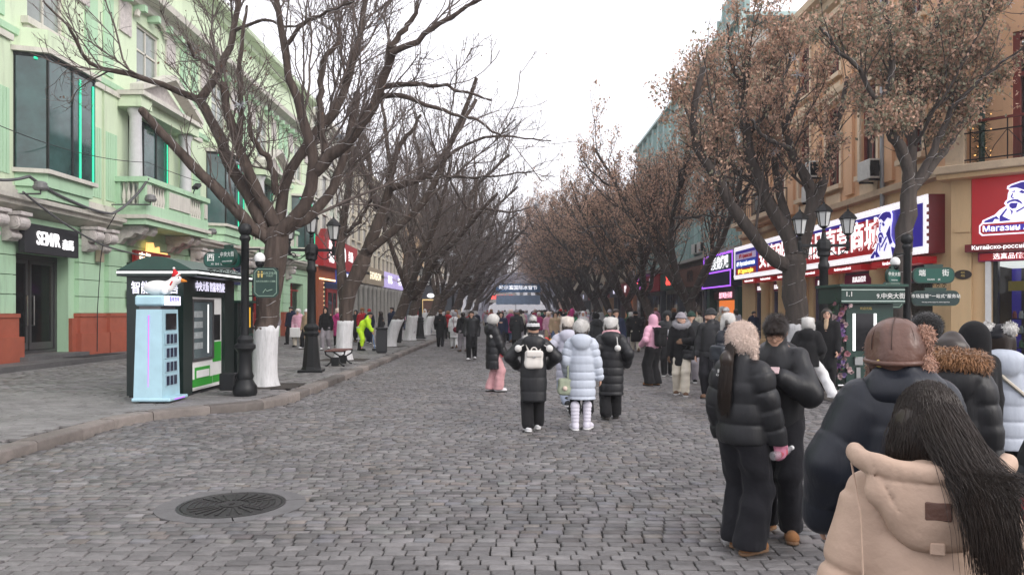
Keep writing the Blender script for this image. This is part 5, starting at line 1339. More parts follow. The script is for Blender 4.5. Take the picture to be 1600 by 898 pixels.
# nearest tree on the left, limb by limb
b1 = (-5.2, 16.06, 0.12)
T1 = [([(474, 1249), (478, 1100), (486, 1000), (500, 900), (512, 800), (515, 745)], 38, 44, (0, 0)),
      ([(505, 770), (440, 730), (400, 680), (340, 620), (280, 560), (230, 510), (185, 465), (130, 410), (85, 352)], 26, 13, (0, -1.3)),
      ([(495, 770), (455, 680), (415, 610), (385, 560), (350, 490), (325, 420), (300, 365), (268, 318)], 26, 19, (0, .5)),
      ([(270, 320), (200, 290), (140, 265), (60, 240), (0, 230), (-60, 215), (-105, 190), (-115, 130), (-170, 60), (-230, 5)], 14, 3, (.5, -1.5)),
      ([(268, 325), (310, 270), (340, 220), (365, 160), (380, 90), (395, 10), (400, -60), (390, -160)], 18, 7, (.5, 1.2)),
      ([(515, 720), (450, 600), (420, 540), (395, 470), (375, 420), (355, 340), (345, 270)], 24, 14, (0, -.4)),
      ([(388, 470), (400, 400), (398, 330), (396, 260), (400, 140), (420, 20)], 12, 5, (-.2, -.6)),
      ([(515, 620), (490, 510), (450, 460), (425, 420), (430, 362)], 14, 8, (0, -.6)),
      ([(515, 740), (535, 600), (548, 530), (590, 490), (640, 420), (690, 370), (720, 310), (745, 230), (780, 120), (800, 20), (815, -80)], 24, 8, (.1, 1.6)),
      ([(520, 745), (590, 690), (620, 620), (638, 550), (625, 450), (600, 380), (570, 290), (545, 190), (530, 100), (515, 0), (495, -110)], 26, 8, (-.1, -.9)),
      ([(638, 550), (680, 500), (740, 460), (790, 400), (830, 310), (860, 240), (880, 170), (882, 145)], 22, 15, (-.3, -1.3)),
      ([(880, 170), (960, 130), (1040, 70), (1143, 10), (1240, -40)], 12, 4, (-1.3, -2.0)),
      ([(880, 150), (920, 100), (960, 50), (970, -40)], 11, 5, (-1.3, -1.3)),
      ([(672, 490), (660, 420), (650, 300), (665, 180), (712, 138)], 15, 9, (-.3, .3)),
      ([(530, 745), (620, 690), (670, 640), (710, 560), (735, 500), (752, 400), (772, 300)], 21, 14, (.1, 1.3)),
      ([(840, 290), (900, 270), (1000, 265), (1100, 290), (1200, 320)], 10, 3, (-.8, -1.6)),
      ([(830, 300), (930, 310), (1040, 350), (1150, 385), (1230, 430)], 10, 3, (-.7, -2.2)),
      ([(550, 140), (600, 70), (680, 40), (760, 5)], 8, 3, (-.8, -1.6)),
      ([(340, 230), (250, 180), (232, 135)], 8, 6, (.6, 0)),
      ([(380, 100), (470, 60), (560, 90), (640, 60)], 7, 3, (.9, -.5))]
limbs1 = traced(T1, 180, 0, 2.041, 16.06, b1)
m1 = build_tree_meshes(limbs1, 21, 1.25, leaves=900, leaf_cols=((.16, .09, .06), (.12, .07, .05), .5), l1=(1.9, .12, .74))
place_tree(m1, 'big bare tree with stubby pruned limbs beside the left street sign post', b1, 0, 1, M_BARK, whitewash_mesh(limbs1[0], 1.25, 1), BARE)

def proc_limbs(seed, H=11, lean=(0, 0), r0=.26, fork=2.3, bias=(0, 0), nl=5, spread=1.0):
    r = np.random.default_rng(seed); L = []
    top = np.array([lean[0], lean[1], fork])
    L.append(([(0, 0, -.05), (lean[0] * .2, lean[1] * .2, .7), (lean[0] * .6, lean[1] * .6, 1.5), tuple(top)], r0, r0 * 1.05))
    a0 = r.uniform(0, 6.28)
    for i in range(nl):
        a = a0 + i * 2 * PI / nl + r.normal(0, .25); out = np.array([math.cos(a) + bias[0], math.sin(a) + bias[1], 0]); out = out / max(.4, np.linalg.norm(out)); e = r.uniform(.85, 1.5)
        st = top - np.array([0, 0, r.uniform(0, .45)]); pts = [tuple(st)]; p = st.copy(); d = out * spread * r.uniform(.7, 1.1) + np.array([0, 0, e]); d /= np.linalg.norm(d); ln = r.uniform(5.2, 7.6) * H / 11
        for j in range(7):
            d = d + r.normal(0, .17, 3) + np.array([0, 0, .12]); d /= np.linalg.norm(d); p = p + d * ln / 7; pts.append(tuple(p))
        ra = r0 * r.uniform(.5, .68); L.append((pts, ra, ra * .42))
        for q in range(2):
            j = r.integers(2, 6); s = np.array(pts[j]); d2 = unit(np.array(pts[j + 1]) - s) + r.normal(0, .55, 3) + np.array([0, 0, .1]); d2 /= np.linalg.norm(d2); pp = [tuple(s)]; p2 = s.copy(); l2 = r.uniform(1.8, 3.6)
            for _ in range(5): d2 = d2 + r.normal(0, .2, 3) + np.array([0, 0, .08]); d2 /= np.linalg.norm(d2); p2 = p2 + d2 * l2 / 5; pp.append(tuple(p2))
            rb2 = ra * r.uniform(.45, .62); L.append((pp, rb2, rb2 * .35))
    return L
# second tree, leaning to the street with one long arm over it
b2 = (-5.37, 24.6, .12)
T2 = [([(167, 1254), (175, 1100), (185, 980), (205, 890), (265, 760)], 38, 40, (0, 0)),
      ([(265, 760), (310, 640), (360, 520), (385, 430), (395, 350)], 36, 20, (0, -.5)),
      ([(175, 960), (160, 860), (150, 740), (165, 620), (190, 480), (205, 340), (210, 220)], 30, 14, (.2, .6)),
      ([(290, 720), (400, 630), (480, 560), (560, 480), (640, 300), (690, 180), (740, 60), (790, -80)], 24, 10, (-.2, -1.5)),
      ([(390, 430), (480, 405), (560, 375), (610, 320), (660, 240), (720, 130), (790, 20)], 22, 9, (-.5, 1)),
      ([(400, 360), (410, 280), (440, 220), (500, 150), (530, 90)], 18, 8, (-.5, -1.0)),
      ([(330, 520), (300, 430), (260, 330), (225, 250)], 16, 10, (0, .8)),
      ([(560, 380), (680, 375), (800, 380), (920, 370), (1060, 350)], 9, 3, (-.6, -2.5)),
      ([(610, 330), (700, 250), (800, 200), (920, 190), (1060, 200), (1140, 210)], 10, 3, (-.3, -1)),
      ([(180, 640), (240, 590), (290, 500), (300, 480)], 11, 8, (.3, -.5)),
      ([(210, 330), (250, 200), (260, 60), (280, -80)], 14, 6, (.6, 1.6)), ([(395, 350), (370, 200), (350, 40), (360, -90)], 14, 6, (-.5, .6))]
limbs2 = traced(T2, 480, 150, 2.992, 24.6, b2)
m2 = build_tree_meshes(limbs2, 22, .95, leaves=500, leaf_cols=((.16, .09, .06), (.12, .07, .05), .5))
place_tree(m2, 'bare tree whose trunk leans toward the road behind the bench', b2, 0, 1, M_BARK, whitewash_mesh(limbs2[0], 1.25, 2), BARE)
PL = [proc_limbs(41, 12, (.9, .1), .235, 2.5, (.75, 0), 6, 1.15), proc_limbs(58, 12, (.35, -.2), .225, 2.2, (.7, 0), 6, 1.15), proc_limbs(71, 12, (-.7, -.1), .235, 2.2, (-.65, 0), 6, 1.1), proc_limbs(83, 12, (-1.0, .2), .225, 2.5, (-.7, 0), 6, 1.1)]
LG = [build_tree_meshes(PL[0], 31, .75, 700, ((.15, .09, .06), (.12, .07, .05), .5), .0045, l1=(1.6, .2, .62)),
      build_tree_meshes(PL[1], 32, .75, 700, ((.15, .09, .06), (.12, .07, .05), .5), .0045, l1=(1.6, .2, .62))]
wl = [whitewash_mesh(PL[0][0], 1.2, 3), whitewash_mesh(PL[1][0], 1.2, 4)]
ORD = ['first', 'second', 'third', 'fourth', 'fifth', 'sixth', 'seventh', 'eighth', 'ninth', 'tenth', 'eleventh', 'twelfth', 'thirteenth', 'fourteenth', 'fifteenth', 'sixteenth']
for i, y in enumerate([33.8, 40.8, 49.5, 58, 66.5, 75, 84, 93, 103, 113, 124, 136, 150]):
    k = i % 2; place_tree(LG[k], '%s bare tree of the left row, counted from the vending kiosk' % ORD[i + 2], (-5.5 + random.uniform(-.15, .15), y, .12), random.uniform(-.35, .35) + (0, .2)[k], random.uniform(.92, 1.1) + (.28 if y > 55 else 0), M_BARK, wl[k], BARE)
# right row: trees that kept their dry leaves
GREENISH, BROWN = (.27, .26, .18), (.52, .34, .25)
b0 = (9.01, 18.0, .12)
R0 = [([(686, 1262), (690, 1120), (696, 980), (705, 890), (712, 800), (725, 700), (730, 620)], 44, 30, (0, 0)),
      ([(730, 640), (720, 540), (680, 460), (640, 390), (618, 350)], 24, 18, (0, -.5)),
      ([(620, 352), (650, 320), (675, 250), (672, 170), (655, 60), (655, -40)], 15, 7, (-.5, -.9)),
      ([(622, 350), (590, 270), (560, 225), (510, 185), (460, 130), (430, 90)], 11, 5, (-.5, -1.2)),
      ([(733, 640), (735, 500), (745, 400), (762, 300), (800, 180), (825, 60), (838, -40)], 21, 9, (0, .7)),
      ([(733, 630), (780, 560), (820, 480), (850, 420), (872, 350), (890, 270)], 17, 7, (0, -.5)),
      ([(740, 630), (800, 560), (850, 500), (890, 430), (930, 380), (1000, 330)], 21, 8, (0, .5)),
      ([(735, 480), (700, 400), (690, 300), (640, 210)], 10, 4, (.2, 1.2)), ([(800, 190), (880, 120), (960, 70), (1050, 30)], 8, 3, (.6, 0)), ([(870, 360), (960, 270), (1050, 200), (1120, 150)], 8, 3, (-.5, -1.5))]
limbs_r0 = traced(R0, 1080, 0, 2.138, 18.0, b0)
mr0 = build_tree_meshes(limbs_r0, 61, .75, 34000, (GREENISH, BROWN, .45), .005, .085, l1=(2.4, .2, .6))
place_tree(mr0, 'slim leafy tree in front of the long red sign at the right street corner', b0, 0, 1, M_BARK_R, whitewash_mesh(limbs_r0[0], 1.2, 5), LEAFY)
b1r = (7.5, 20.5, .12)
R1 = [([(346, 1243), (350, 1150), (352, 1040), (342, 940), (345, 870)], 42, 46, (0, 0)),
      ([(325, 890), (260, 860), (215, 800), (160, 720), (110, 650), (70, 570), (20, 500), (0, 440), (15, 330), (40, 230)], 28, 10, (0, -1.4)),
      ([(340, 850), (325, 780), (270, 700), (230, 620), (200, 540), (185, 430), (165, 290), (188, 185)], 30, 12, (0, .8)),
      ([(365, 860), (400, 720), (410, 640), (370, 570), (330, 500), (315, 420), (340, 340), (370, 300)], 28, 11, (0, -.9)),
      ([(345, 860), (315, 720), (285, 600), (280, 500), (240, 380), (260, 250)], 20, 8, (.2, 1.8)),
      ([(400, 720), (430, 660), (445, 580), (470, 480), (500, 380), (520, 260)], 20, 8, (-.2, .6)),
      ([(230, 620), (130, 560), (100, 480), (60, 400), (90, 300)], 14, 6, (.4, 1.6)),
      ([(190, 450), (250, 380), (300, 300), (330, 180)], 10, 4, (.6, -.4)), ([(170, 300), (130, 200), (120, 80)], 9, 4, (.8, .2)), ([(330, 500), (250, 460), (200, 400)], 10, 5, (-.6, -1.2))]
limbs_r1 = traced(R1, 1080, 0, 2.138, 20.5, b1r)
mr1 = build_tree_meshes(limbs_r1, 62, .75, 26000, (GREENISH, BROWN, .22), .005, .085, l1=(2.4, .2, .6))
place_tree(mr1, 'forked leafy tree behind the right three-lantern lamp post', b1r, 0, 1, M_BARK_R, whitewash_mesh(limbs_r1[0], 1.2, 6), LEAFY)
RG = [build_tree_meshes(PL[2], 33, .75, 22000, (GREENISH, BROWN, .06), .005, .09),
      build_tree_meshes(PL[3], 34, .75, 20000, (GREENISH, BROWN, .04), .005, .09)]
wr = [whitewash_mesh(PL[2][0], 1.2, 7), whitewash_mesh(PL[3][0], 1.2, 8)]
for i, y in enumerate([29.3, 37.5, 45.5, 54, 62.5, 71, 80, 89, 99, 109, 120, 132, 146]):
    k = i % 2; place_tree(RG[k], '%s brown-leaved tree of the right row, counted from the street corner' % ORD[i + 2], (7.35 + random.uniform(-.15, .15), y, .12), random.uniform(-.35, .35), random.uniform(.92, 1.08) + (.25 if y > 55 else 0), M_BARK_R, wr[k], LEAFY)
# ------------------------------------------------------------------ soft bodies: distance fields turned into one skin
class Field:
    def __init__(s, lo, hi, h):
        s.h = h; s.lo = np.array(lo, float) - 2 * h; n = np.ceil((np.array(hi, float) + 2 * h - s.lo) / h).astype(int) + 1
        s.n = n; s.ax = [s.lo[i] + np.arange(n[i]) * h for i in range(3)]
        s.d = np.full(n, 1.0, np.float32)
    def _win(s, lo, hi):
        sl, g = [], []
        for i in range(3):
            a = max(0, int((lo[i] - s.lo[i]) / s.h)); b = min(s.n[i], int((hi[i] - s.lo[i]) / s.h) + 2)
            if b <= a: return None, None
            sl.append(slice(a, b)); g.append(s.ax[i][a:b])
        X, Y, Z = g[0][:, None, None], g[1][None, :, None], g[2][None, None, :]
        return tuple(sl), (X, Y, Z)
    def _mix(s, sl, d, k, mode):
        o = s.d[sl]
        if mode == 'sub': d = -d; hh = np.clip(.5 - .5 * (o - d) / k, 0, 1); s.d[sl] = o * (1 - hh) + d * hh + k * hh * (1 - hh); return
        hh = np.clip(.5 + .5 * (o - d) / k, 0, 1); s.d[sl] = o * (1 - hh) + d * hh - k * hh * (1 - hh)
    def cone(s, a, b, ra, rb, k=.03, quilt=None, mode='add', flat=None, ph=0.0):
        """round cone a->b; quilt=(spacing, depth) stitched rings; flat=(axis vector, factor) squashes the section"""
        a, b = np.array(a, float), np.array(b, float); m = max(ra, rb) * (max(1, 1 / flat[1]) if flat else 1) + k + .06
        sl, g = s._win(np.minimum(a, b) - m, np.maximum(a, b) + m)
        if sl is None: return s
        ab = b - a; L2 = (ab ** 2).sum() + 1e-12
        px_, py_, pz_ = g[0] - a[0], g[1] - a[1], g[2] - a[2]
        t = np.clip((px_ * ab[0] + py_ * ab[1] + pz_ * ab[2]) / L2, 0, 1)
        dx, dy, dz = px_ - t * ab[0], py_ - t * ab[1], pz_ - t * ab[2]
        if flat is not None:
            u = np.array(flat[0], float); u /= np.linalg.norm(u); q = (dx * u[0] + dy * u[1] + dz * u[2]) * (1 / flat[1] - 1); dx, dy, dz = dx + q * u[0], dy + q * u[1], dz + q * u[2]
        d = np.sqrt(dx * dx + dy * dy + dz * dz) - (ra + (rb - ra) * t)
        if quilt:
            q_ = t * math.sqrt(L2) / quilt[0] + ph; fr = q_ - np.floor(q_); sd = (.5 - np.abs(fr - .5)) * quilt[0]     # distance to the nearest seam
            d = d - quilt[1] * (.75 * np.sin(PI * fr) ** .7 - .75 - .7 * np.exp(-(sd / .009) ** 2)) - quilt[1] * .5
        s._mix(sl, d, k, mode); return s
    def ell(s, c, r, k=.03, mode='add', rot=None):
        c, r = np.array(c, float), np.array(r, float); m = r.max() + k + .05
        sl, g = s._win(c - m, c + m)
        if sl is None: return s
        x, y, z = g[0] - c[0], g[1] - c[1], g[2] - c[2]
        if rot is not None:
            R = np.array(rot.to_matrix()).T if hasattr(rot, 'to_matrix') else rot
            x, y, z = R[0, 0] * x + R[0, 1] * y + R[0, 2] * z, R[1, 0] * x + R[1, 1] * y + R[1, 2] * z, R[2, 0] * x + R[2, 1] * y + R[2, 2] * z
        k0 = np.sqrt((x / r[0]) ** 2 + (y / r[1]) ** 2 + (z / r[2]) ** 2); k1 = np.sqrt((x / r[0] ** 2) ** 2 + (y / r[1] ** 2) ** 2 + (z / r[2] ** 2) ** 2) + 1e-6
        s._mix(sl, (k0 * (k0 - 1) / k1), k, mode); return s
    def box(s, c, hs, rad, k=.02, mode='add'):
        c, hs = np.array(c, float), np.array(hs, float); m = hs.max() + k + .05; sl, g = s._win(c - m, c + m)
        if sl is None: return s
        q = [np.abs(g[i] - c[i]) - hs[i] + rad for i in range(3)]
        d = np.sqrt(sum(np.maximum(x, 0) ** 2 for x in q)) + np.minimum(np.maximum(np.maximum(q[0], q[1]), q[2]), 0) - rad
        s._mix(sl, d, k, mode); return s
    def cut_below(s, z): s.d = np.maximum(s.d, (z - s.ax[2])[None, None, :].astype(np.float32)); return s
    def cut_above(s, z): s.d = np.maximum(s.d, (s.ax[2] - z)[None, None, :].astype(np.float32)); return s
    def noise(s, amp, f, seed=0):
        r = np.random.default_rng(seed); X, Y, Z = s.ax[0][:, None, None], s.ax[1][None, :, None], s.ax[2][None, None, :]
        q = 0
        for i in range(5):
            w = r.normal(size=3) * f; q = q + np.sin(w[0] * X + w[1] * Y + w[2] * Z + r.uniform(0, 6))
        s.d = s.d + (amp / 2.2 * q).astype(np.float32); return s
    def mesh(s, name, smooth_it=2):
        d = s.d; neg = d < 0
        if not neg.any(): raise ValueError('empty field ' + name)
        c = [neg[i:neg.shape[0] - 1 + i, j:neg.shape[1] - 1 + j, k:neg.shape[2] - 1 + k] for i in (0, 1) for j in (0, 1) for k in (0, 1)]
        cnt = sum(x.astype(np.int8) for x in c); act = (cnt > 0) & (cnt < 8)
        I = np.argwhere(act); vid = -np.ones(act.shape, np.int64); vid[act] = np.arange(len(I))
        corners = [(i, j, k) for i in (0, 1) for j in (0, 1) for k in (0, 1)]; val = {q: d[I[:, 0] + q[0], I[:, 1] + q[1], I[:, 2] + q[2]].astype(float) for q in corners}
        acc = np.zeros((len(I), 3)); num = np.zeros(len(I))
        for q in corners:
            for ax in range(3):
                if q[ax] == 0:
                    p = list(q); p[ax] = 1; p = tuple(p); va, vb = val[q], val[p]; m = (va < 0) != (vb < 0); t = np.where(m, va / np.where(m, va - vb, 1), 0)
                    for i in range(3): acc[:, i] += np.where(m, q[i] + (t if i == ax else 0), 0)
                    num += m
        V = s.lo + (I + acc / num[:, None]) * s.h
        F = []
        for ax in range(3):
            a1, a2 = (ax + 1) % 3, (ax + 2) % 3
            sl0 = [slice(1, n - 1) for n in neg.shape]; sl1 = list(sl0); sl0[ax] = slice(0, neg.shape[ax] - 1); sl1[ax] = slice(1, neg.shape[ax])
            A, B = neg[tuple(sl0)], neg[tuple(sl1)]; off = np.array([1, 1, 1]); off[ax] = 0
            for inside, flip in ((A & ~B, False), (B & ~A, True)):
                E = np.argwhere(inside) + off
                if len(E) == 0: continue
                def idx(d1, d2):
                    P = E.copy(); P[:, a1] -= d1; P[:, a2] -= d2; return vid[P[:, 0], P[:, 1], P[:, 2]]
                q = np.stack([idx(1, 1), idx(0, 1), idx(0, 0), idx(1, 0)], 1); F.append(q[:, ::-1] if flip else q)
        F = np.concatenate(F); F = F[(F >= 0).all(1)]
        for _ in range(smooth_it):       # light relaxation along quad edges
            S_ = np.zeros_like(V); N_ = np.zeros(len(V))
            for a_, b_ in ((0, 1), (1, 2), (2, 3), (3, 0)):
                np.add.at(S_, F[:, a_], V[F[:, b_]]); np.add.at(S_, F[:, b_], V[F[:, a_]]); np.add.at(N_, F[:, a_], 1); np.add.at(N_, F[:, b_], 1)
            V = V * .5 + .5 * S_ / np.maximum(N_, 1)[:, None]
        return np_mesh(name, [(V, F)])
def sdf_obj(F, name, m, parent, smooth_it=2, loc=None):
    me = F.mesh(name, smooth_it); me.materials.append(m); return place(me, name, parent, loc)

def fur(me, n, ln, seed, m, parent, name='fur', gravity=.25, width=.006, loc=None):
    """short tapering tufts standing on a surface, coloured as the surface"""
    r = np.random.default_rng(seed); nv = len(me.vertices); co = np.empty(nv * 3, np.float32); me.vertices.foreach_get('co', co); co = co.reshape(-1, 3)
    no = np.empty(nv * 3, np.float32); me.vertex_normals.foreach_get('vector', no); no = no.reshape(-1, 3)
    i = r.integers(0, nv, n); N = no[i]; p = co[i] + r.normal(0, .006, (n, 3)); g_ = np.array([0, 0, -1.]) * max(gravity, .1) * 3 + r.normal(0, .55, (n, 3)); g_ -= N * (g_ * N).sum(1, keepdims=True)
    d = unit(N * r.uniform(.35, .95, (n, 1)) + unit(g_)); s = unit(np.cross(N, d)) * width * .5     # combed: tufts lie along the coat
    L = ln * r.uniform(.5, 1.2, (n, 1)); mid = p + d * L * .55; tip = p + unit(d - N * .25) * L
    V = np.stack([p - s - no[i] * .004, p + s - no[i] * .004, mid + s * .8, tip, mid - s * .8], 1).reshape(-1, 3); base = np.arange(n)[:, None] * 5
    me2 = bpy.data.meshes.new(name); fs = np.concatenate([base + [[0, 1, 2]], base + [[0, 2, 4]], base + [[4, 2, 3]]])
    me2.vertices.add(len(V)); me2.vertices.foreach_set('co', V.ravel().astype(np.float32)); me2.loops.add(fs.size); me2.loops.foreach_set('vertex_index', fs.ravel().astype(np.int32))
    me2.polygons.add(len(fs)); me2.polygons.foreach_set('loop_start', np.arange(0, fs.size, 3, dtype=np.int32)); me2.update(calc_edges=True)
    me2.materials.append(m); return tag(place(me2, name, parent, loc), kind='stuff')
# ------------------------------------------------------------------ street furniture
M_LANTERN = mat('frosted_lantern_glass', (0.55, 0.56, 0.55), 0.35, var=0.1, spec=.5)
M_SIGNTEXT = mat('sign_white', (0.75, 0.75, 0.72), .6, var=0)
M_GOLD = mat('gold_print', (.5, .38, .12), .5, var=0)
M_SIGNGRN = mat('street_sign_green', (0.008, 0.075, 0.055), .35, var=.08)
def lantern(parent, x, y, z):
    l = part_empty('lantern', parent, (x, y, z))
    def frust(name, prof, m, n=6):
        mb = MB().lathe(prof, n=n); mb.xf(Matrix.Rotation(PI / 6, 4, 'Z')); return mb.build(name, m, l)
    frust('collar', [(.03, -.14), (.05, -.1), (.035, -.06), (.09, -.02), (.10, 0)], M_BLACK, 10)
    frust('glass', [(.105, .0), (.165, .34)], M_LANTERN)
    mb = MB()
    for i in range(6):
        a = 2 * PI * i / 6 + PI / 6; mb.tube([(.107 * math.cos(a), .107 * math.sin(a), 0), (.167 * math.cos(a), .167 * math.sin(a), .34)], .012, 4)
    mb.build('glazing_bars', M_BLACK, l)
    frust('roof', [(.205, .335), (.21, .355), (.15, .44), (.06, .52), (.03, .54), (.03, .57), (.012, .58), (.008, .68)], M_BLACK)
def lamp_post(label, x, y, rz=0):
    L = thing('street_lamp', label, 'street lamp', (x, y, .12), rz, 'three-lantern lamp posts')
    mb = MB(); mb.bbox(-.31, .31, -.31, .31, 0, .07, .012); mb.build('foot_plate', M_BLACK, L)
    mb = MB().lathe([(.27, .07), (.235, .14), (.16, .92), (.20, .95), (.21, 1.0), (.17, 1.06), (.2, 1.1), (.2, 1.16), (.12, 1.24)], n=8); mb.xf(Matrix.Rotation(PI / 8, 4, 'Z')); mb.build('pedestal', M_BLACK, L)
    mb = MB().lathe([(.115, 1.24), (.1, 2.55), (.13, 2.6), (.13, 2.68), (.1, 2.74), (.1, 2.86), (.15, 2.9), (.15, 2.98)], n=14); smooth_angle(mb.build('shaft', M_BLACK, L))
    mb = MB().lathe([(.14, 2.98), (.17, 3.06), (.17, 3.2), (.13, 3.28), (.07, 3.3), (.05, 3.45)], n=8); mb.build('hub', M_BLACK, L)
    for s in (-1, 1):
        MB().box(min(s * .15, s * .56), max(s * .15, s * .56), -.035, .035, 3.1, 3.17).build('arm', M_BLACK, L)
        pts = [(s * (.16 + .34 * t), 0, 3.02 - .12 * math.sin(t * PI)) for t in np.linspace(0, 1, 10)] + [(s * (.46 + .06 * math.cos(a)), 0, 3.0 + .06 * math.sin(a)) for a in np.linspace(0, 5, 12)]
        MB().tube(pts, .014, 6).build('scroll', M_BLACK, L)
        mb = MB().lathe([(.035, 3.0), (.05, 3.1), (.05, 3.2), (.03, 3.25), (.035, 3.3)], (s * .56, 0, 0), 10); mb.build('socket', M_BLACK, L)
        lantern(L, s * .56, 0, 3.42)
    lantern(L, 0, 0, 3.6)
    return L
L0 = lamp_post('black three-lantern lamp post beside the bench on the left pavement', -5.17, 19.8, .12)
def lamp_copy(label, x, y, rz=0.0):
    c = copy_tree(L0, None, (x, y, .12), rz); c['label'] = label
lamp_copy('black three-lantern lamp post in front of the long red shop sign', 7.47, 18.4, -.08)
for i, y in enumerate((43.6, 67.5, 92)): lamp_copy(['left lamp post beyond the litter bin, second from the bench', 'left lamp post third from the bench', 'left lamp post fourth from the bench, near the dark pavilion'][i], -5.2, y)
for i, y in enumerate((41.8, 66, 91)): lamp_copy(['right lamp post beside the purple-lit green shop sign', 'right lamp post third from the street corner', 'right lamp post fourth from the street corner'][i], 7.1, y)

def rounded_plate(mb, w, h, r, y0, y1, cx=0, cz=0, n=6):
    P = []
    for sx, sz, a0 in ((1, 1, 0), (-1, 1, PI / 2), (-1, -1, PI), (1, -1, 1.5 * PI)):
        for i in range(n + 1):
            a = a0 + PI / 2 * i / n; P.append((cx + sx * (w / 2 - r) + r * math.cos(a), cz + sz * (h / 2 - r) + r * math.sin(a)))
    mb.prism(P, 1, y0, y1); return P
def sign_plate(parent, name, M, w, h, r, title, sub, crest=True, m=None, title_size=.15):
    """street name plate; M places its centre, face towards local -y"""
    e = part_empty(name, parent); e.matrix_local = M
    mb = MB(); rounded_plate(mb, w, h, r, -.03, .03); mb.build('rim', M_DARKGREEN, e)
    mb = MB(); rounded_plate(mb, w - .05, h - .05, r - .02, -.036, -.031); mb.build('face', m or M_SIGNGRN, e)
    if crest: mb = MB(); rounded_plate(mb, w * .45, .06, .02, -.03, .03, 0, h / 2 + .03); mb.build('crest', M_DARKGREEN, e)
    if title: text(title, title_size, M_SIGNTEXT, e, (0, -.038, h * .12), FX, 'lettering', .001, .02, space=1.15)
    if sub: text(sub, title_size * .34, M_SIGNTEXT, e, (0, -.038, -h * .26), FX, 'small_lettering', .001, .01)
    return e
def toilet_sign(parent, M):
    e = part_empty('toilet_sign', parent); e.matrix_local = M; c = .07
    oct_ = lambda w, h, c: [(w / 2 - c, -h / 2), (w / 2, -h / 2 + c), (w / 2, h / 2 - c), (w / 2 - c, h / 2), (-w / 2 + c, h / 2), (-w / 2, h / 2 - c), (-w / 2, -h / 2 + c), (-w / 2 + c, -h / 2)]
    MB().prism(oct_(.46, .56, .07), 1, -.025, .025).build('panel', M_DARKGREEN, e)
    P, Q = oct_(.40, .50, .06), oct_(.385, .485, .056); n = 8
    MB().add([(x, -.029, z) for x, z in P] + [(x, -.029, z) for x, z in Q], [(i, (i + 1) % n, n + (i + 1) % n, n + i) for i in range(n)]).build('border_line', mat('pale_green_print', (.3, .42, .33), .6, var=0), e)
    for x in (-.13, -.07):
        mb = MB().disc((x, -.029, .195), .016, 12, 'y'); mb.prism([(x - .022, .165), (x + .022, .165), (x + .012, .09), (x - .012, .09)], 1, -.0295, -.028); mb.build('toilet_figure', M_GOLD, e)
    text('公共卫生间', .05, MATS['pale_green_print'], e, (.07, -.028, .17), FX, 'lettering', .001, .01); text('TOILET', .04, MATS['pale_green_print'], e, (.07, -.028, .12), FX, 'lettering', .001, .01)
    text('公共卫生间西十三道街', .036, MATS['pale_green_print'], e, (0, -.028, .02), FX, 'lettering', .001, .01)
    MB().tube([(-.05, -.03, -.19), (.0, -.03, -.12), (.02, -.03, -.16), (.12, -.03, -.13)], .006, 5).build('route_line', MATS['pale_green_print'], e)
def T(x, y, z, rz=0): return Matrix.Translation((x, y, z)) @ Matrix.Rotation(rz, 4, 'Z')
def scrollwork(parent, x0, x1, z):
    mb = MB(); n = max(2, int((x1 - x0) / .12))
    for k in range(n):
        c = x0 + (k + .5) * (x1 - x0) / n; mb.tube([(c + (.05 - .004 * i) * math.cos(i * .7), 0, z + (.045 - .003 * i) * math.sin(i * .7)) for i in range(11)], .007, 4)
    mb.tube([(x0, 0, z + .05), (x1, 0, z + .05)], .008, 4); mb.build('scrollwork', M_BLACK, parent)
def sign_post(name, label, x, y, rz):
    P = thing(name, label, 'sign post', (x, y, .12), rz)
    smooth_angle(MB().lathe([(.2, 0), (.22, .06), (.22, .16), (.17, .24), (.14, .3), (.16, .36), (.13, .44), (.12, .78), (.15, .84), (.19, .88), (.19, .94), (.14, .98), (.15, 1.04), (.1, 1.12)], n=16).build('base', M_BLACK, P))
    smooth_angle(MB().lathe([(.075, 1.12), (.07, 2.86), (.1, 2.9), (.1, 2.95), (.075, 2.98), (.12, 3.04), (.125, 3.12), (.09, 3.18), (.02, 3.2)], n=14).build('pole', M_BLACK, P))
    return P
def dome_camera(P, x, z):
    c = part_empty('dome_camera', P, (x, -.02, z)); MB().ellipsoid((0, 0, .05), (.1, .1, .11), 14, 8).build('housing', M_WHITE_PAINT, c, smooth=True); MB().ellipsoid((0, 0, -.03), (.085, .085, .1), 14, 8).build('dome', M_BLACK, c, smooth=True)
    MB().tube([(0, 0, .16), (0, 0, .22), (-x, 0, .22)], .02, 6).build('bracket', M_BLACK, c)
lp = sign_post('sign_post', 'black sign post with green street plates at the left corner', -4.97, 14.3, 0)
sign_plate(lp, 'street_plate', T(-.42, .02, 2.52, .05), .7, .30, .13, '西 十 三', 'XI  SHI  SAN  DAO', True)
sign_plate(lp, 'street_plate', T(-.2, -.28, 2.56, -.62), .46, .32, .14, '中央大街', 'ZHONGYANG DAJIE', True, title_size=.1)
scrollwork(lp, -.7, -.08, 2.3); toilet_sign(lp, T(.4, -.03, 2.1, .08)); dome_camera(lp, .28, 2.5)
MB().tube([(0, 0, 2.36), (.62, 0, 2.36)], .015, 6).build('bracket', M_BLACK, lp); MB().tube([(0, 0, 1.85), (.2, 0, 1.85)], .015, 6).build('bracket', M_BLACK, lp)
MB().bbox(-.45, -.16, -.1, .12, .1, .42, .02).build('utility_box', M_BLACK, lp)
rp = sign_post('sign_post', 'black sign post with green street plates at the right corner', 8.33, 16.2, 0)
sign_plate(rp, 'street_plate', T(.54, -.02, 2.32, -.05), .86, .34, .14, '端      街', 'DUAN     JIE', True)
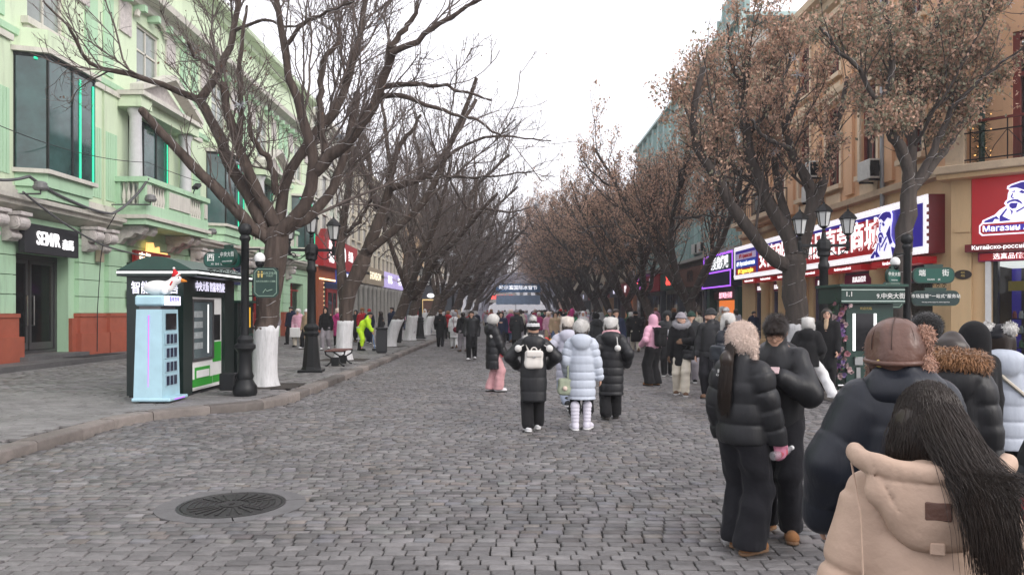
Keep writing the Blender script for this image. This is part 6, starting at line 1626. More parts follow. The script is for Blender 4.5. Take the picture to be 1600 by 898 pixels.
sign_plate(rp, 'service_plate', T(.58, -.02, 1.84, -.02), 1.0, .32, .13, '市场监管“一站式”服务站', 'One stop service station for market supervision', True, mat('slate_green_plate', (.01, .03, .03), .4), .088)
sign_plate(rp, 'street_plate', T(-.32, -.05, 2.3, .5), .44, .32, .13, '中央大街', 'ZHONGYANG', True, title_size=.095)
scrollwork(rp, .2, .85, 2.1); toilet_sign(rp, T(-.36, -.1, 1.9, .1)); dome_camera(rp, -.26, 2.55)
for z in (2.1, 1.75): MB().tube([(-.55, 0, z), (.1, 0, z)], .015, 6).build('bracket', M_BLACK, rp)
np_ = thing('number_plate', 'dark oval number 46 plaque on the apricot corner pier', 'plaque', tuple(cM @ Vector((.3, -.145, 2.5))), math.radians(-43.8))
mb = MB(); mb.prism([(.2 * math.cos(a), .12 * math.sin(a)) for a in np.linspace(0, 2 * PI, 29)[:-1]], 1, -.03, 0); mb.build('plate', mat('dark_brown_plate', (.03, .02, .018), .4), np_); text('46', .1, M_GOLD, np_, (0, -.033, -.03), FX, 'lettering', .001, .02); text('端街', .05, M_GOLD, np_, (0, -.033, .05), FX, 'lettering', .001, .02)

# ------------------------------------------------------------------ vending kiosk on the left
M_KIOSK = mat('kiosk_black_green', (0.006, 0.017, 0.014), .35, var=.1, spec=.5)
M_KIOSKROOF = mat('kiosk_roof_green', (0.02, 0.06, 0.045), .35, var=.15)
kx0, kx1, ky0, ky1 = -7.0, -5.97, 13.95, 16.5
K = thing('vending_kiosk', 'dark green vending kiosk with arched roof and lit white eave line', 'kiosk', ((kx0 + kx1) / 2, (ky0 + ky1) / 2, .12))
hx, hy = (kx1 - kx0) / 2, (ky1 - ky0) / 2
def kbx(name, m, *bb, parent=None, bev=0.0):
    mb = MB()
    for b_ in bb: (mb.bbox if bev else mb.box)(*b_, *([bev] if bev else []))
    return mb.build(name, m, parent or K)
kbx('back_panel', M_KIOSK, (-hx, -hx + .06, -hy, hy, .03, 2.2)); kbx('end_panel', M_KIOSK, (-hx + .06, hx, -hy, -hy + .06, .03, 2.2)); kbx('end_panel', M_KIOSK, (-hx + .06, hx, hy - .06, hy, .03, 2.2))
kbx('front_post', M_KIOSK, (hx - .1, hx, -hy + .06, -hy + .4, .03, 2.2)); kbx('front_post', M_KIOSK, (hx - .1, hx, hy - .55, hy - .06, .03, 2.2)); kbx('header', M_KIOSK, (hx - .1, hx - .01, -hy + .4, hy - .55, 1.85, 2.2))
kbx('skirt', M_BLACK, (-hx + .03, hx - .03, -hy + .03, hy - .03, 0, .03))
kbx('eave', M_KIOSK, (-hx - .12, hx + .3, -hy - .12, hy + .25, 2.2, 2.32))
M_LEDLINE = mat('white_led_line', (.8, .8, .8), .5, var=0, emit=(1, 1, 1), estr=0.9)
kbx('led_line', M_LEDLINE, (-hx - .12, hx + .3, -hy - .126, -hy - .121, 2.25, 2.285), (hx + .301, hx + .306, -hy - .12, hy + .25, 2.25, 2.285))
mb = MB(); n = 14; prof = [(-hx - .1 + (2 * hx + .3) * i / n, 2.32 + .24 * math.sin(PI * i / n)) for i in range(n + 1)]
mb.prism(prof, 1, -hy - .1, hy + .2); mb.build('roof', M_KIOSKROOF, K)
text('智能无人售', .24, M_GLOW_LILAC, K, (.0, -hy - .004, 1.98), FX, 'lettering', .004, .02, sx=.72)
text('中央大街 智能零售柜', .2, M_GLOW_LILAC, K, (hx + .002, .0, 2.03), RX, 'lettering', .004, .02, sx=.8)
vm = part_empty('vending_machine', K)
vy0, vy1 = -hy + .42, hy - .57
kbx('casing', M_WHITE_PAINT, (-hx + .2, hx - .06, vy0, vy1, .06, 1.84), parent=vm)
ym = vy0 + (vy1 - vy0) * .66
kbx('door_frame', M_GREYFRAME, (hx - .059, hx + .0, vy0, vy0 + .05, .62, 1.8), (hx - .059, hx, ym - .05, ym, .62, 1.8), (hx - .059, hx, vy0 + .05, ym - .05, 1.75, 1.8), (hx - .059, hx, vy0 + .05, ym - .05, .62, .67), parent=vm)
kbx('glass_door', mat('cool_vending_glass', (.10, .13, .14), .08, var=.2, spec=.8), (hx - .055, hx - .02, vy0 + .05, ym - .05, .67, 1.75), parent=vm)
for z in (.85, 1.05, 1.25, 1.45): kbx('stock_row', mat('grey_stock', (.3, .33, .34), .6, var=.4, scale=15), (hx - .0195, hx - .015, vy0 + .08, vy0 + .5, z, z + .12), parent=vm)
kbx('light_tube', M_LEDLINE, (hx - .0195, hx - .012, ym - .28, ym - .245, .75, 1.7), parent=vm)
kbx('control_panel', M_BLACK, (hx - .059, hx - .05, ym + .1, vy1 - .08, .98, 1.5), parent=vm)
M_VGREEN = mat('bright_green_print', (.03, .32, .03), .45, var=.08)
kbx('green_panel', M_VGREEN, (hx - .059, hx - .045, ym + .04, vy1 - .05, .55, .95), parent=vm)
kbx('lower_panel', M_WHITE_PAINT, (hx - .059, hx - .03, vy0, ym - .01, .1, .61), parent=vm); kbx('green_meadow', M_VGREEN, (hx - .029, hx - .026, vy0 + .02, ym - .03, .13, .28), parent=vm)
kbx('delivery_hatch', M_VGREEN, (hx - .029, hx - .015, vy0 + .15, ym - .18, .28, .5), parent=vm); kbx('hatch_flap', M_WHITE_PAINT, (hx - .014, hx - .008, vy0 + .2, ym - .23, .3, .44), parent=vm); kbx('green_meadow', M_VGREEN, (hx - .059, hx - .055, ym + .02, vy1 - .02, .13, .28), parent=vm)
# slim dark green cabinet behind the kiosk
C = thing('service_cabinet', 'slim dark green self-service cabinet just behind the vending kiosk', 'cabinet', (-6.25, 17.15, .12))
kbx('casing', M_KIOSK, (-.35, .3, -.5, .5, .02, 1.75), parent=C, bev=.015); kbx('cap', M_KIOSKROOF, (-.38, .36, -.53, .53, 1.75, 1.8), parent=C); kbx('counter', M_KIOSKROOF, (.3, .42, -.4, .4, 1.02, 1.06), parent=C)
kbx('screen', mat('amber_screen', (.5, .3, .02), .5, emit=(1, .55, .05), estr=.4), (.301, .31, .05, .3, 1.2, 1.65), parent=C); kbx('notice', M_SIGNTEXT, (.301, .308, -.25, -.05, .55, .98), parent=C); text('自助服务', .14, M_GLOW_LILAC, C, (-.02, -.503, 1.55), FX, 'lettering', .002, .02, sx=.7)
# pale blue power-bank locker
B = thing('power_bank_locker', 'pale blue power bank rental locker with twelve slots in front of kiosk', 'locker', (-6.17, 13.42, .12), .0)
M_PBLUE = mat('pale_blue_enamel', (.38, .58, .66), .4, var=.12, spec=.5)
mb = MB(); mb.add([(-.27, -.36, .09), (.22, -.36, .09), (.22, .34, .09), (-.27, .34, .09), (-.235, -.33, 1.6), (.20, -.33, 1.6), (.20, .3, 1.6), (-.235, .3, 1.6)], [(3, 2, 1, 0), (4, 5, 6, 7), (0, 1, 5, 4), (1, 2, 6, 5), (2, 3, 7, 6), (3, 0, 4, 7)]); mb.build('cabinet', M_PBLUE, B)
kbx('base_tray', M_PBLUE, (-.3, .36, -.38, .36, .03, .09), parent=B, bev=.015); kbx('tray_light', M_GLOW_PURPLE, (.361, .366, -.2, .2, .05, .065), parent=B)
kbx('foot', M_BLACK, (-.2, .2, -.3, .3, 0, .03), parent=B)
kbx('top_box', M_PBLUE, (-.25, .24, -.37, .34, 1.66, 1.84), parent=B, bev=.03); kbx('neck', M_GREYFRAME, (-.2, .17, -.3, .27, 1.6, 1.66), parent=B)
kbx('name_panel', M_GLOW_LILAC, (.241, .25, -.33, .3, 1.67, 1.83), parent=B); text('街电充电', .1, M_SIGNBLUE, B, (.252, .05, 1.77), RX, 'lettering', .001, .02)
MB().tube([(-.02 + .0 * t, -.1, 1.84) for t in (0, 1)] + [(-.22, -.1, 1.84), (-.22, -.1, 1.97), (-.1, -.1, 1.97), (-.1, -.1, 1.84)], .015, 6).build('top_rail', M_STEEL, B)
MB().tube([(-.02, -.352, .28), (-.02, -.338, 1.5)], .008, 5).build('violet_light_line', M_GLOW_PURPLE, B)
kbx('screen', mat('black_screen', (.008, .008, .01), .1), (.214, .222, -.2, .2, 1.25, 1.53), parent=B)
for r_ in range(4):
    kbx('slot_plate', mat('locker_plate', (.35, .5, .58), .4), (.2145, .224, -.24, .24, .27 + r_ * .24, .47 + r_ * .24), parent=B)
    for c in range(3): kbx('slot', mat('dark_slot', (.015, .02, .05), .2), (.2245, .236, -.2 + c * .145, -.1 + c * .145, .29 + r_ * .24, .45 + r_ * .24), parent=B, bev=.004)
# plush goose with a red hat lying on top
G = thing('toy_goose', 'white plush goose in a red Christmas hat lying on the blue locker', 'toy', (-6.12, 13.4, 1.965), .25)
M_PLUSH = mat('white_plush', (.72, .71, .7), .95, var=.08, bump=.4, bscale=60, sheen=.3)
F = Field((-.3, -.2, 0), (.45, .2, .45), .012); F.ell((-.05, 0, .13), (.24, .15, .13), .03); F.cone((.12, 0, .15), (.22, 0, .26), .09, .075, .05); F.ell((.25, 0, .28), (.085, .08, .08), .03); F.ell((.08, -.13, .08), (.06, .04, .07), .03); F.ell((.08, .13, .08), (.06, .04, .07), .03)
sdf_obj(F, 'body', M_PLUSH, G); mb = MB().tube([(.3, 0, .27), (.37, 0, .255), (.42, 0, .245)], [.04, .028, .008], 8); mb.build('beak', mat('orange_felt', (.6, .2, .02), .8), G, smooth=True)
MB().tube([(.24, 0, .33), (.225, 0, .4), (.21, 0, .46)], [.075, .05, .012], 12).build('hat', mat('red_felt', (.5, .015, .02), .85), G, smooth=True); MB().tube([(.265 + 0 * a, 0, .33) for a in (0,)] + [(.25, 0, .345)], [.08, .082], 12).build('hat_brim', M_PLUSH, G, smooth=True); MB().ellipsoid((.205, 0, .475), (.022, .022, .022), 8, 6).build('hat_pompom', M_PLUSH, G, smooth=True)
MB().tube([(.17 + .07 * math.cos(a) * .4, .095 * math.sin(a), .2 + .06 * math.cos(a)) for a in np.linspace(0, 2 * PI, 15)], .014, 6).build('scarf', MATS['red_felt'], G)
for s in (-1, 1): MB().ellipsoid((.29, s * .068, .305), (.012, .008, .012), 8, 5).build('eye', M_BLACK, G)

# bench, litter bin
Bn = thing('park_bench', 'small backless bench with brown slats beside the left lamp post', 'bench', (-5.0, 22.2, .12), .0)
M_SLAT = mat('brown_bench_wood', (.12, .045, .035), .6, var=.25, scale=6, bump=.2)
for k in range(6): kbx('seat_slat', M_SLAT, (-.26 + k * .09, -.185 + k * .09, -.62, .62, .43, .46), parent=Bn, bev=.006)
for y in (-.5, .5):
    mb = MB()
    for s in (-1, 1): mb.tube([(s * .28, y, .44), (s * .26, y, .34), (s * .1, y, .24), (s * .12, y, .12), (s * .22, y, .03), (s * .27, y, .02)], .025, 6)
    mb.tube([(-.3, y, .425), (.3, y, .425)], .02, 6); mb.box(-.1, .1, y - .03, y + .03, .02, .26); mb.build('leg_frame', M_BLACK, Bn)
for y, h in ((28.6, .95),):
    Tn = thing('litter_bin', 'dark square litter bin at the left kerb beside the cleaner', 'litter bin', (-4.85, y, .12), .15)
    kbx('body', mat('bin_charcoal', (.025, .027, .03), .5, var=.15), (-.2, .2, -.24, .24, .04, .86), parent=Tn, bev=.02); kbx('lid', M_BLACK, (-.225, .225, -.265, .265, .88, h), parent=Tn, bev=.02); kbx('opening', M_BLACK, (-.205, -.2, -.15, .15, .62, .8), parent=Tn); kbx('plinth', M_BLACK, (-.16, .16, -.2, .2, 0, .04), parent=Tn); kbx('collar', M_BLACK, (-.19, .19, -.23, .23, .86, .88), parent=Tn)

# ------------------------------------------------------------------ flower-dressed kiosk at the right kerb
Kr = thing('photo_kiosk', 'dark green kiosk with lit mirror and flower garland at the right corner', 'kiosk', (7.05, 15.7, .12), .0)
kbx('body', M_DARKGREEN, (-.4, .55, -.4, .5, .06, 1.72), parent=Kr, bev=.012); kbx('header', M_DARKGREEN, (-.55, .7, -.55, .6, 1.72, 2.05), parent=Kr); kbx('header_line', mat('pale_line', (.45, .55, .5), .5), (-.551, .701, -.556, -.5505, 1.98, 2.0), (-.551, .701, -.556, -.5505, 1.755, 1.775), parent=Kr)
kbx('roof', M_KIOSKROOF, (-.6, .75, -.6, .65, 2.05, 2.1), parent=Kr); text('1.1', .13, M_SIGNTEXT, Kr, (-.4, -.558, 1.9), FX, 'lettering', .001, .02); text('9.中央大街', .12, M_SIGNTEXT, Kr, (.42, -.558, 1.86), FX, 'lettering', .001, .02); text('欢迎光临', .06, M_GOLD, Kr, (.0, -.403, 1.62), FX, 'lettering', .001, .02)
kbx('mirror', mat('black_mirror', (.01, .01, .012), .05), (-.2, .14, -.412, -.404, .78, 1.52), parent=Kr)
for x in (-.24, .18): kbx('light_bar', M_LEDLINE, (x - .025, x + .025, -.42, -.404, .78, 1.52), parent=Kr)
kbx('card_reader', mat('steel_box', (.35, .36, .36), .35, .8), (-.24, -.08, -.45, -.402, .5, .66), parent=Kr); kbx('card_reader', MATS['steel_box'], (-.2, -.12, -.43, -.402, .22, .45), parent=Kr); kbx('plinth', M_BLACK, (-.35, .5, -.35, .45, 0, .06), parent=Kr); MB().tube([(-.6, -.5, .1), (-.3, -.5, .1), (-.3, -.4, .1)], .02, 6).build('foot_rail', M_STEEL, Kr)
Fg = thing('flower_garland', 'pink and lilac flower garland climbing the right kiosk edge', 'garland', (6.52, 15.35, .12))
rr = random.Random(12); FM = [mat('flower_%d' % i, c, .8, var=.2) for i, c in enumerate([(.45, .22, .25), (.3, .22, .42), (.55, .42, .42), (.22, .1, .28)])]
def blossom():
    mb = MB()
    for k in range(9):
        a = k * 2.4; t = .3 + .07 * k; d = Vector((math.cos(a) * t, math.sin(a) * t, 1 - t * .7)).normalized(); u = d.cross(Vector((0, 0, 1.01))).normalized() * .5; mb.add([(0, 0, 0), tuple(d * .7 + u), tuple(d * 1.1), tuple(d * .7 - u)], [(0, 1, 2, 3)])
    return mb
for k in range(70):
    z = .25 + 1.5 * k / 70; mb = blossom(); s_ = rr.uniform(.05, .085); mb.xf(Matrix.Translation((rr.gauss(0, .08) + .06 * math.sin(z * 5), rr.gauss(-.03, .07), z)) @ Euler((rr.uniform(.8, 2.2), rr.uniform(-.6, .6), rr.uniform(-.8, .8))).to_matrix().to_4x4() @ Matrix.Scale(s_, 4)); mb.build('flower', FM[rr.randrange(4)], Fg)
mb = MB()
for k in range(160):
    p = Vector((rr.gauss(0, .09), rr.gauss(0, .07), rr.uniform(.15, 1.8))); d = Vector((rr.gauss(0, 1), rr.gauss(-.4, 1), rr.gauss(0, .8))).normalized() * .09; s_ = d.cross(Vector((0, 0, 1))).normalized() * .02; mb.add([p, p + d * .5 + s_, p + d, p + d * .5 - s_], [(0, 1, 2, 3)])
tag(mb.build('leaves', mat('garland_green', (.05, .12, .05), .7, var=.3), Fg), kind='stuff'); MB().tube([(0, 0, 0), (0.03, 0, .9), (0, 0, 1.8)], .02, 6).build('stem', M_DARKGREEN, Fg)
# ------------------------------------------------------------------ people
M_SKIN = mat('skin', (0.50, 0.30, 0.215), 0.55, var=0.06, scale=8, spec=.35)
M_LIP = mat('lips', (0.36, 0.12, 0.10), 0.45, var=0)
M_EYE = mat('eye_dark', (0.02, 0.014, 0.012), 0.25, var=0)
M_HAIR = mat('black_hair', (0.022, 0.014, 0.010), 0.4, var=.25, scale=20, spec=.5)
def cloth(name, c, rough=.8, bump=.25, bscale=25, sheen=.05, var=.12, spec=.15):
    return mat(name, c, rough, var=var, scale=7, bump=bump, bscale=bscale, sheen=sheen, spec=spec)
def nylon(name, c, rough=.48): return mat(name, c, rough, var=.1, scale=5, bump=.3, bscale=20, spec=.38, streak=True)
N_BLACK = nylon('black_nylon', (.011, .0115, .0135)); N_NAVY = nylon('navy_black_nylon', (.009, .0115, .018), .42); N_BEIGE = mat('beige_nylon', (.46, .33, .25), .62, var=.12, scale=4, bump=.55, bscale=11, spec=.3); N_WHITE = nylon('ice_white_nylon', (.44, .48, .55), .5); N_LILAC = nylon('lilac_grey_nylon', (.42, .42, .49)); N_PINK = nylon('pink_nylon', (.62, .33, .43))
C_BLACK = cloth('black_cloth', (.011, .011, .012), .85); C_DENIM = cloth('black_denim', (.013, .013, .016), .85); C_CREAM = cloth('cream_cloth', (.58, .53, .44)); C_WHITE = cloth('white_cloth', (.68, .68, .69)); C_PINKP = cloth('pink_cloth', (.55, .30, .31)); C_BEIGE = cloth('beige_cloth', (.40, .29, .19)); C_GREY = cloth('grey_knit', (.26, .24, .26)); C_DGREY = cloth('charcoal_knit', (.03, .032, .034)); C_RED = cloth('red_cloth', (.4, .02, .03)); C_GREENC = cloth('green_cloth', (.02, .12, .06)); C_MAGENTA = cloth('magenta_cloth', (.38, .04, .16)); C_NAVY = cloth('navy_cloth', (.014, .02, .045)); C_BROWN = cloth('brown_cloth', (.12, .07, .045)); C_JEAN = cloth('blue_denim', (.08, .12, .2)); C_LIME = mat('hi_vis_lime', (.5, .75, .02), .6, var=.1, emit=(.4, .8, 0), estr=.08)
FUR_W = cloth('white_fur', (.6, .585, .56), .95, .5, 60, .4); FUR_B = cloth('beige_fur', (.70, .56, .48), .95, .5, 60, .4); FUR_G = cloth('grey_fur', (.30, .29, .31), .95, .5, 60, .4); FUR_BR = cloth('ginger_fur', (.26, .13, .06), .95, .5, 60, .4)
LEATHER = mat('brown_leather', (.115, .058, .042), .42, var=.35, scale=7, bump=.6, bscale=13, spec=.5); SUEDE = cloth('tan_suede', (.27, .13, .055), .9); RUBBER = mat('dark_sole', (.02, .018, .016), .8, var=.2); W_RUBBER = mat('white_sole', (.6, .6, .6), .7, var=.1)

def two_bone(S_, E, l1, l2, pole):
    S_, E, pole = np.array(S_, float), np.array(E, float), np.array(pole, float); d = E - S_; L = np.linalg.norm(d); L = min(L, (l1 + l2) * .999); u = d / (np.linalg.norm(d) + 1e-9); E = S_ + u * L
    a = (l1 ** 2 - l2 ** 2 + L ** 2) / (2 * L); h = math.sqrt(max(l1 ** 2 - a ** 2, 0)); p = pole - u * pole.dot(u); p /= np.linalg.norm(p) + 1e-9
    return S_ + u * a + p * h, E

def hand_prims(F, w, d, up, s, g=0.0, curl=.35, k=.008):
    """palm, four unequal fingers and a thumb; w wrist, d pointing along the hand, up = back of the hand, s=+1 thumb side sign"""
    d = unit(np.array(d, float)); up = np.array(up, float); up = unit(up - d * up.dot(d)); sd = np.cross(d, up) * s
    F.cone(w, w + d * .045, .026 + g, .034 + g, k * 2, flat=(up, .55)); F.cone(w + d * .035, w + d * .08, .036 + g, .038 + g, k * 2, flat=(up, .48))
    for i, (o, ln) in enumerate(((.028, .066), (.009, .076), (-.010, .07), (-.027, .054))):
        b0 = w + d * .085 + sd * o; c = curl; d1 = unit(d - up * c * .8); d2 = unit(d - up * c * 2.2); d3 = unit(d * .6 - up * c * 3.2)
        p1 = b0 + d1 * ln * .42; p2 = p1 + d2 * ln * .32; p3 = p2 + d3 * ln * .26
        F.cone(b0, p1, .0095 + g, .009 + g, k); F.cone(p1, p2, .009 + g, .0082 + g, k); F.cone(p2, p3, .0082 + g, .007 + g, k)
    t0 = w + d * .03 + sd * .028; t1 = t0 + unit(d * .6 + sd * .8 - up * .25) * .034; t2 = t1 + unit(d * .95 + sd * .25 - up * .3) * .03
    F.cone(t0, t1, .014 + g, .012 + g, k * 1.5); F.cone(t1, t2, .0115 + g, .009 + g, k)

def strands(parent, a, b, ra, rb, n, seed, r0=.0018, bow=(0, -.03, 0), m=None):
    """hanging hair from round a to round b"""
    r = np.random.default_rng(seed); k = 8; t = np.linspace(0, 1, k)[None, :, None]; u = unit(r.normal(size=(n, 3))) * np.sqrt(r.random((n, 1)))
    A = np.asarray(a) + u * ra; B = np.asarray(b) + u * rb * r.uniform(.6, 1.5, (n, 1)) + np.array((0, 0, 1)) * r.uniform(0, .09, (n, 1)); Mi = (A + B) / 2 + np.array(bow) + u * (ra + rb) * .3
    Q = (1 - t) ** 2 * A[:, None] + 2 * t * (1 - t) * Mi[:, None] + t ** 2 * B[:, None]; Q += .003 * np.sin(t * 8 + r.uniform(0, 6, (n, 1, 1))) * r.normal(0, 1, (n, 1, 3))
    me = np_mesh('strands', [tubes_np(Q, np.broadcast_to(np.linspace(r0, r0 * .4, k)[None], (n, k)), 3)]); me.materials.append(m or M_HAIR); return tag(place(me, 'strands', parent), kind='stuff')

class Person:
    def __init__(p, label, x, y, rz, H=1.6, z=0.0, vox=.014, lean=0.0, bend=None, arms=None, legs=None, hyaw=0, hpitch=0, group=None, sx=1.0):
        p.root = thing('person', label, 'person', (x, y, z), rz, group); p.H = H; p.vox = vox; p.sx = sx
        J = p.J = {}; h = H; ly = lean * h
        dz = -abs(lean) * .25 * h
        for s, n in ((-1, 'L'), (1, 'R')):
            f = (legs or {}).get(n, (s * .052, 0, .045)); J['hip' + n] = np.array((s * .05 * h, 0, .515 * h)); J['ank' + n] = np.array(f[:3]) * h
            fd = f[3] if len(f) > 3 else 0.0; J['fdir' + n] = fd
            J['kne' + n], J['ank' + n] = two_bone(J['hip' + n], J['ank' + n], .245 * h, .245 * h, (s * .1, 1, 0))
        J['pel'] = np.array((0, 0, .53 * h)); J['wst'] = np.array((0, ly * .3, .62 * h)); J['che'] = np.array((0, ly * .8, .735 * h + dz * .6)); J['nck'] = np.array((0, ly * 1.05, .835 * h + dz)); J['hed'] = np.array((0, ly * 1.15 + .012 * h + max(0, hpitch) * .03 * h, .928 * h + dz * 1.2 - max(0, hpitch) * .01 * h))
        for s, n in ((-1, 'L'), (1, 'R')):
            J['sho' + n] = np.array((s * .097 * h, ly, .805 * h + dz)); t = (arms or {}).get(n, (s * .15, .01, .47)); t = (t[0] * .9,) + tuple(t[1:]); pole = t[3] if len(t) > 3 else (s * .5, -1, -.1)
            J['elb' + n], J['wri' + n] = two_bone(J['sho' + n], np.array(t[:3]) * h, .17 * h, .15 * h, pole)
        p.hrot = Euler((-hpitch, 0, hyaw)); p.hh = .138 * h; p.R = np.array(p.hrot.to_matrix())
    def hp(p, x, y, z): return p.J['hed'] + p.R @ (np.array((x, y, z)) * p.hh)
    def field(p, lo, hi, vox=None): return Field(lo, hi, vox or p.vox)
    def fullbox(p):
        A = np.array([v for k, v in p.J.items() if not k.startswith('fdir')]); return A.min(0) - .3, A.max(0) + .3
    def body(p, hands=True, vox=None, curl=.35, skin=None, face=True, eyes=True):
        h, J, hh = p.H, p.J, p.hh; lo, hi = p.fullbox(); lo[2] = -.02; hi[2] = h + .1; F = p.field(lo, hi, vox)
        e = lambda c, r, k=.02, mode='add': F.ell(p.hp(*c), np.array(r) * hh, k, mode, p.hrot)
        e((0, -.05, .10), (.335, .42, .40)); e((0, .10, -.17), (.26, .27, .33), .04)
        if face:
            F.cone(p.hp(0, .36, .04), p.hp(0, .44, -.11), .03 * hh, .05 * hh, .012); e((.13, .40, .03), (.075, .05, .05), .02, 'sub'); e((-.13, .40, .03), (.075, .05, .05), .02, 'sub'); e((0, .355, -.27), (.1, .04, .035), .012); e((0, .28, -.43), (.11, .1, .09), .02)
            for s in (-1, 1): e((s * .345, -.02, -.03), (.04, .09, .13), .01)
        F.cone(J['nck'], p.hp(0, -.06, -.3), .038 * h, .034 * h, .03)
        F.cone(J['che'], J['pel'], .085 * h, .08 * h, .05, flat=((0, 1, 0), .72)); F.cone(J['shoL'], J['shoR'], .045 * h, .045 * h, .05); F.cone(J['nck'], J['che'], .05 * h, .08 * h, .05)
        for n, s in (('L', -1), ('R', 1)):
            F.cone(J['hip' + n], J['kne' + n], .055 * h, .036 * h, .03); F.cone(J['kne' + n], J['ank' + n], .034 * h, .024 * h, .02)
            f = p.foot_dir(n); F.cone(J['ank' + n] - np.array((0, 0, .02 * h)) - f * .02, J['ank' + n] - np.array((0, 0, .026 * h)) + f * .085 * h, .022 * h, .018 * h, .02)
            F.cone(J['sho' + n], J['elb' + n], .032 * h, .026 * h, .03); F.cone(J['elb' + n], J['wri' + n], .026 * h, .018 * h, .02)
            if hands:
                d = J['wri' + n] - J['elb' + n]; hand_prims(F, J['wri' + n], d, (s * .9, -.1, .3) if hands is True else hands[n], -s if hands is True else hands.get('t' + n, -s), 0, curl)
        b = sdf_obj(F, 'body', skin or M_SKIN, p.root, 1)
        if face and eyes:
            for s in (-1, 1): MB().ellipsoid(tuple(p.hp(s * .13, .375, .03)), (.045 * hh, .03 * hh, .026 * hh), 8, 6).build('eye', M_EYE, p.root)
            for s in (-1, 1): MB().tube([tuple(p.hp(s * .06, .405, .1)), tuple(p.hp(s * .13, .405, .125)), tuple(p.hp(s * .21, .36, .1))], .014 * hh, 4).build('eyebrow', M_HAIR, p.root)
            MB().tube([tuple(p.hp(-.085, .375, -.272)), tuple(p.hp(0, .395, -.268)), tuple(p.hp(.085, .375, -.272))], [.012 * hh, .026 * hh, .012 * hh], 6).build('lips', M_LIP, p.root)
        return b
    def foot_dir(p, n):
        a = p.J['fdir' + n] + (.12 if n == 'L' else -.12); return np.array((-math.sin(a), math.cos(a), 0))
    def coat(p, m, hem=.5, rc=.115, rh=.13, quilt=(.11, .012), hood='down', collar=.05, sl=(.062, .056, .046), name='coat', vox=None, noise=.004, flat=.74, split=None, sq=None, hoodm=None, seed=1, slit=0.0, hem_y=0.0, cuff=.0):
        h, J = p.H, p.J; rc, rh, sl = rc * .9, rh * .92, tuple(v * .82 for v in sl); lo, hi = p.fullbox(); lo[2] = hem * h - .05; hi[2] = h * 1.08; lo -= .08; hi += .08; F = p.field(lo, hi, vox)
        sh = (J['shoL'] + J['shoR']) / 2; top = sh + np.array((0, 0, -.045 * h)); bot = np.array((0, hem_y * h, hem * h - .02))
        wst = J['wst'].copy(); wst[1] += 0
        sp = quilt
        mid = top + (J['wst'] - top) * .9
        F.cone(top, mid, rc * h, (rc * .55 + rh * .45) * h, .04, sp, flat=((0, 1, 0), flat)); L1 = np.linalg.norm(mid - top)
        F.cone(mid, bot, (rc * .55 + rh * .45) * h, rh * h, .03, sp, flat=((0, 1, 0), flat), ph=(L1 / sp[0]) if sp else 0)
        F.cone(J['shoL'] + np.array((.02, 0, -.01)) * h, J['shoR'] + np.array((-.02, 0, -.01)) * h, .05 * h, .05 * h, .05)
        F.cone(J['nck'] + np.array((0, 0, -.01 * h)), J['nck'] + np.array((0, .005 * h, collar * h)), .056 * h, .052 * h, .03)
        q = sq or ((sp[0] * .9, sp[1] * .9) if sp else None)
        for n in 'LR':
            F.cone(J['sho' + n], J['elb' + n], sl[0] * h, sl[1] * h, .03, q); F.cone(J['elb' + n], J['wri' + n], sl[1] * h, sl[2] * h, .03, q)
        if hood == 'down':
            c = J['nck'] + np.array((0, -.055, .0)) * h; F.ell(c, np.array((.1, .055, .055)) * h, .03); F.ell(c + np.array((0, -.02, -.035)) * h, np.array((.075, .04, .06)) * h, .03)
        if hood == 'up':
            F.ell(p.hp(0, -.1, .03), np.array((.47, .55, .6)) * p.hh, .05, rot=p.hrot); F.cone(p.hp(0, -.15, -.3), J['nck'], .06 * h, .07 * h, .05); F.ell(p.hp(0, .5, -.08), np.array((.3, .42, .42)) * p.hh, .02, 'sub', p.hrot)
        if noise: F.noise(noise, 17 / h * 1.6, seed)
        F.cut_below(hem * h)
        for n in 'LR':      # sleeves end cleanly
            pass
        p.coat_obj = sdf_obj(F, name, m, p.root, 1); return p.coat_obj
    def trousers(p, m, r=(.068, .056, .045), vox=None, end=.03, name='trousers', quilt=None, noise=.004):
        h, J = p.H, p.J; lo, hi = p.fullbox(); hi[2] = .62 * h; lo[2] = 0; F = p.field(lo, hi, vox)
        F.ell(J['pel'], np.array((.1, .08, .085)) * h, .03)
        for n in 'LR':
            a = J['ank' + n] + (J['kne' + n] - J['ank' + n]) * end; F.cone(J['hip' + n], J['kne' + n], r[0] * h, r[1] * h, .02, quilt); F.cone(J['kne' + n], a, r[1] * h, r[2] * h, .02, quilt)
        if noise: F.noise(noise, 22, 3)
        F.cut_below(.03 * h); return sdf_obj(F, name, m, p.root, 1)
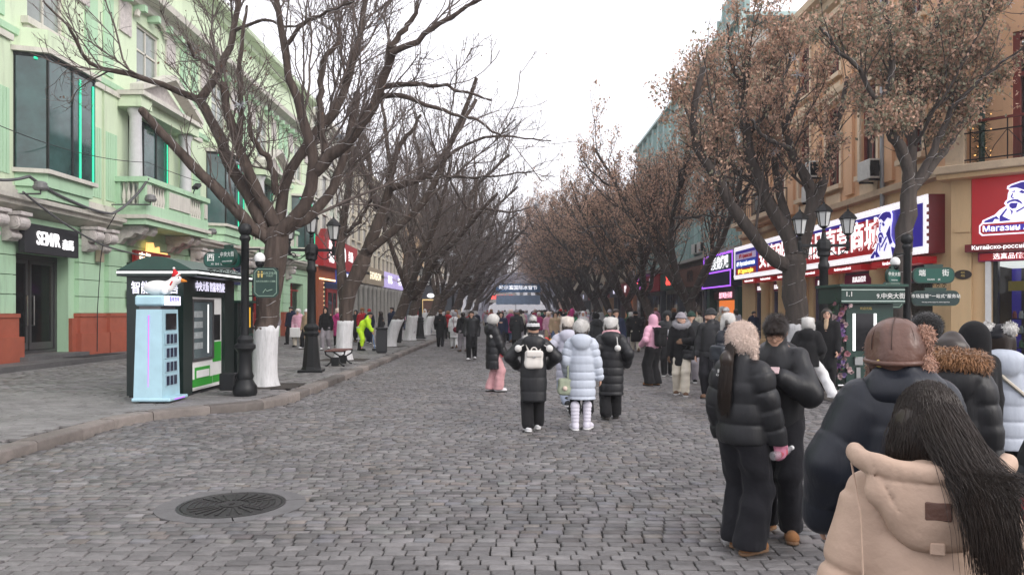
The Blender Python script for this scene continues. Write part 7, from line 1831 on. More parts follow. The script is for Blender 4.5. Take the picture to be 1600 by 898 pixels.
    def shoes(p, m, sole=None, boot=.0, r=1.0, vox=None):
        h, J = p.H, p.J
        for n in 'LR':
            a, f = J['ank' + n], p.foot_dir(n); s = h / 1.65 * r; up = np.array((0, 0, 1.))
            sd = np.cross(f, up); tiltv = 0
            lo, hi = a - .22 * s - .05, a + .24 * s + .05; hi[2] = a[2] + boot * h + .12; lo[2] = a[2] - .12; F = Field(lo, hi, min(p.vox, vox or .01) if vox is None else vox); base = a - up * (.045 * h)
            F.cone(base + f * -.045 * s + up * .048 * s, base + f * .12 * s + up * .04 * s, .046 * s, .042 * s, .02); F.ell(base + f * .14 * s + up * .04 * s, np.array((.05, .05, .042)) * s, .03)
            F.cone(base + f * -.03 * s + up * .06 * s, base + f * -.01 * s + up * (.12 * s + boot * h), .048 * s, (.05 + .1 * boot) * s, .03, (.05, .006) if boot > .08 else None)
            F.d = np.maximum(F.d, (base[2] + .022 * s - F.ax[2])[None, None, :].astype(np.float32))
            o = sdf_obj(F, 'boot' if boot > .03 else 'shoe', m, p.root, 1)
            F = Field(lo, hi, .01); F.cone(base + f * -.05 * s + up * .016 * s, base + f * .145 * s + up * .016 * s, .05 * s, .049 * s, .01)
            F.d = np.maximum(F.d, (F.ax[2] - base[2] - .026 * s)[None, None, :].astype(np.float32)); F.d = np.maximum(F.d, (base[2] - F.ax[2])[None, None, :].astype(np.float32))
            sdf_obj(F, 'sole', sole or RUBBER, o, 0)
    def gloves(p, m, g=.006, ups=None, ts=None, curl=.4, only='LR', vox=.006, cuff=None):
        for n, s in (('L', -1), ('R', 1)):
            if n not in only: continue
            w = p.J['wri' + n]; d = w - p.J['elb' + n]; F = Field(w - .16, w + .16, vox)
            hand_prims(F, w, d, (ups or {}).get(n, (s * .9, -.1, .3)), (ts or {}).get(n, -s), g, curl); F.cone(w - unit(d) * .06, w, .036, .034, .015)
            o = sdf_obj(F, 'glove', m, p.root, 1)
            if cuff: F = Field(w - .16, w + .16, vox); F.cone(w - unit(d) * .065, w - unit(d) * .015, .044, .042, .01, (.02, .003)); sdf_obj(F, 'cuff', cuff, o, 1)
    def hat(p, kind, m, fur_n=0, fl=.03, m2=None, vox=None, pom=None):
        hh = p.hh; c = p.J['hed']; r_ = 1.05 * hh; F = Field(c - np.array((r_, r_, 1.5 * hh)), c + np.array((r_, r_, 1.4 * hh)), vox or min(p.vox, .011))
        e = lambda q, r, k=.02, mode='add': F.ell(p.hp(*q), np.array(r) * hh, k, mode, p.hrot)
        if kind == 'beanie':
            e((0, -.06, .2), (.42, .5, .47)); cut = p.hp(0, 0, .12); n_ = p.R @ np.array((0, -.25, 1)); 
            d = -((F.ax[0][:, None, None] - cut[0]) * n_[0] + (F.ax[1][None, :, None] - cut[1]) * n_[1] + (F.ax[2][None, None, :] - cut[2]) * n_[2]) / np.linalg.norm(n_); F.d = np.maximum(F.d, d.astype(np.float32))
            for a in np.linspace(0, 2 * PI, 17)[:-1]:
                b_ = a + 2 * PI / 16; P = lambda t: p.hp(.4 * math.cos(t), -.06 + .475 * math.sin(t), .17 + .11 * math.sin(t) * -.2); F.cone(P(a), P(b_), .075 * hh, .075 * hh, .01)
        elif kind == 'bear':
            e((0, -.06, .17), (.50, .56, .56)); e((.37, -.1, .5), (.16, .12, .17), .03); e((-.37, -.1, .5), (.16, .12, .17), .03)
            for s in (-1, 1): F.cone(p.hp(s * .42, .05, -.1), p.hp(s * .4, .14, -.75), .14 * hh, .1 * hh, .05)
            e((0, .62, -.25), (.3, .42, .45), .02, 'sub'); e((0, .0, -.75), (.3, .34, .5), .04, 'sub')
        elif kind == 'round':
            e((0, -.06, .13), (.52, .6, .54)); e((0, .66, -.22), (.32, .42, .42), .02, 'sub'); e((0, 0, -.7), (.34, .36, .5), .04, 'sub')
        elif kind == 'cap':
            e((0, -.05, .15), (.4, .47, .42)); F.cut_below(p.hp(0, 0, .1)[2]); F.cone(p.hp(0, .38, .13), p.hp(0, .66, .08), .16 * hh, .2 * hh, .02, flat=((0, 0, 1), .25))
        o = sdf_obj(F, 'hat', m, p.root, 1)
        if fur_n: fur(o.data, int(fur_n * 2.4), fl * .7, 4, m, o, 'fur', .25, .003)
        if pom is not None:
            top = p.hp(0, -.1, .78); mb = MB().ellipsoid(tuple(top), (.2 * hh,) * 3, 12, 8); q = mb.build('pompom', pom, o, smooth=True); fur(q.data, 500, .02, 2, pom, q, 'fur', .1)
        return o
    def pom_strings(p, hat, m, ln=.32, sides=(-1, 1)):
        for s in sides:
            a = p.hp(s * .42, .1, -.55); b_ = p.hp(s * .6, -.35, -.9) + np.array((0, 0, -ln + .18)); mid = (a + b_) / 2 + np.array((s * .03, -.03, .02)); q = MB().tube([tuple(a), tuple(mid), tuple(b_)], .008, 6).build('cord', m, hat)
            q = MB().ellipsoid(tuple(b_), (.05, .05, .05), 12, 8).build('pompom', m, hat, smooth=True); 
    def hair(p, kind, ln=.0, m=None, vox=None, strands=0):
        hh = p.hh; c = p.J['hed']; r_ = .75 * hh; F = Field(c - np.array((r_, r_ + .15, 1.2 * hh + ln)), c + np.array((r_, r_, .8 * hh)), vox or min(p.vox, .011)); m = m or M_HAIR
        e = lambda q, r, k=.02, mode='add': F.ell(p.hp(*q), np.array(r) * hh, k, mode, p.hrot)
        e((0, -.07, .13), (.39, .46, .44)); 
        if kind == 'short': e((0, .5, -.3), (.42, .42, .52), .02, 'sub'); F.cut_below(p.hp(0, 0, -.3)[2]); e((0, .3, .34), (.3, .16, .14), .04)
        if kind == 'long':
            for x in (-.26, -.1, .1, .26): F.cone(p.hp(x, -.25, .1), p.hp(x * 1.25, -.42, -.75) + np.array((0, 0, -ln)), .17 * hh, .1 * hh, .05)
            for s in (-1, 1): F.cone(p.hp(s * .36, .0, .1), p.hp(s * .42, .08, -.7) + np.array((0, 0, -ln * .6)), .1 * hh, .06 * hh, .04)
            e((0, .52, -.25), (.3, .36, .55), .02, 'sub')
        if kind == 'tail': F.cone(p.hp(0, -.5, .0), p.hp(0, -.78, -.5), .14 * hh, .22 * hh, .03); F.cone(p.hp(0, -.78, -.5), p.hp(0, -.86, -.75) + np.array((0, 0, -ln)), .22 * hh, .1 * hh, .03); e((0, .5, -.3), (.34, .42, .5), .02, 'sub')
        F.noise(.004, 40, 5)
        o = sdf_obj(F, 'hair', m, p.root, 1); return o
    def fur_collar(p, m, n=900, r=.03, fl=.035, up=False):
        h, J = p.H, p.J; pts = []
        for a in np.linspace(0, 2 * PI, 19):
            pts.append(J['nck'] + np.array((.075 * math.cos(a), .062 * math.sin(a) - .004, (.035 - .03 * math.sin(a)))) * h if not up else p.hp(.43 * math.cos(a), .36 - .1 * abs(math.sin(a)), -.05 + .52 * math.sin(a)))
        F = Field(np.min(pts, 0) - .08, np.max(pts, 0) + .08, .011)
        for a, b_ in zip(pts[:-1], pts[1:]): F.cone(a, b_, r * h, r * h, .02)
        o = sdf_obj(F, 'fur_trim', m, p.root, 1); fur(o.data, n, fl, 3, m, o, 'fur', .15)
    def W(p, v):
        """person-local point to world"""
        return p.root.matrix_basis @ Vector(tuple(v))

def bag(name, label, cat, P, c, size, m, strap=None, rz=None, flap=True, handle=False, buckle=None):
    w = P.W(c); b = thing(name, label, cat, tuple(w), P.root.rotation_euler.z if rz is None else rz); sx, sy, sz = size
    F = Field((-sx * .7, -sy * .8, -sz * .7), (sx * .7, sy * .8, sz * .7), .01); F.box((0, 0, 0), (sx / 2, sy / 2, sz / 2), min(size) * .35); F.ell((0, 0, -sz * .2), (sx * .52, sy * .55, sz * .3), .03); F.noise(.004, 30, 2); o = sdf_obj(F, 'bag_body', m, b, 1)
    if flap: F = Field((-sx * .7, -sy * .9, -sz * .2), (sx * .7, sy * .8, sz * .7), .009); F.box((0, -.012, sz * .33), (sx * .46, sy * .53, sz * .2), .03); sdf_obj(F, 'flap', m, b, 1)
    if buckle: MB().bbox(-.02, .02, -sy * .58 - .012, -sy * .58 - .0, sz * .12, sz * .2, .004).build('buckle', buckle, b)
    if strap:
        inv = b.matrix_basis.inverted()
        for k, pts in enumerate(strap): MB().tube([tuple(inv @ P.W(q)) for q in pts], .014, 6).build('strap', m, b)
    if handle: MB().tube([(.04 * math.cos(a), 0, sz * .5 + .045 * math.sin(a)) for a in np.linspace(0, PI, 9)], .01, 6).build('handle', m, b)
    return b
# ------------------------------------------------------------------ the people nearest the camera
D = math.radians
# woman in the beige puffer, seen from behind
P = Person('person in beige hooded puffer jacket with long dark hair, seen from behind', 1.07, 1.98, D(-20), 1.50, vox=.011, arms={'L': (-.165, .04, .50), 'R': (.165, .05, .50)}, hyaw=D(12), legs={'L': (-.05, .08, .045), 'R': (.05, -.08, .05)})
P.body(vox=.016); h = P.H
P.coat(N_BEIGE, .50, .125, .145, (.21, .016), 'none', .035, (.07, .068, .056), vox=.0085, noise=.008, flat=.8, seed=4, sq=(.2, .014)); P.root.scale = (.9, .95, 1)
F = Field((-.26, -.32, 1.0), (.26, .12, 1.42), .007)     # hood lying on the back: rolled rim, shallow bag, seam
q = lambda t, r_=1, dz=0: np.array((.19 * r_ * math.cos(t), -.03 - .125 * math.sin(t) * r_, 1.285 - .02 * math.sin(t) + dz))
A_ = np.linspace(-.1, PI + .1, 20)
for a, b_ in zip(A_[:-1], A_[1:]): F.cone(q(a), q(b_), .017, .017, .03)
F.ell((0, -.115, 1.205), (.175, .055, .085), .03); F.ell((0, -.125, 1.14), (.12, .042, .075), .04); F.noise(.004, 24, 2); F.noise(.002, 60, 5)
for a, b_ in zip(A_[:-1], A_[1:]): F.cone(q(a, 1.1, -.028), q(b_, 1.1, -.028), .003, .003, .006, mode='sub')
for s in (-1, 1): F.cone((s * .15, -.13, 1.27), (s * .05, -.185, 1.09), .003, .003, .006, mode='sub')
sdf_obj(F, 'hood', N_BEIGE, P.root, 1, (0, 0, .045))
MB().bbox(-.032, .032, -.177, -.160, 1.15, 1.194, .003).build('leather_patch', LEATHER, P.root, loc=(0, 0, .05)); MB().bbox(-.018, .018, -.165, -.150, 1.075, 1.105, .003).build('hood_tab', N_BEIGE, P.root, loc=(0, 0, .04))
for s in (-1, 1): MB().tube([(s * .2, -.02, 1.3), (s * .185, -.12, 1.2), (s * .18, -.15, 1.05), (s * .185, -.16, .85)], .003, 5).build('seam', N_BEIGE, P.root)
P.trousers(C_BLACK, vox=.02); P.shoes(C_BLACK, vox=.014)
hq = P.hh; P.hh = hq * .93; hr = P.hair('long', .12, vox=.01); P.hh = hq
# loose strands over hood and right shoulder
r = np.random.default_rng(5); n = 10000; hh = P.hh
th = r.uniform(PI * .95, PI * 2.05, n); ph = r.uniform(.0, 1.35, n)
S0 = P.J['hed'] + np.stack([.425 * np.cos(th) * np.sin(ph), -.07 + .50 * np.sin(th) * np.sin(ph), .13 + .475 * np.cos(ph)], 1) * hh @ P.R.T
right = (S0[:, 0] + r.normal(0, .025, n) > -.002)
endx = np.where(right, .105 + S0[:, 0] * .7 + r.normal(0, .018, n), S0[:, 0] * 1.1 + r.normal(0, .012, n)); endz = np.where(right, 1.07 + .26 * r.random(n) ** .9, r.uniform(1.27, 1.31, n)); endy = np.where(right, -.205 - .015 * r.random(n), S0[:, 1] * .8 - .02)
E = np.stack([endx, endy, endz], 1); k = 8; t = np.linspace(0, 1, k)[None, :, None]
out = unit(S0 - P.J['hed']); ph2 = np.minimum(ph + .95, 1.75); mid1 = P.J['hed'] + np.stack([.5 * np.cos(th) * np.sin(ph2), -.07 + .62 * np.sin(th) * np.sin(ph2), .13 + .62 * np.cos(ph2)], 1) * hh @ P.R.T; mid2 = np.stack([np.where(right, endx * .8, endx * 1.1), np.where(right, -.235, S0[:, 1] * 1.1 - .03), np.where(right, 1.31, 1.34)], 1) + r.normal(0, .01, (n, 3))
Q = (1 - t) ** 3 * S0[:, None] + 3 * t * (1 - t) ** 2 * mid1[:, None] + 3 * t ** 2 * (1 - t) * mid2[:, None] + t ** 3 * E[:, None]
Q += .0025 * np.sin(t * 9 + r.uniform(0, 6, n)[:, None, None]) * r.normal(0, 1, (n, 1, 3))
sm = np_mesh('strands', [tubes_np(Q, np.broadcast_to(np.linspace(.0010, .0006, k)[None], (n, k)), 3)]); sm.materials.append(M_HAIR); tag(place(sm, 'strands', hr), kind='stuff')

# man in the leather trapper hat
P = Person('person in brown leather trapper hat and bulky navy black puffer', 1.56, 3.1, D(-6), 1.64, vox=.013, arms={'L': (-.2, .06, .52, (-.8, -.6, 0)), 'R': (.19, .08, .5)}, hyaw=D(-28), hpitch=.1)
P.body(vox=.018); P.coat(N_NAVY, .44, .142, .150, (.19, .007), 'none', .03, (.085, .078, .06), vox=.011, noise=.006, flat=.82, seed=2); P.root.scale = (.9, .94, 1)
F = Field((-.28, -.3, 1.25), (.28, .25, 1.55), .009); c = P.J['nck']
for (x0, y0, z0), (x1, y1, z1), r0 in (((-.11, .05, .0), (-.10, -.07, .02), .062), ((-.10, -.07, .02), (0, -.12, .015), .07), ((0, -.12, .015), (.10, -.07, .02), .07), ((.10, -.07, .02), (.11, .05, .0), .062), ((-.09, -.06, .07), (0, -.09, .085), .045), ((0, -.09, .085), (.09, -.06, .07), .045)): F.cone(c + np.array((x0, y0, z0)), c + np.array((x1, y1, z1)), r0, r0, .02)
F.noise(.005, 24, 6); sdf_obj(F, 'hood', N_NAVY, P.root, 1)
P.trousers(C_DENIM, vox=.02); P.shoes(C_BLACK, vox=.014); P.hair('short', vox=.014)
hh = P.hh; c = P.J['hed']; F = Field(c - .27, c + .27, .0075); e = lambda q, r_, k=.02, mode='add': F.ell(P.hp(*q), np.array(r_) * hh, k, mode, P.hrot)
e((0, -.08, .14), (.55, .63, .52)); e((0, -.3, -.15), (.46, .36, .33), .03); F.noise(.004, 26, 4); e((0, .42, -.35), (.36, .5, .42), .02, 'sub')
for a in (-.5, 0, .5): pass
hat = sdf_obj(F, 'hat', LEATHER, P.root, 1)
for a in (-.75, 0, .75): MB().tube([tuple(P.hp(.553 * math.sin(a) * math.sin(t), -.08 - .633 * math.cos(a) * math.sin(t), .14 + .523 * math.cos(t))) for t in np.linspace(.05, 1.75, 16)], .0022, 5).build('seam', mat('dark_leather', (.05, .025, .018), .5), hat)
cloth('rust_fur', (.30, .16, .11), .95, .5, 60, .4); MB().tube([tuple(P.hp(.54 * math.cos(a), -.09 + .63 * math.sin(a), -.1 + .1 * math.sin(a))) for a in np.linspace(PI * .95, PI * 2.05, 24)], .011, 6).build('hat_band', LEATHER, hat, smooth=True)
for s in (-1, 1):
    F = Field(c - .3, c + .3, .009); F.cone(P.hp(s * .46, .05, .05), P.hp(s * .47, .02, -.55), .16 * hh, .15 * hh, .02, flat=(P.R @ np.array((1, 0, 0)), .45)); o = sdf_obj(F, 'ear_flap', LEATHER, hat, 1)
    F = Field(c - .34, c + .34, .01)
    for q0, q1 in (((s * .46, .22, .15), (s * .48, .24, -.55)), ((s * .48, .24, -.55), (s * .48, -.16, -.7)), ((s * .46, .22, .15), (s * .3, .42, .36))): F.cone(P.hp(*q0), P.hp(*q1), .085 * hh, .085 * hh, .02)
    o = sdf_obj(F, 'fur_edge', MATS['rust_fur'], hat, 1); fur(o.data, 1800, .022, 3, MATS['rust_fur'], o, 'fur', .1, .004)
for q0, r_ in (((.5, -.1, .3), (.15, .2, .2)), ((.52, -.12, -.22), (.17, .26, .24))): F = Field(c - .3, c + .3, .01); F.ell(P.hp(*q0), np.array(r_) * hh, .02, rot=P.hrot); o = sdf_obj(F, 'fur_lobe', cloth('rose_brown_fur', (.42, .24, .17), .95, .5, 60, .4), hat, 1); fur(o.data, 1500, .02, 3, MATS['rose_brown_fur'], o, 'fur', .1, .004)
MB().tube([tuple(P.hp(-.4, -.42, -.2)), tuple(P.hp(0, -.68, -.18)), tuple(P.hp(.4, -.42, -.2))], .008, 6).build('strap', LEATHER, hat); q = P.hp(-.2, -.62, -.19); MB().tube([tuple(q + np.array((.018 * math.cos(a), 0, .014 * math.sin(a)))) for a in np.linspace(0, 6.28, 9)], .004, 4).build('buckle', M_GOLD, hat)

# black coat with ginger fur hood
P = Person('person in black coat with ginger fur-trimmed hood behind the leather hat', 2.72, 4.75, D(-35), 1.56, vox=.015, hyaw=D(-10))
P.body(vox=.02); P.coat(N_BLACK, .4, .125, .14, (.14, .011), 'down', .04, (.07, .065, .05), noise=.006, vox=.014); P.trousers(C_BLACK, vox=.02); P.shoes(C_BLACK, vox=.014); P.hair('long', .02)
h = P.H; F = Field((-.3, -.32, 1.15), (.3, .2, 1.62), .011); c = P.J['nck']
for a in np.linspace(-.5, PI + .5, 18):
    t = a; q = lambda t: c + np.array((.15 * math.cos(t), -.03 - .115 * math.sin(t), .075 + .03 * math.sin(t))); F.cone(q(t), q(t + .24), .05, .05, .02)
o = sdf_obj(F, 'fur_trim', FUR_BR, P.root, 1); fur(o.data, 4200, .05, 3, FUR_BR, o, 'fur', .25, .006)
# dark heads beyond
P = Person('person with dark hair and black coat beyond the ginger fur hood', 3.35, 6.2, D(-8), 1.655, vox=.018); P.body(vox=.022); P.coat(C_BLACK, .45, quilt=None, vox=.018); P.trousers(C_BLACK, vox=.022); P.shoes(C_BLACK, vox=.014); P.hair('short'); P.hat('round', cloth('black_fur', (.012, .011, .011), .95, .5, 60, .3), 1600, .03)
P = Person('person in a raised black hood beside the pompom ear hat', 3.55, 5.9, D(20), 1.60, vox=.018); P.body(vox=.022); P.coat(C_BLACK, .42, quilt=None, hood='up', vox=.015); P.trousers(C_BLACK, vox=.022); P.shoes(C_BLACK, vox=.014)
# ice-white puffer with dark knit pompom-ear hat
P = Person('person in ice white long puffer and dark knit hat with white pompom ears', 4.05, 6.35, D(-25), 1.56, vox=.014, arms={'L': (-.15, .08, .5), 'R': (.13, .16, .6)}, hyaw=D(-25), legs={'L': (-.05, .1, .045), 'R': (.05, -.16, .1)})
P.body(vox=.018); P.coat(N_WHITE, .36, .125, .142, (.13, .013), 'down', .04, (.068, .062, .05), vox=.0105, noise=.004); P.trousers(C_BLACK, vox=.018); P.shoes(mat('black_trainer', (.012, .012, .013), .5), W_RUBBER); P.hair('long', .02)
ht = P.hat('beanie', cloth('charcoal_hat', (.022, .022, .026)))
for s in (-1, 1):
    q = MB().ellipsoid(tuple(P.hp(s * .38, -.28, .45)), (.05, .05, .05), 12, 8).build('pompom', FUR_W, ht, smooth=True); fur(q.data, 700, .025, 2, FUR_W, ht, 'fur', .1)
MB().tube([tuple(P.hp(-.42, -.2, .3)), tuple(P.hp(-.5, -.25, -.4)), tuple(P.hp(-.5, -.3, -.9))], .012, 6).build('cord', FUR_W, ht)
b = bag('shoulder_bag', 'small cream shoulder bag hanging on the ice white puffer', 'bag', P, (.2, .05, .62 * P.H), (.2, .08, .15), C_CREAM, [[(-.1, -.12, 1.3), (0, -.16, 1.15), (.14, -.13, 1.02), (.2, .0, .98)]])
# sleeve at the frame edge
P = Person('person in black jacket at the right picture edge holding a red bag', 2.84, 3.72, D(10), 1.62, vox=.016, arms={'L': (-.18, .12, .5), 'R': (.17, 0, .5)}); P.body(vox=.02); P.coat(N_BLACK, .46, .125, .135, (.15, .011), 'down', vox=.014); P.trousers(C_BLACK, vox=.022); P.shoes(C_BLACK); P.hair('short')
b = bag('shopping_bag', 'red paper bag held at the right picture edge', 'bag', P, tuple(P.J['wriL'] + np.array((-.02, .02, -.22))), (.2, .09, .24), C_RED, [[tuple(P.J['wriL'] + np.array((-.06, .02, -.1))), tuple(P.J['wriL'] + np.array((-.01, .02, -.03))), tuple(P.J['wriL'] + np.array((.03, .02, -.1)))]], flap=False)

# the couple: fluffy hat and phone
P = Person('person in fluffy beige animal hat and black puffer with dark ponytail', 1.63, 5.45, D(-48), 1.575, vox=.012, arms={'L': (-.155, .05, .50), 'R': (.175, .07, .475, (.5, -1, 0))}, hyaw=D(-12), legs={'L': (-.06, .05, .045, .25), 'R': (.055, -.02, .045, -.1)})
P.body(hands=False, vox=.016); P.coat(N_BLACK, .485, .128, .135, (.145, .014), 'none', .045, (.076, .07, .055), vox=.0095, noise=.005, seed=3); P.root.scale = (.92, .95, 1); P.trousers(C_DENIM, (.074, .072, .078), end=.0, vox=.012, noise=.006); P.shoes(SUEDE, cloth('gum_sole', (.2, .12, .07)), vox=.009)
hr = P.hair('tail', .26, vox=.01); strands(hr, P.hp(0, -.62, -.1), P.hp(0, -.92, -.75) + np.array((0, 0, -.33)), .035, .04, 900, 3, bow=(0, -.05, -.02)); ht = P.hat('bear', FUR_B, 5200, .028, vox=.01)
P.gloves(cloth('pink_glove', (.62, .24, .34), .8), .007, only='R', ups={'R': (.8, -.5, .2)}, ts={'R': -1}, curl=.75, cuff=C_PINKP)
text('CAMEL', .022, M_SIGNTEXT, P.root, (-.105, -.128, .79 * P.H), (PI / 2, 0, 0.1), 'lettering', .001, .02); mb = MB(); mb.box(-.125, -.088, -.132, -.128, .80 * P.H, .815 * P.H); mb.build('logo', M_SIGNTEXT, P.root)
w = P.W(P.J['wriR'] + np.array((.005, .045, -.075))); Bt = thing('water_bottle', 'small clear water bottle with pink label held by the fluffy hat wearer', 'bottle', tuple(w), D(35))
mb = MB().lathe([(.03, -.1), (.032, -.09), (.032, .05), (.026, .075), (.013, .095), (.013, .11)], n=16); mb.xf(Matrix.Rotation(D(80), 4, 'Y')); mb.build('bottle_body', glass_mat('bottle_plastic', (.95, .95, .95), .3, (.6, .6, .62)), Bt, smooth=True)
mb = MB().lathe([(.0328, -.04), (.0328, .03)], n=16); mb.xf(Matrix.Rotation(D(80), 4, 'Y')); mb.build('label', mat('pink_label', (.6, .12, .16), .5), Bt, smooth=True); mb = MB().lathe([(.016, .108), (.016, .128)], n=12); mb.xf(Matrix.Rotation(D(80), 4, 'Y')); mb.build('cap', M_WHITE_PAINT, Bt)

P = Person('person in black jacket and glasses looking down at a phone', 2.03, 5.85, D(152), 1.69, vox=.012, arms={'L': (-.045, .19, .715, (-.8, -.3, -.7)), 'R': (.05, .20, .715, (.8, -.3, -.7))}, hpitch=.5, lean=.04, legs={'L': (-.065, .05, .045, .1), 'R': (.06, -.05, .045, -.2)})
P.body(hands=False, vox=.009, eyes=False); P.coat(N_BLACK, .475, .128, .132, None, 'down', .045, (.072, .066, .052), vox=.0105, noise=.009, seed=7); P.root.scale = (.93, .95, 1); P.trousers(C_DENIM, (.07, .06, .055), end=.08, vox=.013, noise=.006); P.shoes(SUEDE, MATS['gum_sole'], boot=.035, vox=.009)
for n in 'LR': a = P.J['ank' + n]; MB().tube([tuple(a + np.array((0, 0, .05))), tuple(a + np.array((0, 0, .11)))], .088, 14).build('trouser_cuff', cloth('faded_cuff', (.07, .065, .07)), P.root, smooth=True)
hr = P.hair('short', vox=.009); hh = P.hh; fur(hr.data, 6000, .03, 5, M_HAIR, hr, 'strands', .7, .0022)
F = Field(P.J['hed'] - .17, P.J['hed'] + .17, .008)     # fringe
F.ell(P.hp(0, .2, .30), np.array((.35, .2, .2)) * hh, .03, rot=P.hrot); F.noise(.004, 60, 3); o = sdf_obj(F, 'fringe', M_HAIR, P.root, 1); fur(o.data, 2500, .035, 6, M_HAIR, o, 'strands', .9, .0022)
gl = part_empty('glasses', P.root)
for s in (-1, 1):
    MB().tube([tuple(P.hp(s * .15 + .115 * math.cos(a), .445, .02 + .085 * math.sin(a))) for a in np.linspace(0, 2 * PI, 17)], .0014, 4).build('rim', M_BLACK, gl); MB().tube([tuple(P.hp(s * .265, .44, .03)), tuple(P.hp(s * .36, .0, .03))], .0022, 4).build('temple', M_BLACK, gl)
MB().tube([tuple(P.hp(-.035, .45, .03)), tuple(P.hp(.035, .45, .03))], .0022, 4).build('bridge', M_BLACK, gl)
P.gloves(cloth('black_knit_glove', (.014, .014, .015), .95), .006, ups={'L': (-.5, .5, -.7), 'R': (.5, .5, -.7)}, ts={'L': -1, 'R': 1}, curl=.55, cuff=cloth('striped_cuff', (.35, .35, .36)))
w = P.W(np.array((0, .245, .735)) * P.H + np.array((0, .06, .035))); ph = thing('mobile_phone', 'pinkish mobile phone held by the person in glasses', 'phone', tuple(w), D(152))
mb = MB().bbox(-.036, .036, -.075, .075, -.005, .005, .004); mb.xf(Matrix.Rotation(D(-35), 4, 'X') @ Matrix.Rotation(PI / 2, 4, 'Z')); mb.build('casing', mat('rose_phone', (.5, .36, .36), .3, .4), ph)
mb = MB(); 
for q in ((-.05, .015), (-.05, -.008), (-.03, .004)): mb.lathe([(.008, 0), (.008, .004)], (q[0], q[1], -.0095), 10)
mb.xf(Matrix.Rotation(D(-35), 4, 'X')); mb.build('camera_lenses', M_BLACK, ph)

# ------------------------------------------------------------------ four walking away in mid street
P = Person('person in black long coat with white backpack and striped pompom hat', .30, 10.85, D(2), 1.53, vox=.015, arms={'L': (-.17, .12, .60, (-1, -.6, -.2)), 'R': (.17, .12, .60, (1, -.6, -.2))}, legs={'L': (-.05, -.05, .05), 'R': (.05, .1, .05)})
P.body(hands=False, vox=.02); P.coat(N_BLACK, .275, .12, .135, (.2, .006), 'down', .05, (.072, .068, .055), noise=.006, vox=.013); P.trousers(C_BLACK, (.065, .06, .056), vox=.018, end=.02); P.shoes(C_WHITE, W_RUBBER)
ht = P.hat('beanie', cloth('black_white_knit', (.02, .02, .02), var=0), pom=FUR_W); 
for z in (.3, .42): MB().tube([tuple(P.hp(.415 * math.cos(a) * (1 - (z - .2) * .35), -.06 + .5 * math.sin(a) * (1 - (z - .2) * .35), z + .02 * math.sin(a * 12))) for a in np.linspace(0, 2 * PI, 40)], .011, 5).build('knit_band', C_WHITE, ht)
F = Field(P.J['nck'] - .2, P.J['nck'] + .2, .012); [F.cone(P.J['nck'] + np.array((.10 * math.cos(a), .09 * math.sin(a), .03)), P.J['nck'] + np.array((.10 * math.cos(a + .4), .09 * math.sin(a + .4), .03)), .04, .04, .02) for a in np.arange(0, 6.28, .4)]; o = sdf_obj(F, 'fur_collar', FUR_W, P.root); fur(o.data, 900, .03, 2, FUR_W, o)
for s in (-1, 1):
    a = P.J['sho' + 'LR'[s > 0]] + np.array((-s * .03, -.08, .0)); b_ = a + np.array((s * .1, -.06, -.06)); MB().tube([tuple(P.hp(s * .3, -.2, -.5)), tuple(a), tuple(b_)], .008, 5).build('cord', FUR_W, ht); MB().ellipsoid(tuple(b_), (.05, .05, .05), 12, 8).build('pompom', FUR_W, ht, smooth=True)
b = bag('backpack', 'small white leather backpack on the back of the striped hat wearer', 'backpack', P, (0, -.175, .665 * P.H), (.25, .11, .25), mat('cream_leather', (.6, .57, .53), .45, var=.06), [[(-.12, .0, .815 * P.H + .04), (-.1, -.13, .8 * P.H), (-.07, -.14, .72 * P.H)], [(.12, .0, .815 * P.H + .04), (.1, -.13, .8 * P.H), (.07, -.14, .72 * P.H)]], handle=True, buckle=M_STEEL)
P.gloves(C_GREY, .006, only='L')
P = Person('person in ice white long quilted coat, white fur hat and white snow boots', .99, 10.95, D(-6), 1.545, vox=.014, arms={'L': (-.15, .06, .52), 'R': (.19, .02, .46)}, legs={'L': (-.06, -.02, .045, .1), 'R': (.055, .04, .045, -.15)})
P.body(vox=.016, curl=.3); P.coat(N_WHITE, .285, .118, .142, (.115, .014), 'down', .05, (.066, .06, .05), vox=.011, noise=.003); P.trousers(C_BLACK, (.06, .05, .06), vox=.018, end=.55); P.shoes(mat('white_quilted_boot', (.62, .60, .68), .5, bump=.3), W_RUBBER, boot=.15, r=1.1)
P.hat('round', FUR_W, 3200, .022); P.hair('long', .0)
b = bag('tote_bag', 'pale green slouchy shoulder bag carried by the ice white coat', 'bag', P, (-.2, -.03, .40 * P.H), (.26, .12, .24), cloth('sage_canvas', (.34, .38, .28)), [[(-.13, -.06, .84 * P.H), (-.19, -.07, .7 * P.H), (-.19, -.06, .47 * P.H)], [(-.13, .05, .84 * P.H), (-.21, .06, .7 * P.H), (-.2, .05, .47 * P.H)]], flap=False)
mb = MB().ellipsoid((-.03, -.075, -.02), (.035, .03, .035), 10, 7); mb.build('fur_charm', FUR_B, b, smooth=True)
P = Person('person in black long puffer with white bear-eared hat and pink scarf', 1.56, 12.1, D(-4), 1.555, vox=.015, arms={'L': (-.17, .05, .55), 'R': (.18, .03, .55)}, legs={'L': (-.055, -.08, .055, .1), 'R': (.05, .05, .045)}, hyaw=D(-8))
P.body(hands=False, vox=.02); P.coat(N_BLACK, .24, .122, .138, (.125, .010), 'down', .05, (.07, .066, .055), vox=.0125, noise=.004); P.trousers(C_BLACK, (.062, .06, .06), vox=.018, end=.05); P.shoes(C_BLACK); ht = P.hat('bear', FUR_W, 2400, .022); P.hair('long', .0)
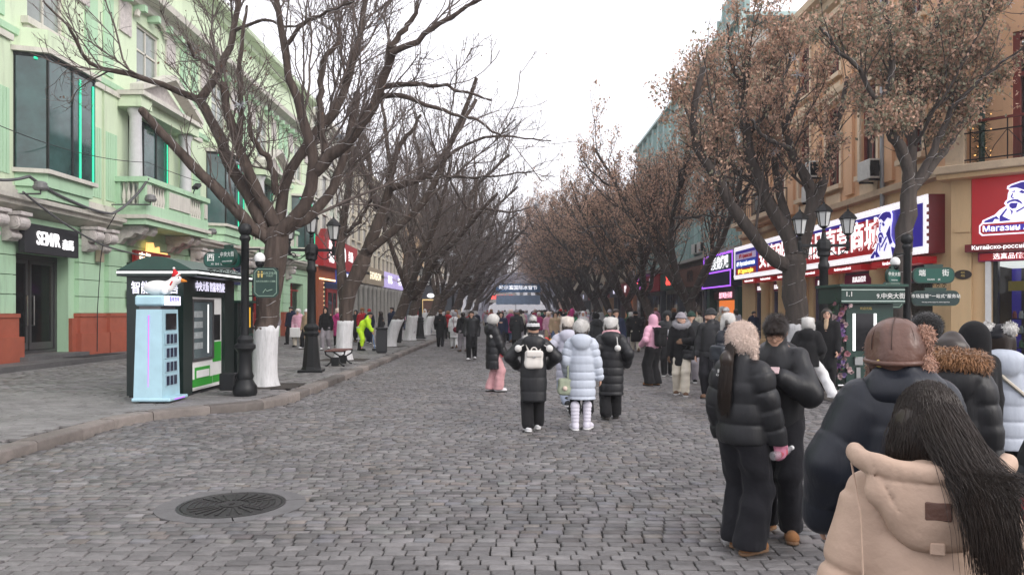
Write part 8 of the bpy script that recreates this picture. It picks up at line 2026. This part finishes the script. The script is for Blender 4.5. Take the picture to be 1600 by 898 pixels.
F = Field(P.J['nck'] - .2, P.J['nck'] + .2, .012); [F.cone(P.J['nck'] + np.array((.09 * math.cos(a), .08 * math.sin(a), .035 - .02 * math.sin(a))), P.J['nck'] + np.array((.09 * math.cos(a + .4), .08 * math.sin(a + .4), .035 - .02 * math.sin(a + .4))), .045, .045, .02, ) for a in np.arange(0, 6.28, .4)]; F.noise(.006, 40, 2); sdf_obj(F, 'scarf', cloth('pink_scarf', (.6, .33, .36)), P.root)
a = P.hp(.3, -.4, -.4); MB().tube([tuple(a), tuple(a + np.array((.03, -.1, -.08))), tuple(a + np.array((.04, -.12, -.2)))], .007, 5).build('cord', FUR_W, ht); MB().ellipsoid(tuple(a + np.array((.04, -.12, -.24))), (.05, .05, .05), 12, 8).build('pompom', FUR_W, ht, smooth=True)
P = Person('person in lilac grey puffer and cream bear hat, half hidden by the ice white coat', .93, 12.9, D(8), 1.56, vox=.016, legs={'L': (-.05, -.2, .13, .0), 'R': (.05, .1, .045)}, arms={'L': (-.2, .1, .62), 'R': (.15, .05, .5)})
P.body(hands=False, vox=.02); P.coat(N_LILAC, .33, .12, .135, (.12, .013), 'down', .05, vox=.013); P.trousers(cloth('pale_denim', (.3, .34, .42)), (.06, .052, .05), vox=.02); P.shoes(C_DGREY, W_RUBBER); P.hat('bear', cloth('cream_fur', (.62, .56, .5), .95, .5, 60, .4), 2000, .022); P.hair('long', 0)
bl = thing('toy_balloons', 'small bunch of red and yellow balloon toys between the two hats', 'balloons', tuple(P.W(np.array((-.17, .22, .70)) * P.H)))
for i, (x, z, c) in enumerate(((0, 0, (.6, .02, .02)), (.06, .06, (.65, .35, .02)), (-.03, .09, (.6, .04, .02)))): MB().ellipsoid((x, 0, z), (.055, .055, .065), 12, 8).build('balloon', mat('balloon_%d' % i, c, .3, spec=.5), bl, smooth=True)
MB().tube([(0, 0, 0), (.05, -.02, -.12), (.02, 0, -.2)], .006, 5).build('stick', M_GOLD, bl)

# pink trousers, white fur hat
P = Person('person in black long puffer, pink trousers and white long-eared hat', -.40, 16.1, D(-72), 1.60, vox=.016, arms={'L': (-.12, .1, .52), 'R': (.14, .12, .5)}, legs={'L': (-.05, -.03, .045), 'R': (.05, .06, .045)})
P.body(vox=.018); P.coat(N_BLACK, .30, .125, .14, (.14, .008), 'down', .05, (.07, .066, .055)); P.trousers(C_PINKP, (.066, .062, .062), end=.0, vox=.018, noise=.006); P.shoes(C_WHITE, RUBBER); ht = P.hat('round', FUR_W, 1800, .022); P.pom_strings(ht, FUR_W, .3, (-1, 1)); P.gloves(C_RED, .008, vox=.01)

# right-hand group
P = Person('person in pink hooded jacket and wide black trousers', 3.2, 17.4, D(32), 1.60, vox=.017, arms={'L': (-.15, .1, .58), 'R': (.15, .05, .55)}, legs={'L': (-.07, 0, .045), 'R': (.065, 0, .045)})
P.body(hands=False, vox=.02); P.coat(N_PINK, .52, .115, .12, (.12, .009), 'up', .05, vox=.014); P.trousers(C_BLACK, (.075, .07, .075), end=.0, vox=.018); P.shoes(SUEDE, RUBBER)
bag('backpack', 'large black backpack on the pink hooded jacket', 'backpack', P, (.05, -.19, .69 * P.H), (.3, .16, .42), C_BLACK, [[(-.1, .02, .83 * P.H), (-.09, -.12, .82 * P.H), (-.09, -.14, .75 * P.H)], [(.12, .02, .83 * P.H), (.12, -.12, .82 * P.H), (.12, -.14, .75 * P.H)]])
P = Person('person in grey beanie, grey fur collar, black coat and cream trousers', 3.42, 15.5, D(165), 1.64, vox=.013, arms={'L': (-.04, .18, .66, (-.8, -.2, -.6)), 'R': (.17, .03, .46)}, hyaw=D(42), legs={'L': (-.05, .1, .045), 'R': (.055, -.06, .045)})
P.arms = None; P.body(hands=False, vox=.010, skin=mat('fair_skin', (.58, .36, .27), .55, var=.06, scale=8, spec=.35)); P.coat(C_BLACK, .36, .115, .128, (.17, .005), 'none', .04, (.064, .06, .05), vox=.013); P.trousers(C_CREAM, (.062, .054, .052), end=.05, vox=.015); P.shoes(C_BROWN, W_RUBBER, boot=.03); P.hat('beanie', C_GREY, vox=.01); P.fur_collar(FUR_G, 1800, .032, .035); P.gloves(C_BROWN, .009, vox=.008)
bag('handbag', 'black handbag on the arm of the grey beanie wearer', 'bag', P, (-.16, .13, .50 * P.H), (.26, .1, .2), N_BLACK, [[(-.22, .12, .55 * P.H), (-.14, .16, .63 * P.H), (-.07, .14, .55 * P.H)]], flap=False)
P = Person('person in black beanie and black jacket with light beard, looking aside', 3.85, 14.9, D(150), 1.72, vox=.013, arms={'L': (-.12, .14, .58), 'R': (.17, .03, .48)}, hyaw=D(-55))
P.body(vox=.010, skin=MATS['fair_skin']); P.coat(N_BLACK, .46, .12, .125, (.2, .006), 'down', .04, vox=.013); P.trousers(C_DENIM, vox=.016); P.shoes(C_BROWN); P.hat('beanie', C_DGREY, vox=.01); hh = P.hh
F = Field(P.J['hed'] - .2, P.J['hed'] + .2, .009); F.ell(P.hp(0, .12, -.26), np.array((.275, .275, .27)) * hh, .02, rot=P.hrot); F.cut_above(P.hp(0, 0, -.2)[2]); sdf_obj(F, 'beard', cloth('stubble', (.13, .07, .045), .95), P.root)
P = Person('person in white bear-eared hat and navy coat just behind the fluffy beige hat', 3.55, 12.6, D(25), 1.62, vox=.016); P.body(hands=False, vox=.02); P.coat(N_NAVY, .38, .12, .13, (.15, .009), 'down', .04, vox=.014); P.trousers(C_BLACK, vox=.02); P.shoes(C_BLACK); P.hat('bear', FUR_W, 2000, .022); P.hair('long', .0)
bag('shoulder_bag', 'dark grey shoulder bag under the arm of the bear-eared hat wearer', 'bag', P, (-.22, -.02, .62 * P.H), (.14, .34, .26), mat('grey_leather', (.03, .035, .045), .4), [[(-.12, 0, .84 * P.H), (-.2, -.06, .75 * P.H), (-.22, -.03, .7 * P.H)]], flap=False)
P = Person('person with black ear-flap cap, two-tone jacket behind the pink hood', 4.05, 20.0, D(170), 1.68, vox=.016); P.body(hands=False, vox=.016); P.coat(N_BLACK, .47, .12, .125, (.14, .008), 'none', .05, vox=.016); P.trousers(C_BLACK, vox=.02); P.shoes(C_BLACK, W_RUBBER); P.hat('round', C_DGREY); MB().lathe([(.2, 0), (.2, .16)], n=20).build('grey_band', cloth('pale_grey_panel', (.32, .32, .34)), P.root, loc=(0, 0, 1.05), smooth=True).scale = (1.05, .8, 1)
P = Person('person in dark green beanie between the grey and black beanies', 4.25, 18.2, D(160), 1.66, vox=.016); P.body(hands=False, vox=.016); P.coat(C_DGREY, .46, quilt=None, vox=.016); P.trousers(C_GREY, vox=.02); P.shoes(C_BLACK, W_RUBBER); P.hat('beanie', cloth('dark_green_knit', (.02, .045, .035)))
P = Person('person in white bear hat, black jacket and white trousers stepping to the right kerb', 5.42, 14.1, D(-30), 1.56, vox=.015, lean=.05, legs={'L': (-.06, -.12, .045, .3), 'R': (.26, .1, .12, -.8)}, arms={'L': (-.14, .12, .55), 'R': (.14, .14, .55)})
P.body(hands=False, vox=.02); P.coat(C_BLACK, .43, .13, .14, None, 'down', .05, (.078, .072, .06), vox=.014, noise=.006); P.trousers(C_WHITE, (.066, .058, .058), end=.0, vox=.016, noise=.006); P.shoes(C_WHITE, W_RUBBER); P.hat('bear', FUR_W, 1800, .02)
P = Person('person with long dark hair in a black coat beside the right kiosk', 6.15, 15.0, D(150), 1.62, z=.12, vox=.013, arms={'L': (-.14, .08, .5), 'R': (.19, .1, .52)}, hyaw=D(10)); P.body(vox=.011); P.coat(C_BLACK, .2, .115, .13, None, 'none', .04, vox=.014); P.trousers(C_BLACK, vox=.02); P.shoes(C_BLACK); P.hair('long', .16, vox=.01); P.gloves(C_WHITE, .008, only='R')
F = Field(P.J['nck'] - .2, P.J['nck'] + .2, .012); F.cone(P.J['nck'] + np.array((0, .06, .03)), P.J['nck'] + np.array((0, .1, -.12)), .055, .04, .02); F.noise(.005, 40, 2); sdf_obj(F, 'scarf', C_BEIGE, P.root)
# ------------------------------------------------------------------ cleaner and the crowd further down the street
P = Person('street cleaner in lime high-visibility suit bending over a broom', -6.0, 30.3, D(-95), 1.62, z=.12, vox=.02, lean=.2, hpitch=.5, arms={'L': (-.06, .3, .5), 'R': (.08, .34, .42)}, legs={'L': (-.07, -.03, .045), 'R': (.07, .05, .045)}); P.root['label'] = 'person in lime high-visibility suit bending over a broom by the bin'
P.body(vox=.022); P.coat(C_LIME, .46, .115, .12, None, 'none', .03, vox=.02); P.trousers(C_LIME, vox=.02, end=.4); P.shoes(C_BLACK, boot=.1); P.hat('cap', C_DGREY); 
for z in (.27, .55): MB().lathe([(.19, 0), (.19, .05)], n=18).build('reflective_band', mat('reflective_grey', (.45, .46, .45), .4), P.root, loc=(0, .0, z * P.H), smooth=True).scale = (.95, .75, 1)
bm = thing('broom', 'broom with blue handle held by the lime-suited cleaner', 'broom', tuple(P.W((.08, .62, 0))), P.root.rotation_euler.z)
MB().tube([(0, 0, .1), (0, -.12, .85)], .014, 6).build('handle', mat('blue_plastic', (.06, .2, .5), .4), bm); MB().bbox(-.2, .2, -.06, .06, 0, .1, .02).build('brush', C_DGREY, bm)

PAL = {'black': C_BLACK, 'glossy black': N_BLACK, 'white': C_WHITE, 'ice white': N_WHITE, 'pink': N_PINK, 'red': C_RED, 'beige': C_BEIGE, 'grey': C_GREY, 'navy': C_NAVY, 'green': C_GREENC, 'magenta': C_MAGENTA, 'brown': C_BROWN, 'cream': C_CREAM, 'charcoal': C_DGREY, 'lilac': N_LILAC, 'blue': C_JEAN}
FURS = {'white': FUR_W, 'beige': FUR_B, 'grey': FUR_G, 'brown': FUR_BR, 'black': C_BLACK}
CROWD = 'people in the distant crowd'
def arch(kind, z):
    walk = {'L': (-.05, .1, .045), 'R': (.05, -.11, .06)}; a = {'L': (-.14, .05, .5), 'R': (.14, -.02, .5)}
    P = Person('x', 0, 0, 0, 1.65, vox=.022, legs=walk, arms=a, group=CROWD); P.body(hands=False, vox=.026, eyes=False)
    if kind == 'coat': P.coat(C_BLACK, .26, .112, .13, None, 'none', .045, vox=.022); P.hat('beanie', C_GREY, vox=.018)
    if kind == 'hood': P.coat(C_BLACK, .46, .115, .125, (.13, .012), 'up', .05, vox=.02)
    if kind == 'bear': P.coat(C_BLACK, .3, .115, .135, (.13, .012), 'down', .05, vox=.02); P.hat('bear', FUR_W, 500, .025, vox=.018)
    if kind == 'man': P.coat(C_BLACK, .47, .115, .12, None, 'down', .05, vox=.022); P.hair('short', vox=.018)
    if kind == 'long': P.coat(C_BLACK, .24, .108, .13, None, 'none', .05, vox=.022); P.hair('long', .12, vox=.018)
    if kind == 'round': P.coat(C_BLACK, .42, .115, .13, (.12, .012), 'down', .05, vox=.02); P.hat('round', FUR_W, 500, .025, vox=.018)
    P.trousers(C_BLACK, vox=.024, noise=0); P.shoes(C_BLACK, vox=.016)
    return P.root
ARCH = {}
def crowd(kind, x, y, rz, H, coat, trou, hat, label, shoe='black', group=None, z=None):
    z = (.12 if (x < KX_L - .1 or x > KX_R + .1) else 0) if z is None else z
    if kind not in ARCH: o = arch(kind, z); ARCH[kind] = o; o.location = (x, y, z); o.rotation_euler = (0, 0, rz)
    else: o = copy_tree(ARCH[kind], None, (x, y, z), rz)
    o.scale = (H / 1.65 * random.choice((-1, 1)) * random.uniform(.92, 1.08), H / 1.65, H / 1.65)
    o['label'] = label
    if group: o['group'] = group
    elif 'group' in o: o['group'] = CROWD
    for c in o.children:
        n = c.name.split('.')[0]; m = {'coat': PAL[coat], 'trousers': PAL[trou], 'hat': FURS.get(hat) if kind in ('bear', 'round') else PAL.get(hat), 'shoe': PAL[shoe]}.get(n)
        if m is not None:
            for ob_ in [c] + [g for g in c.children if g.name.startswith('fur')]: ob_.material_slots[0].link = 'OBJECT'; ob_.material_slots[0].material = m
    return o
def at(xp, d): return ((xp - 800) / 1200 * d, d)
SPEC = [
    ('man', 737, 26.5, 178, 1.70, 'glossy black', 'black', None, 'person in short black jacket looking at a phone in mid street'), ('coat', 688, 36, 4, 1.72, 'black', 'black', 'brown', 'person in long black coat walking away beside the left kerb'),
    ('bear', 710, 34.5, 8, 1.6, 'white', 'white', 'grey', 'person in white coat carrying a dark red bag near the left kerb'), ('coat', 807, 33, 2, 1.72, 'charcoal', 'black', 'grey', 'person in long charcoal coat and grey beanie behind the striped pompom hat'),
    ('long', 783, 31, 178, 1.66, 'navy', 'black', None, 'person in long navy coat with loose hair beside the white long-eared hat'), ('hood', 796, 41, 180, 1.66, 'white', 'black', None, 'person in white hooded jacket coming down mid street'),
    ('round', 842, 40, 175, 1.6, 'magenta', 'grey', 'white', 'person in magenta jacket and white hat in mid street'), ('bear', 857, 37, 182, 1.62, 'pink', 'beige', 'beige', 'person in long pale pink coat facing the camera'),
    ('round', 874, 35.5, 180, 1.66, 'cream', 'black', 'black', 'person in cream jacket with red scarf and black hat'), ('hood', 911, 34, 178, 1.66, 'white', 'charcoal', None, 'person in raised white fur hood above the group of four'),
    ('round', 932, 26, 5, 1.60, 'charcoal', 'black', 'black', 'person in charcoal jacket just beyond the bear-eared hats'), ('man', 962, 22.5, 190, 1.74, 'navy', 'navy', None, 'tall bare-headed person in navy jacket facing the camera'),
    ('coat', 993, 31.4, 2, 1.66, 'black', 'cream', 'black', 'person in long black coat and cream trousers walking away on the right'), ('hood', 983, 38, 178, 1.6, 'green', 'green', None, 'person in green hooded suit by the right kerb'),
    ('hood', 509, 31, 178, 1.70, 'black', 'grey', None, 'person in big black hooded coat on the left pavement'), ('coat', 479, 31.8, 150, 1.62, 'beige', 'black', 'white', 'person in beige jacket beside the left lamp post'),
    ('round', 466, 33.5, 175, 1.64, 'pink', 'cream', 'white', 'person in pale pink jacket and white earmuffs on the left pavement'), ('bear', 528, 33, 20, 1.64, 'magenta', 'black', 'beige', 'person in mauve puffer and fur hat behind the left bench'),
    ('man', 455, 36, 160, 1.76, 'navy', 'black', None, 'tall dark-haired person in navy jacket near the red shop'), ('round', 566, 37, 200, 1.7, 'red', 'black', 'brown', 'person in red jacket beyond the cleaner'),
    ('hood', 556, 38.5, 170, 1.6, 'charcoal', 'black', None, 'person in charcoal hood behind the second left tree'), ('coat', 577, 36.5, 185, 1.64, 'navy', 'navy', 'red', 'person in navy coat and red hat beside the litter bin'),
    ('man', 613, 36, 150, 1.74, 'navy', 'navy', None, 'uniformed-looking person in navy beside the third left tree'), ('hood', 624, 37.5, 20, 1.72, 'black', 'black', None, 'person in long black hood passing the third left tree'), ('long', 595, 33.5, 90, 1.56, 'black', 'grey', None, 'person in black coat hidden behind the litter bin'),
    ('hood', 652, 52, 90, 1.6, 'red', 'white', None, 'person in red hooded suit on the far left pavement'), ('hood', 664, 50, 178, 1.66, 'white', 'grey', None, 'person in white hooded coat beside the second left lamp post'), ('long', 671, 51, 175, 1.66, 'white', 'blue', None, 'person in white jacket and blue jeans on the far left pavement'),
    ('round', 700, 46, 10, 1.66, 'red', 'black', 'brown', 'person in red jacket ahead of the dark red bag'), ('coat', 1135, 24, 175, 1.66, 'beige', 'black', 'white', 'person in beige coat by the orange-lit shopfront'), ('round', 1010, 42, 180, 1.62, 'brown', 'black', 'white', 'person in brown jacket by the right row of trees'), ('long', 1092, 27, 100, 1.6, 'cream', 'black', None, 'person in cream coat passing the third right tree')]
for k, xp, d, a, H, c, t, hc, lab in SPEC:
    x, y = at(xp, d); crowd(k, x, y, D(a), H, c, t, hc, lab, random.choice(['black', 'brown', 'white']), 'people around the litter bin and lamps' if xp < 640 else 'people in mid street')
def W2(x, y, z=0): return (x, y, z)
x, y = at(710, 34.4); rbag = thing('shoulder_bag', 'dark red shoulder bag on the white coat by the left kerb', 'bag', (x + .1, y - .2, .85)); F = Field((-.2, -.1, -.15), (.2, .1, .15), .02); F.ell((0, 0, 0), (.16, .07, .13)); sdf_obj(F, 'bag_body', cloth('maroon_leather', (.13, .01, .02), .5), rbag); MB().tube([(-.1, 0, .1), (-.15, .02, .4), (-.1, .1, .6)], .012, 5).build('strap', MATS['maroon_leather'], rbag)
x, y = at(461, 33.2); wb = thing('shopping_bag', 'white shopping bag held by the earmuff wearer', 'bag', (x, y, .12 + .42)); MB().bbox(-.22, .22, -.07, .07, 0, .42, .02).build('bag_body', M_WHITE_PAINT, wb); MB().tube([(-.1, 0, .42), (-.08, 0, .56), (.08, 0, .56), (.1, 0, .42)], .008, 5).build('handle', M_WHITE_PAINT, wb)
# the packed far crowd: every one a person of its own
rc_ = random.Random(77); used = set(); placed = []
coats = ['black', 'black', 'glossy black', 'navy', 'charcoal', 'white', 'ice white', 'beige', 'grey', 'brown', 'pink', 'red', 'green', 'magenta', 'cream', 'lilac']
names = {'coat': '%s long coat and %s beanie', 'hood': '%s hooded jacket and %s trousers', 'bear': '%s long puffer and %s eared hat', 'man': '%s jacket, bare-headed, %s trousers', 'long': '%s long coat, loose hair, %s trousers', 'round': '%s puffer and %s fur hat'}
tries = 0
while len(placed) < 118 and tries < 6000:
    tries += 1
    d = 30 + 85 * rc_.random() ** 1.05; x = (rc_.uniform(-.8, 5.7) if rc_.random() < .8 or d > 60 else rc_.uniform(-3.6, 0)) if rc_.random() < .84 else rc_.choice([rc_.uniform(-12, -6.6), rc_.uniform(8.2, 10.6)])
    if d > 60 and rc_.random() < .4: x = rc_.uniform(-3.5, 5.6)
    if any((x - a) ** 2 + (d - b_) ** 2 < .9 for a, b_ in placed): continue
    if abs((x / d * 1200 + 800) - 768) < 26 and d < 45: continue
    k = rc_.choice(list(names)); c = rc_.choice(coats); t = rc_.choice(['black', 'black', 'charcoal', 'blue', 'grey', 'cream']); hc = rc_.choice(['white', 'white', 'beige', 'grey', 'brown', 'black'] if k in ('bear', 'round') else ['grey', 'charcoal', 'white', 'red', 'black'])
    away = rc_.random() < .5; side = 'left pavement' if x < KX_L else 'right pavement' if x > KX_R else 'left half' if x < -.6 else 'centre' if x < 2.6 else 'right half'; zone = 'near' if d < 48 else 'middle' if d < 72 else 'far'
    lab = 'person in %s, %s, %s crowd, %s' % (names[k] % (c, t if k in ('hood', 'man', 'long') else hc), 'back turned' if away else 'facing', zone, side)
    if lab in used: continue
    used.add(lab); placed.append((x, d))
    crowd(k, x, d, D((0 if away else 180) + rc_.uniform(-25, 25)), rc_.uniform(1.54, 1.78), c, t, hc, lab, rc_.choice(['black', 'brown', 'white']))
# ------------------------------------------------------------------ winter haze down the street
hz = MB().box(-60, 60, -20, 340, -1.2, 36).build('haze', [])
hm = bpy.data.materials.new('haze'); hm.use_nodes = True; hm.node_tree.nodes.clear()
ho = hm.node_tree.nodes.new('ShaderNodeOutputMaterial'); hv = hm.node_tree.nodes.new('ShaderNodeVolumePrincipled')
hv.inputs['Color'].default_value = (.93, .93, .96, 1); hv.inputs['Density'].default_value = 0.0012; hv.inputs['Anisotropy'].default_value = 0.3
hm.node_tree.links.new(hv.outputs[0], ho.inputs['Volume']); hz.data.materials.append(hm); tag(hz, kind='stuff')
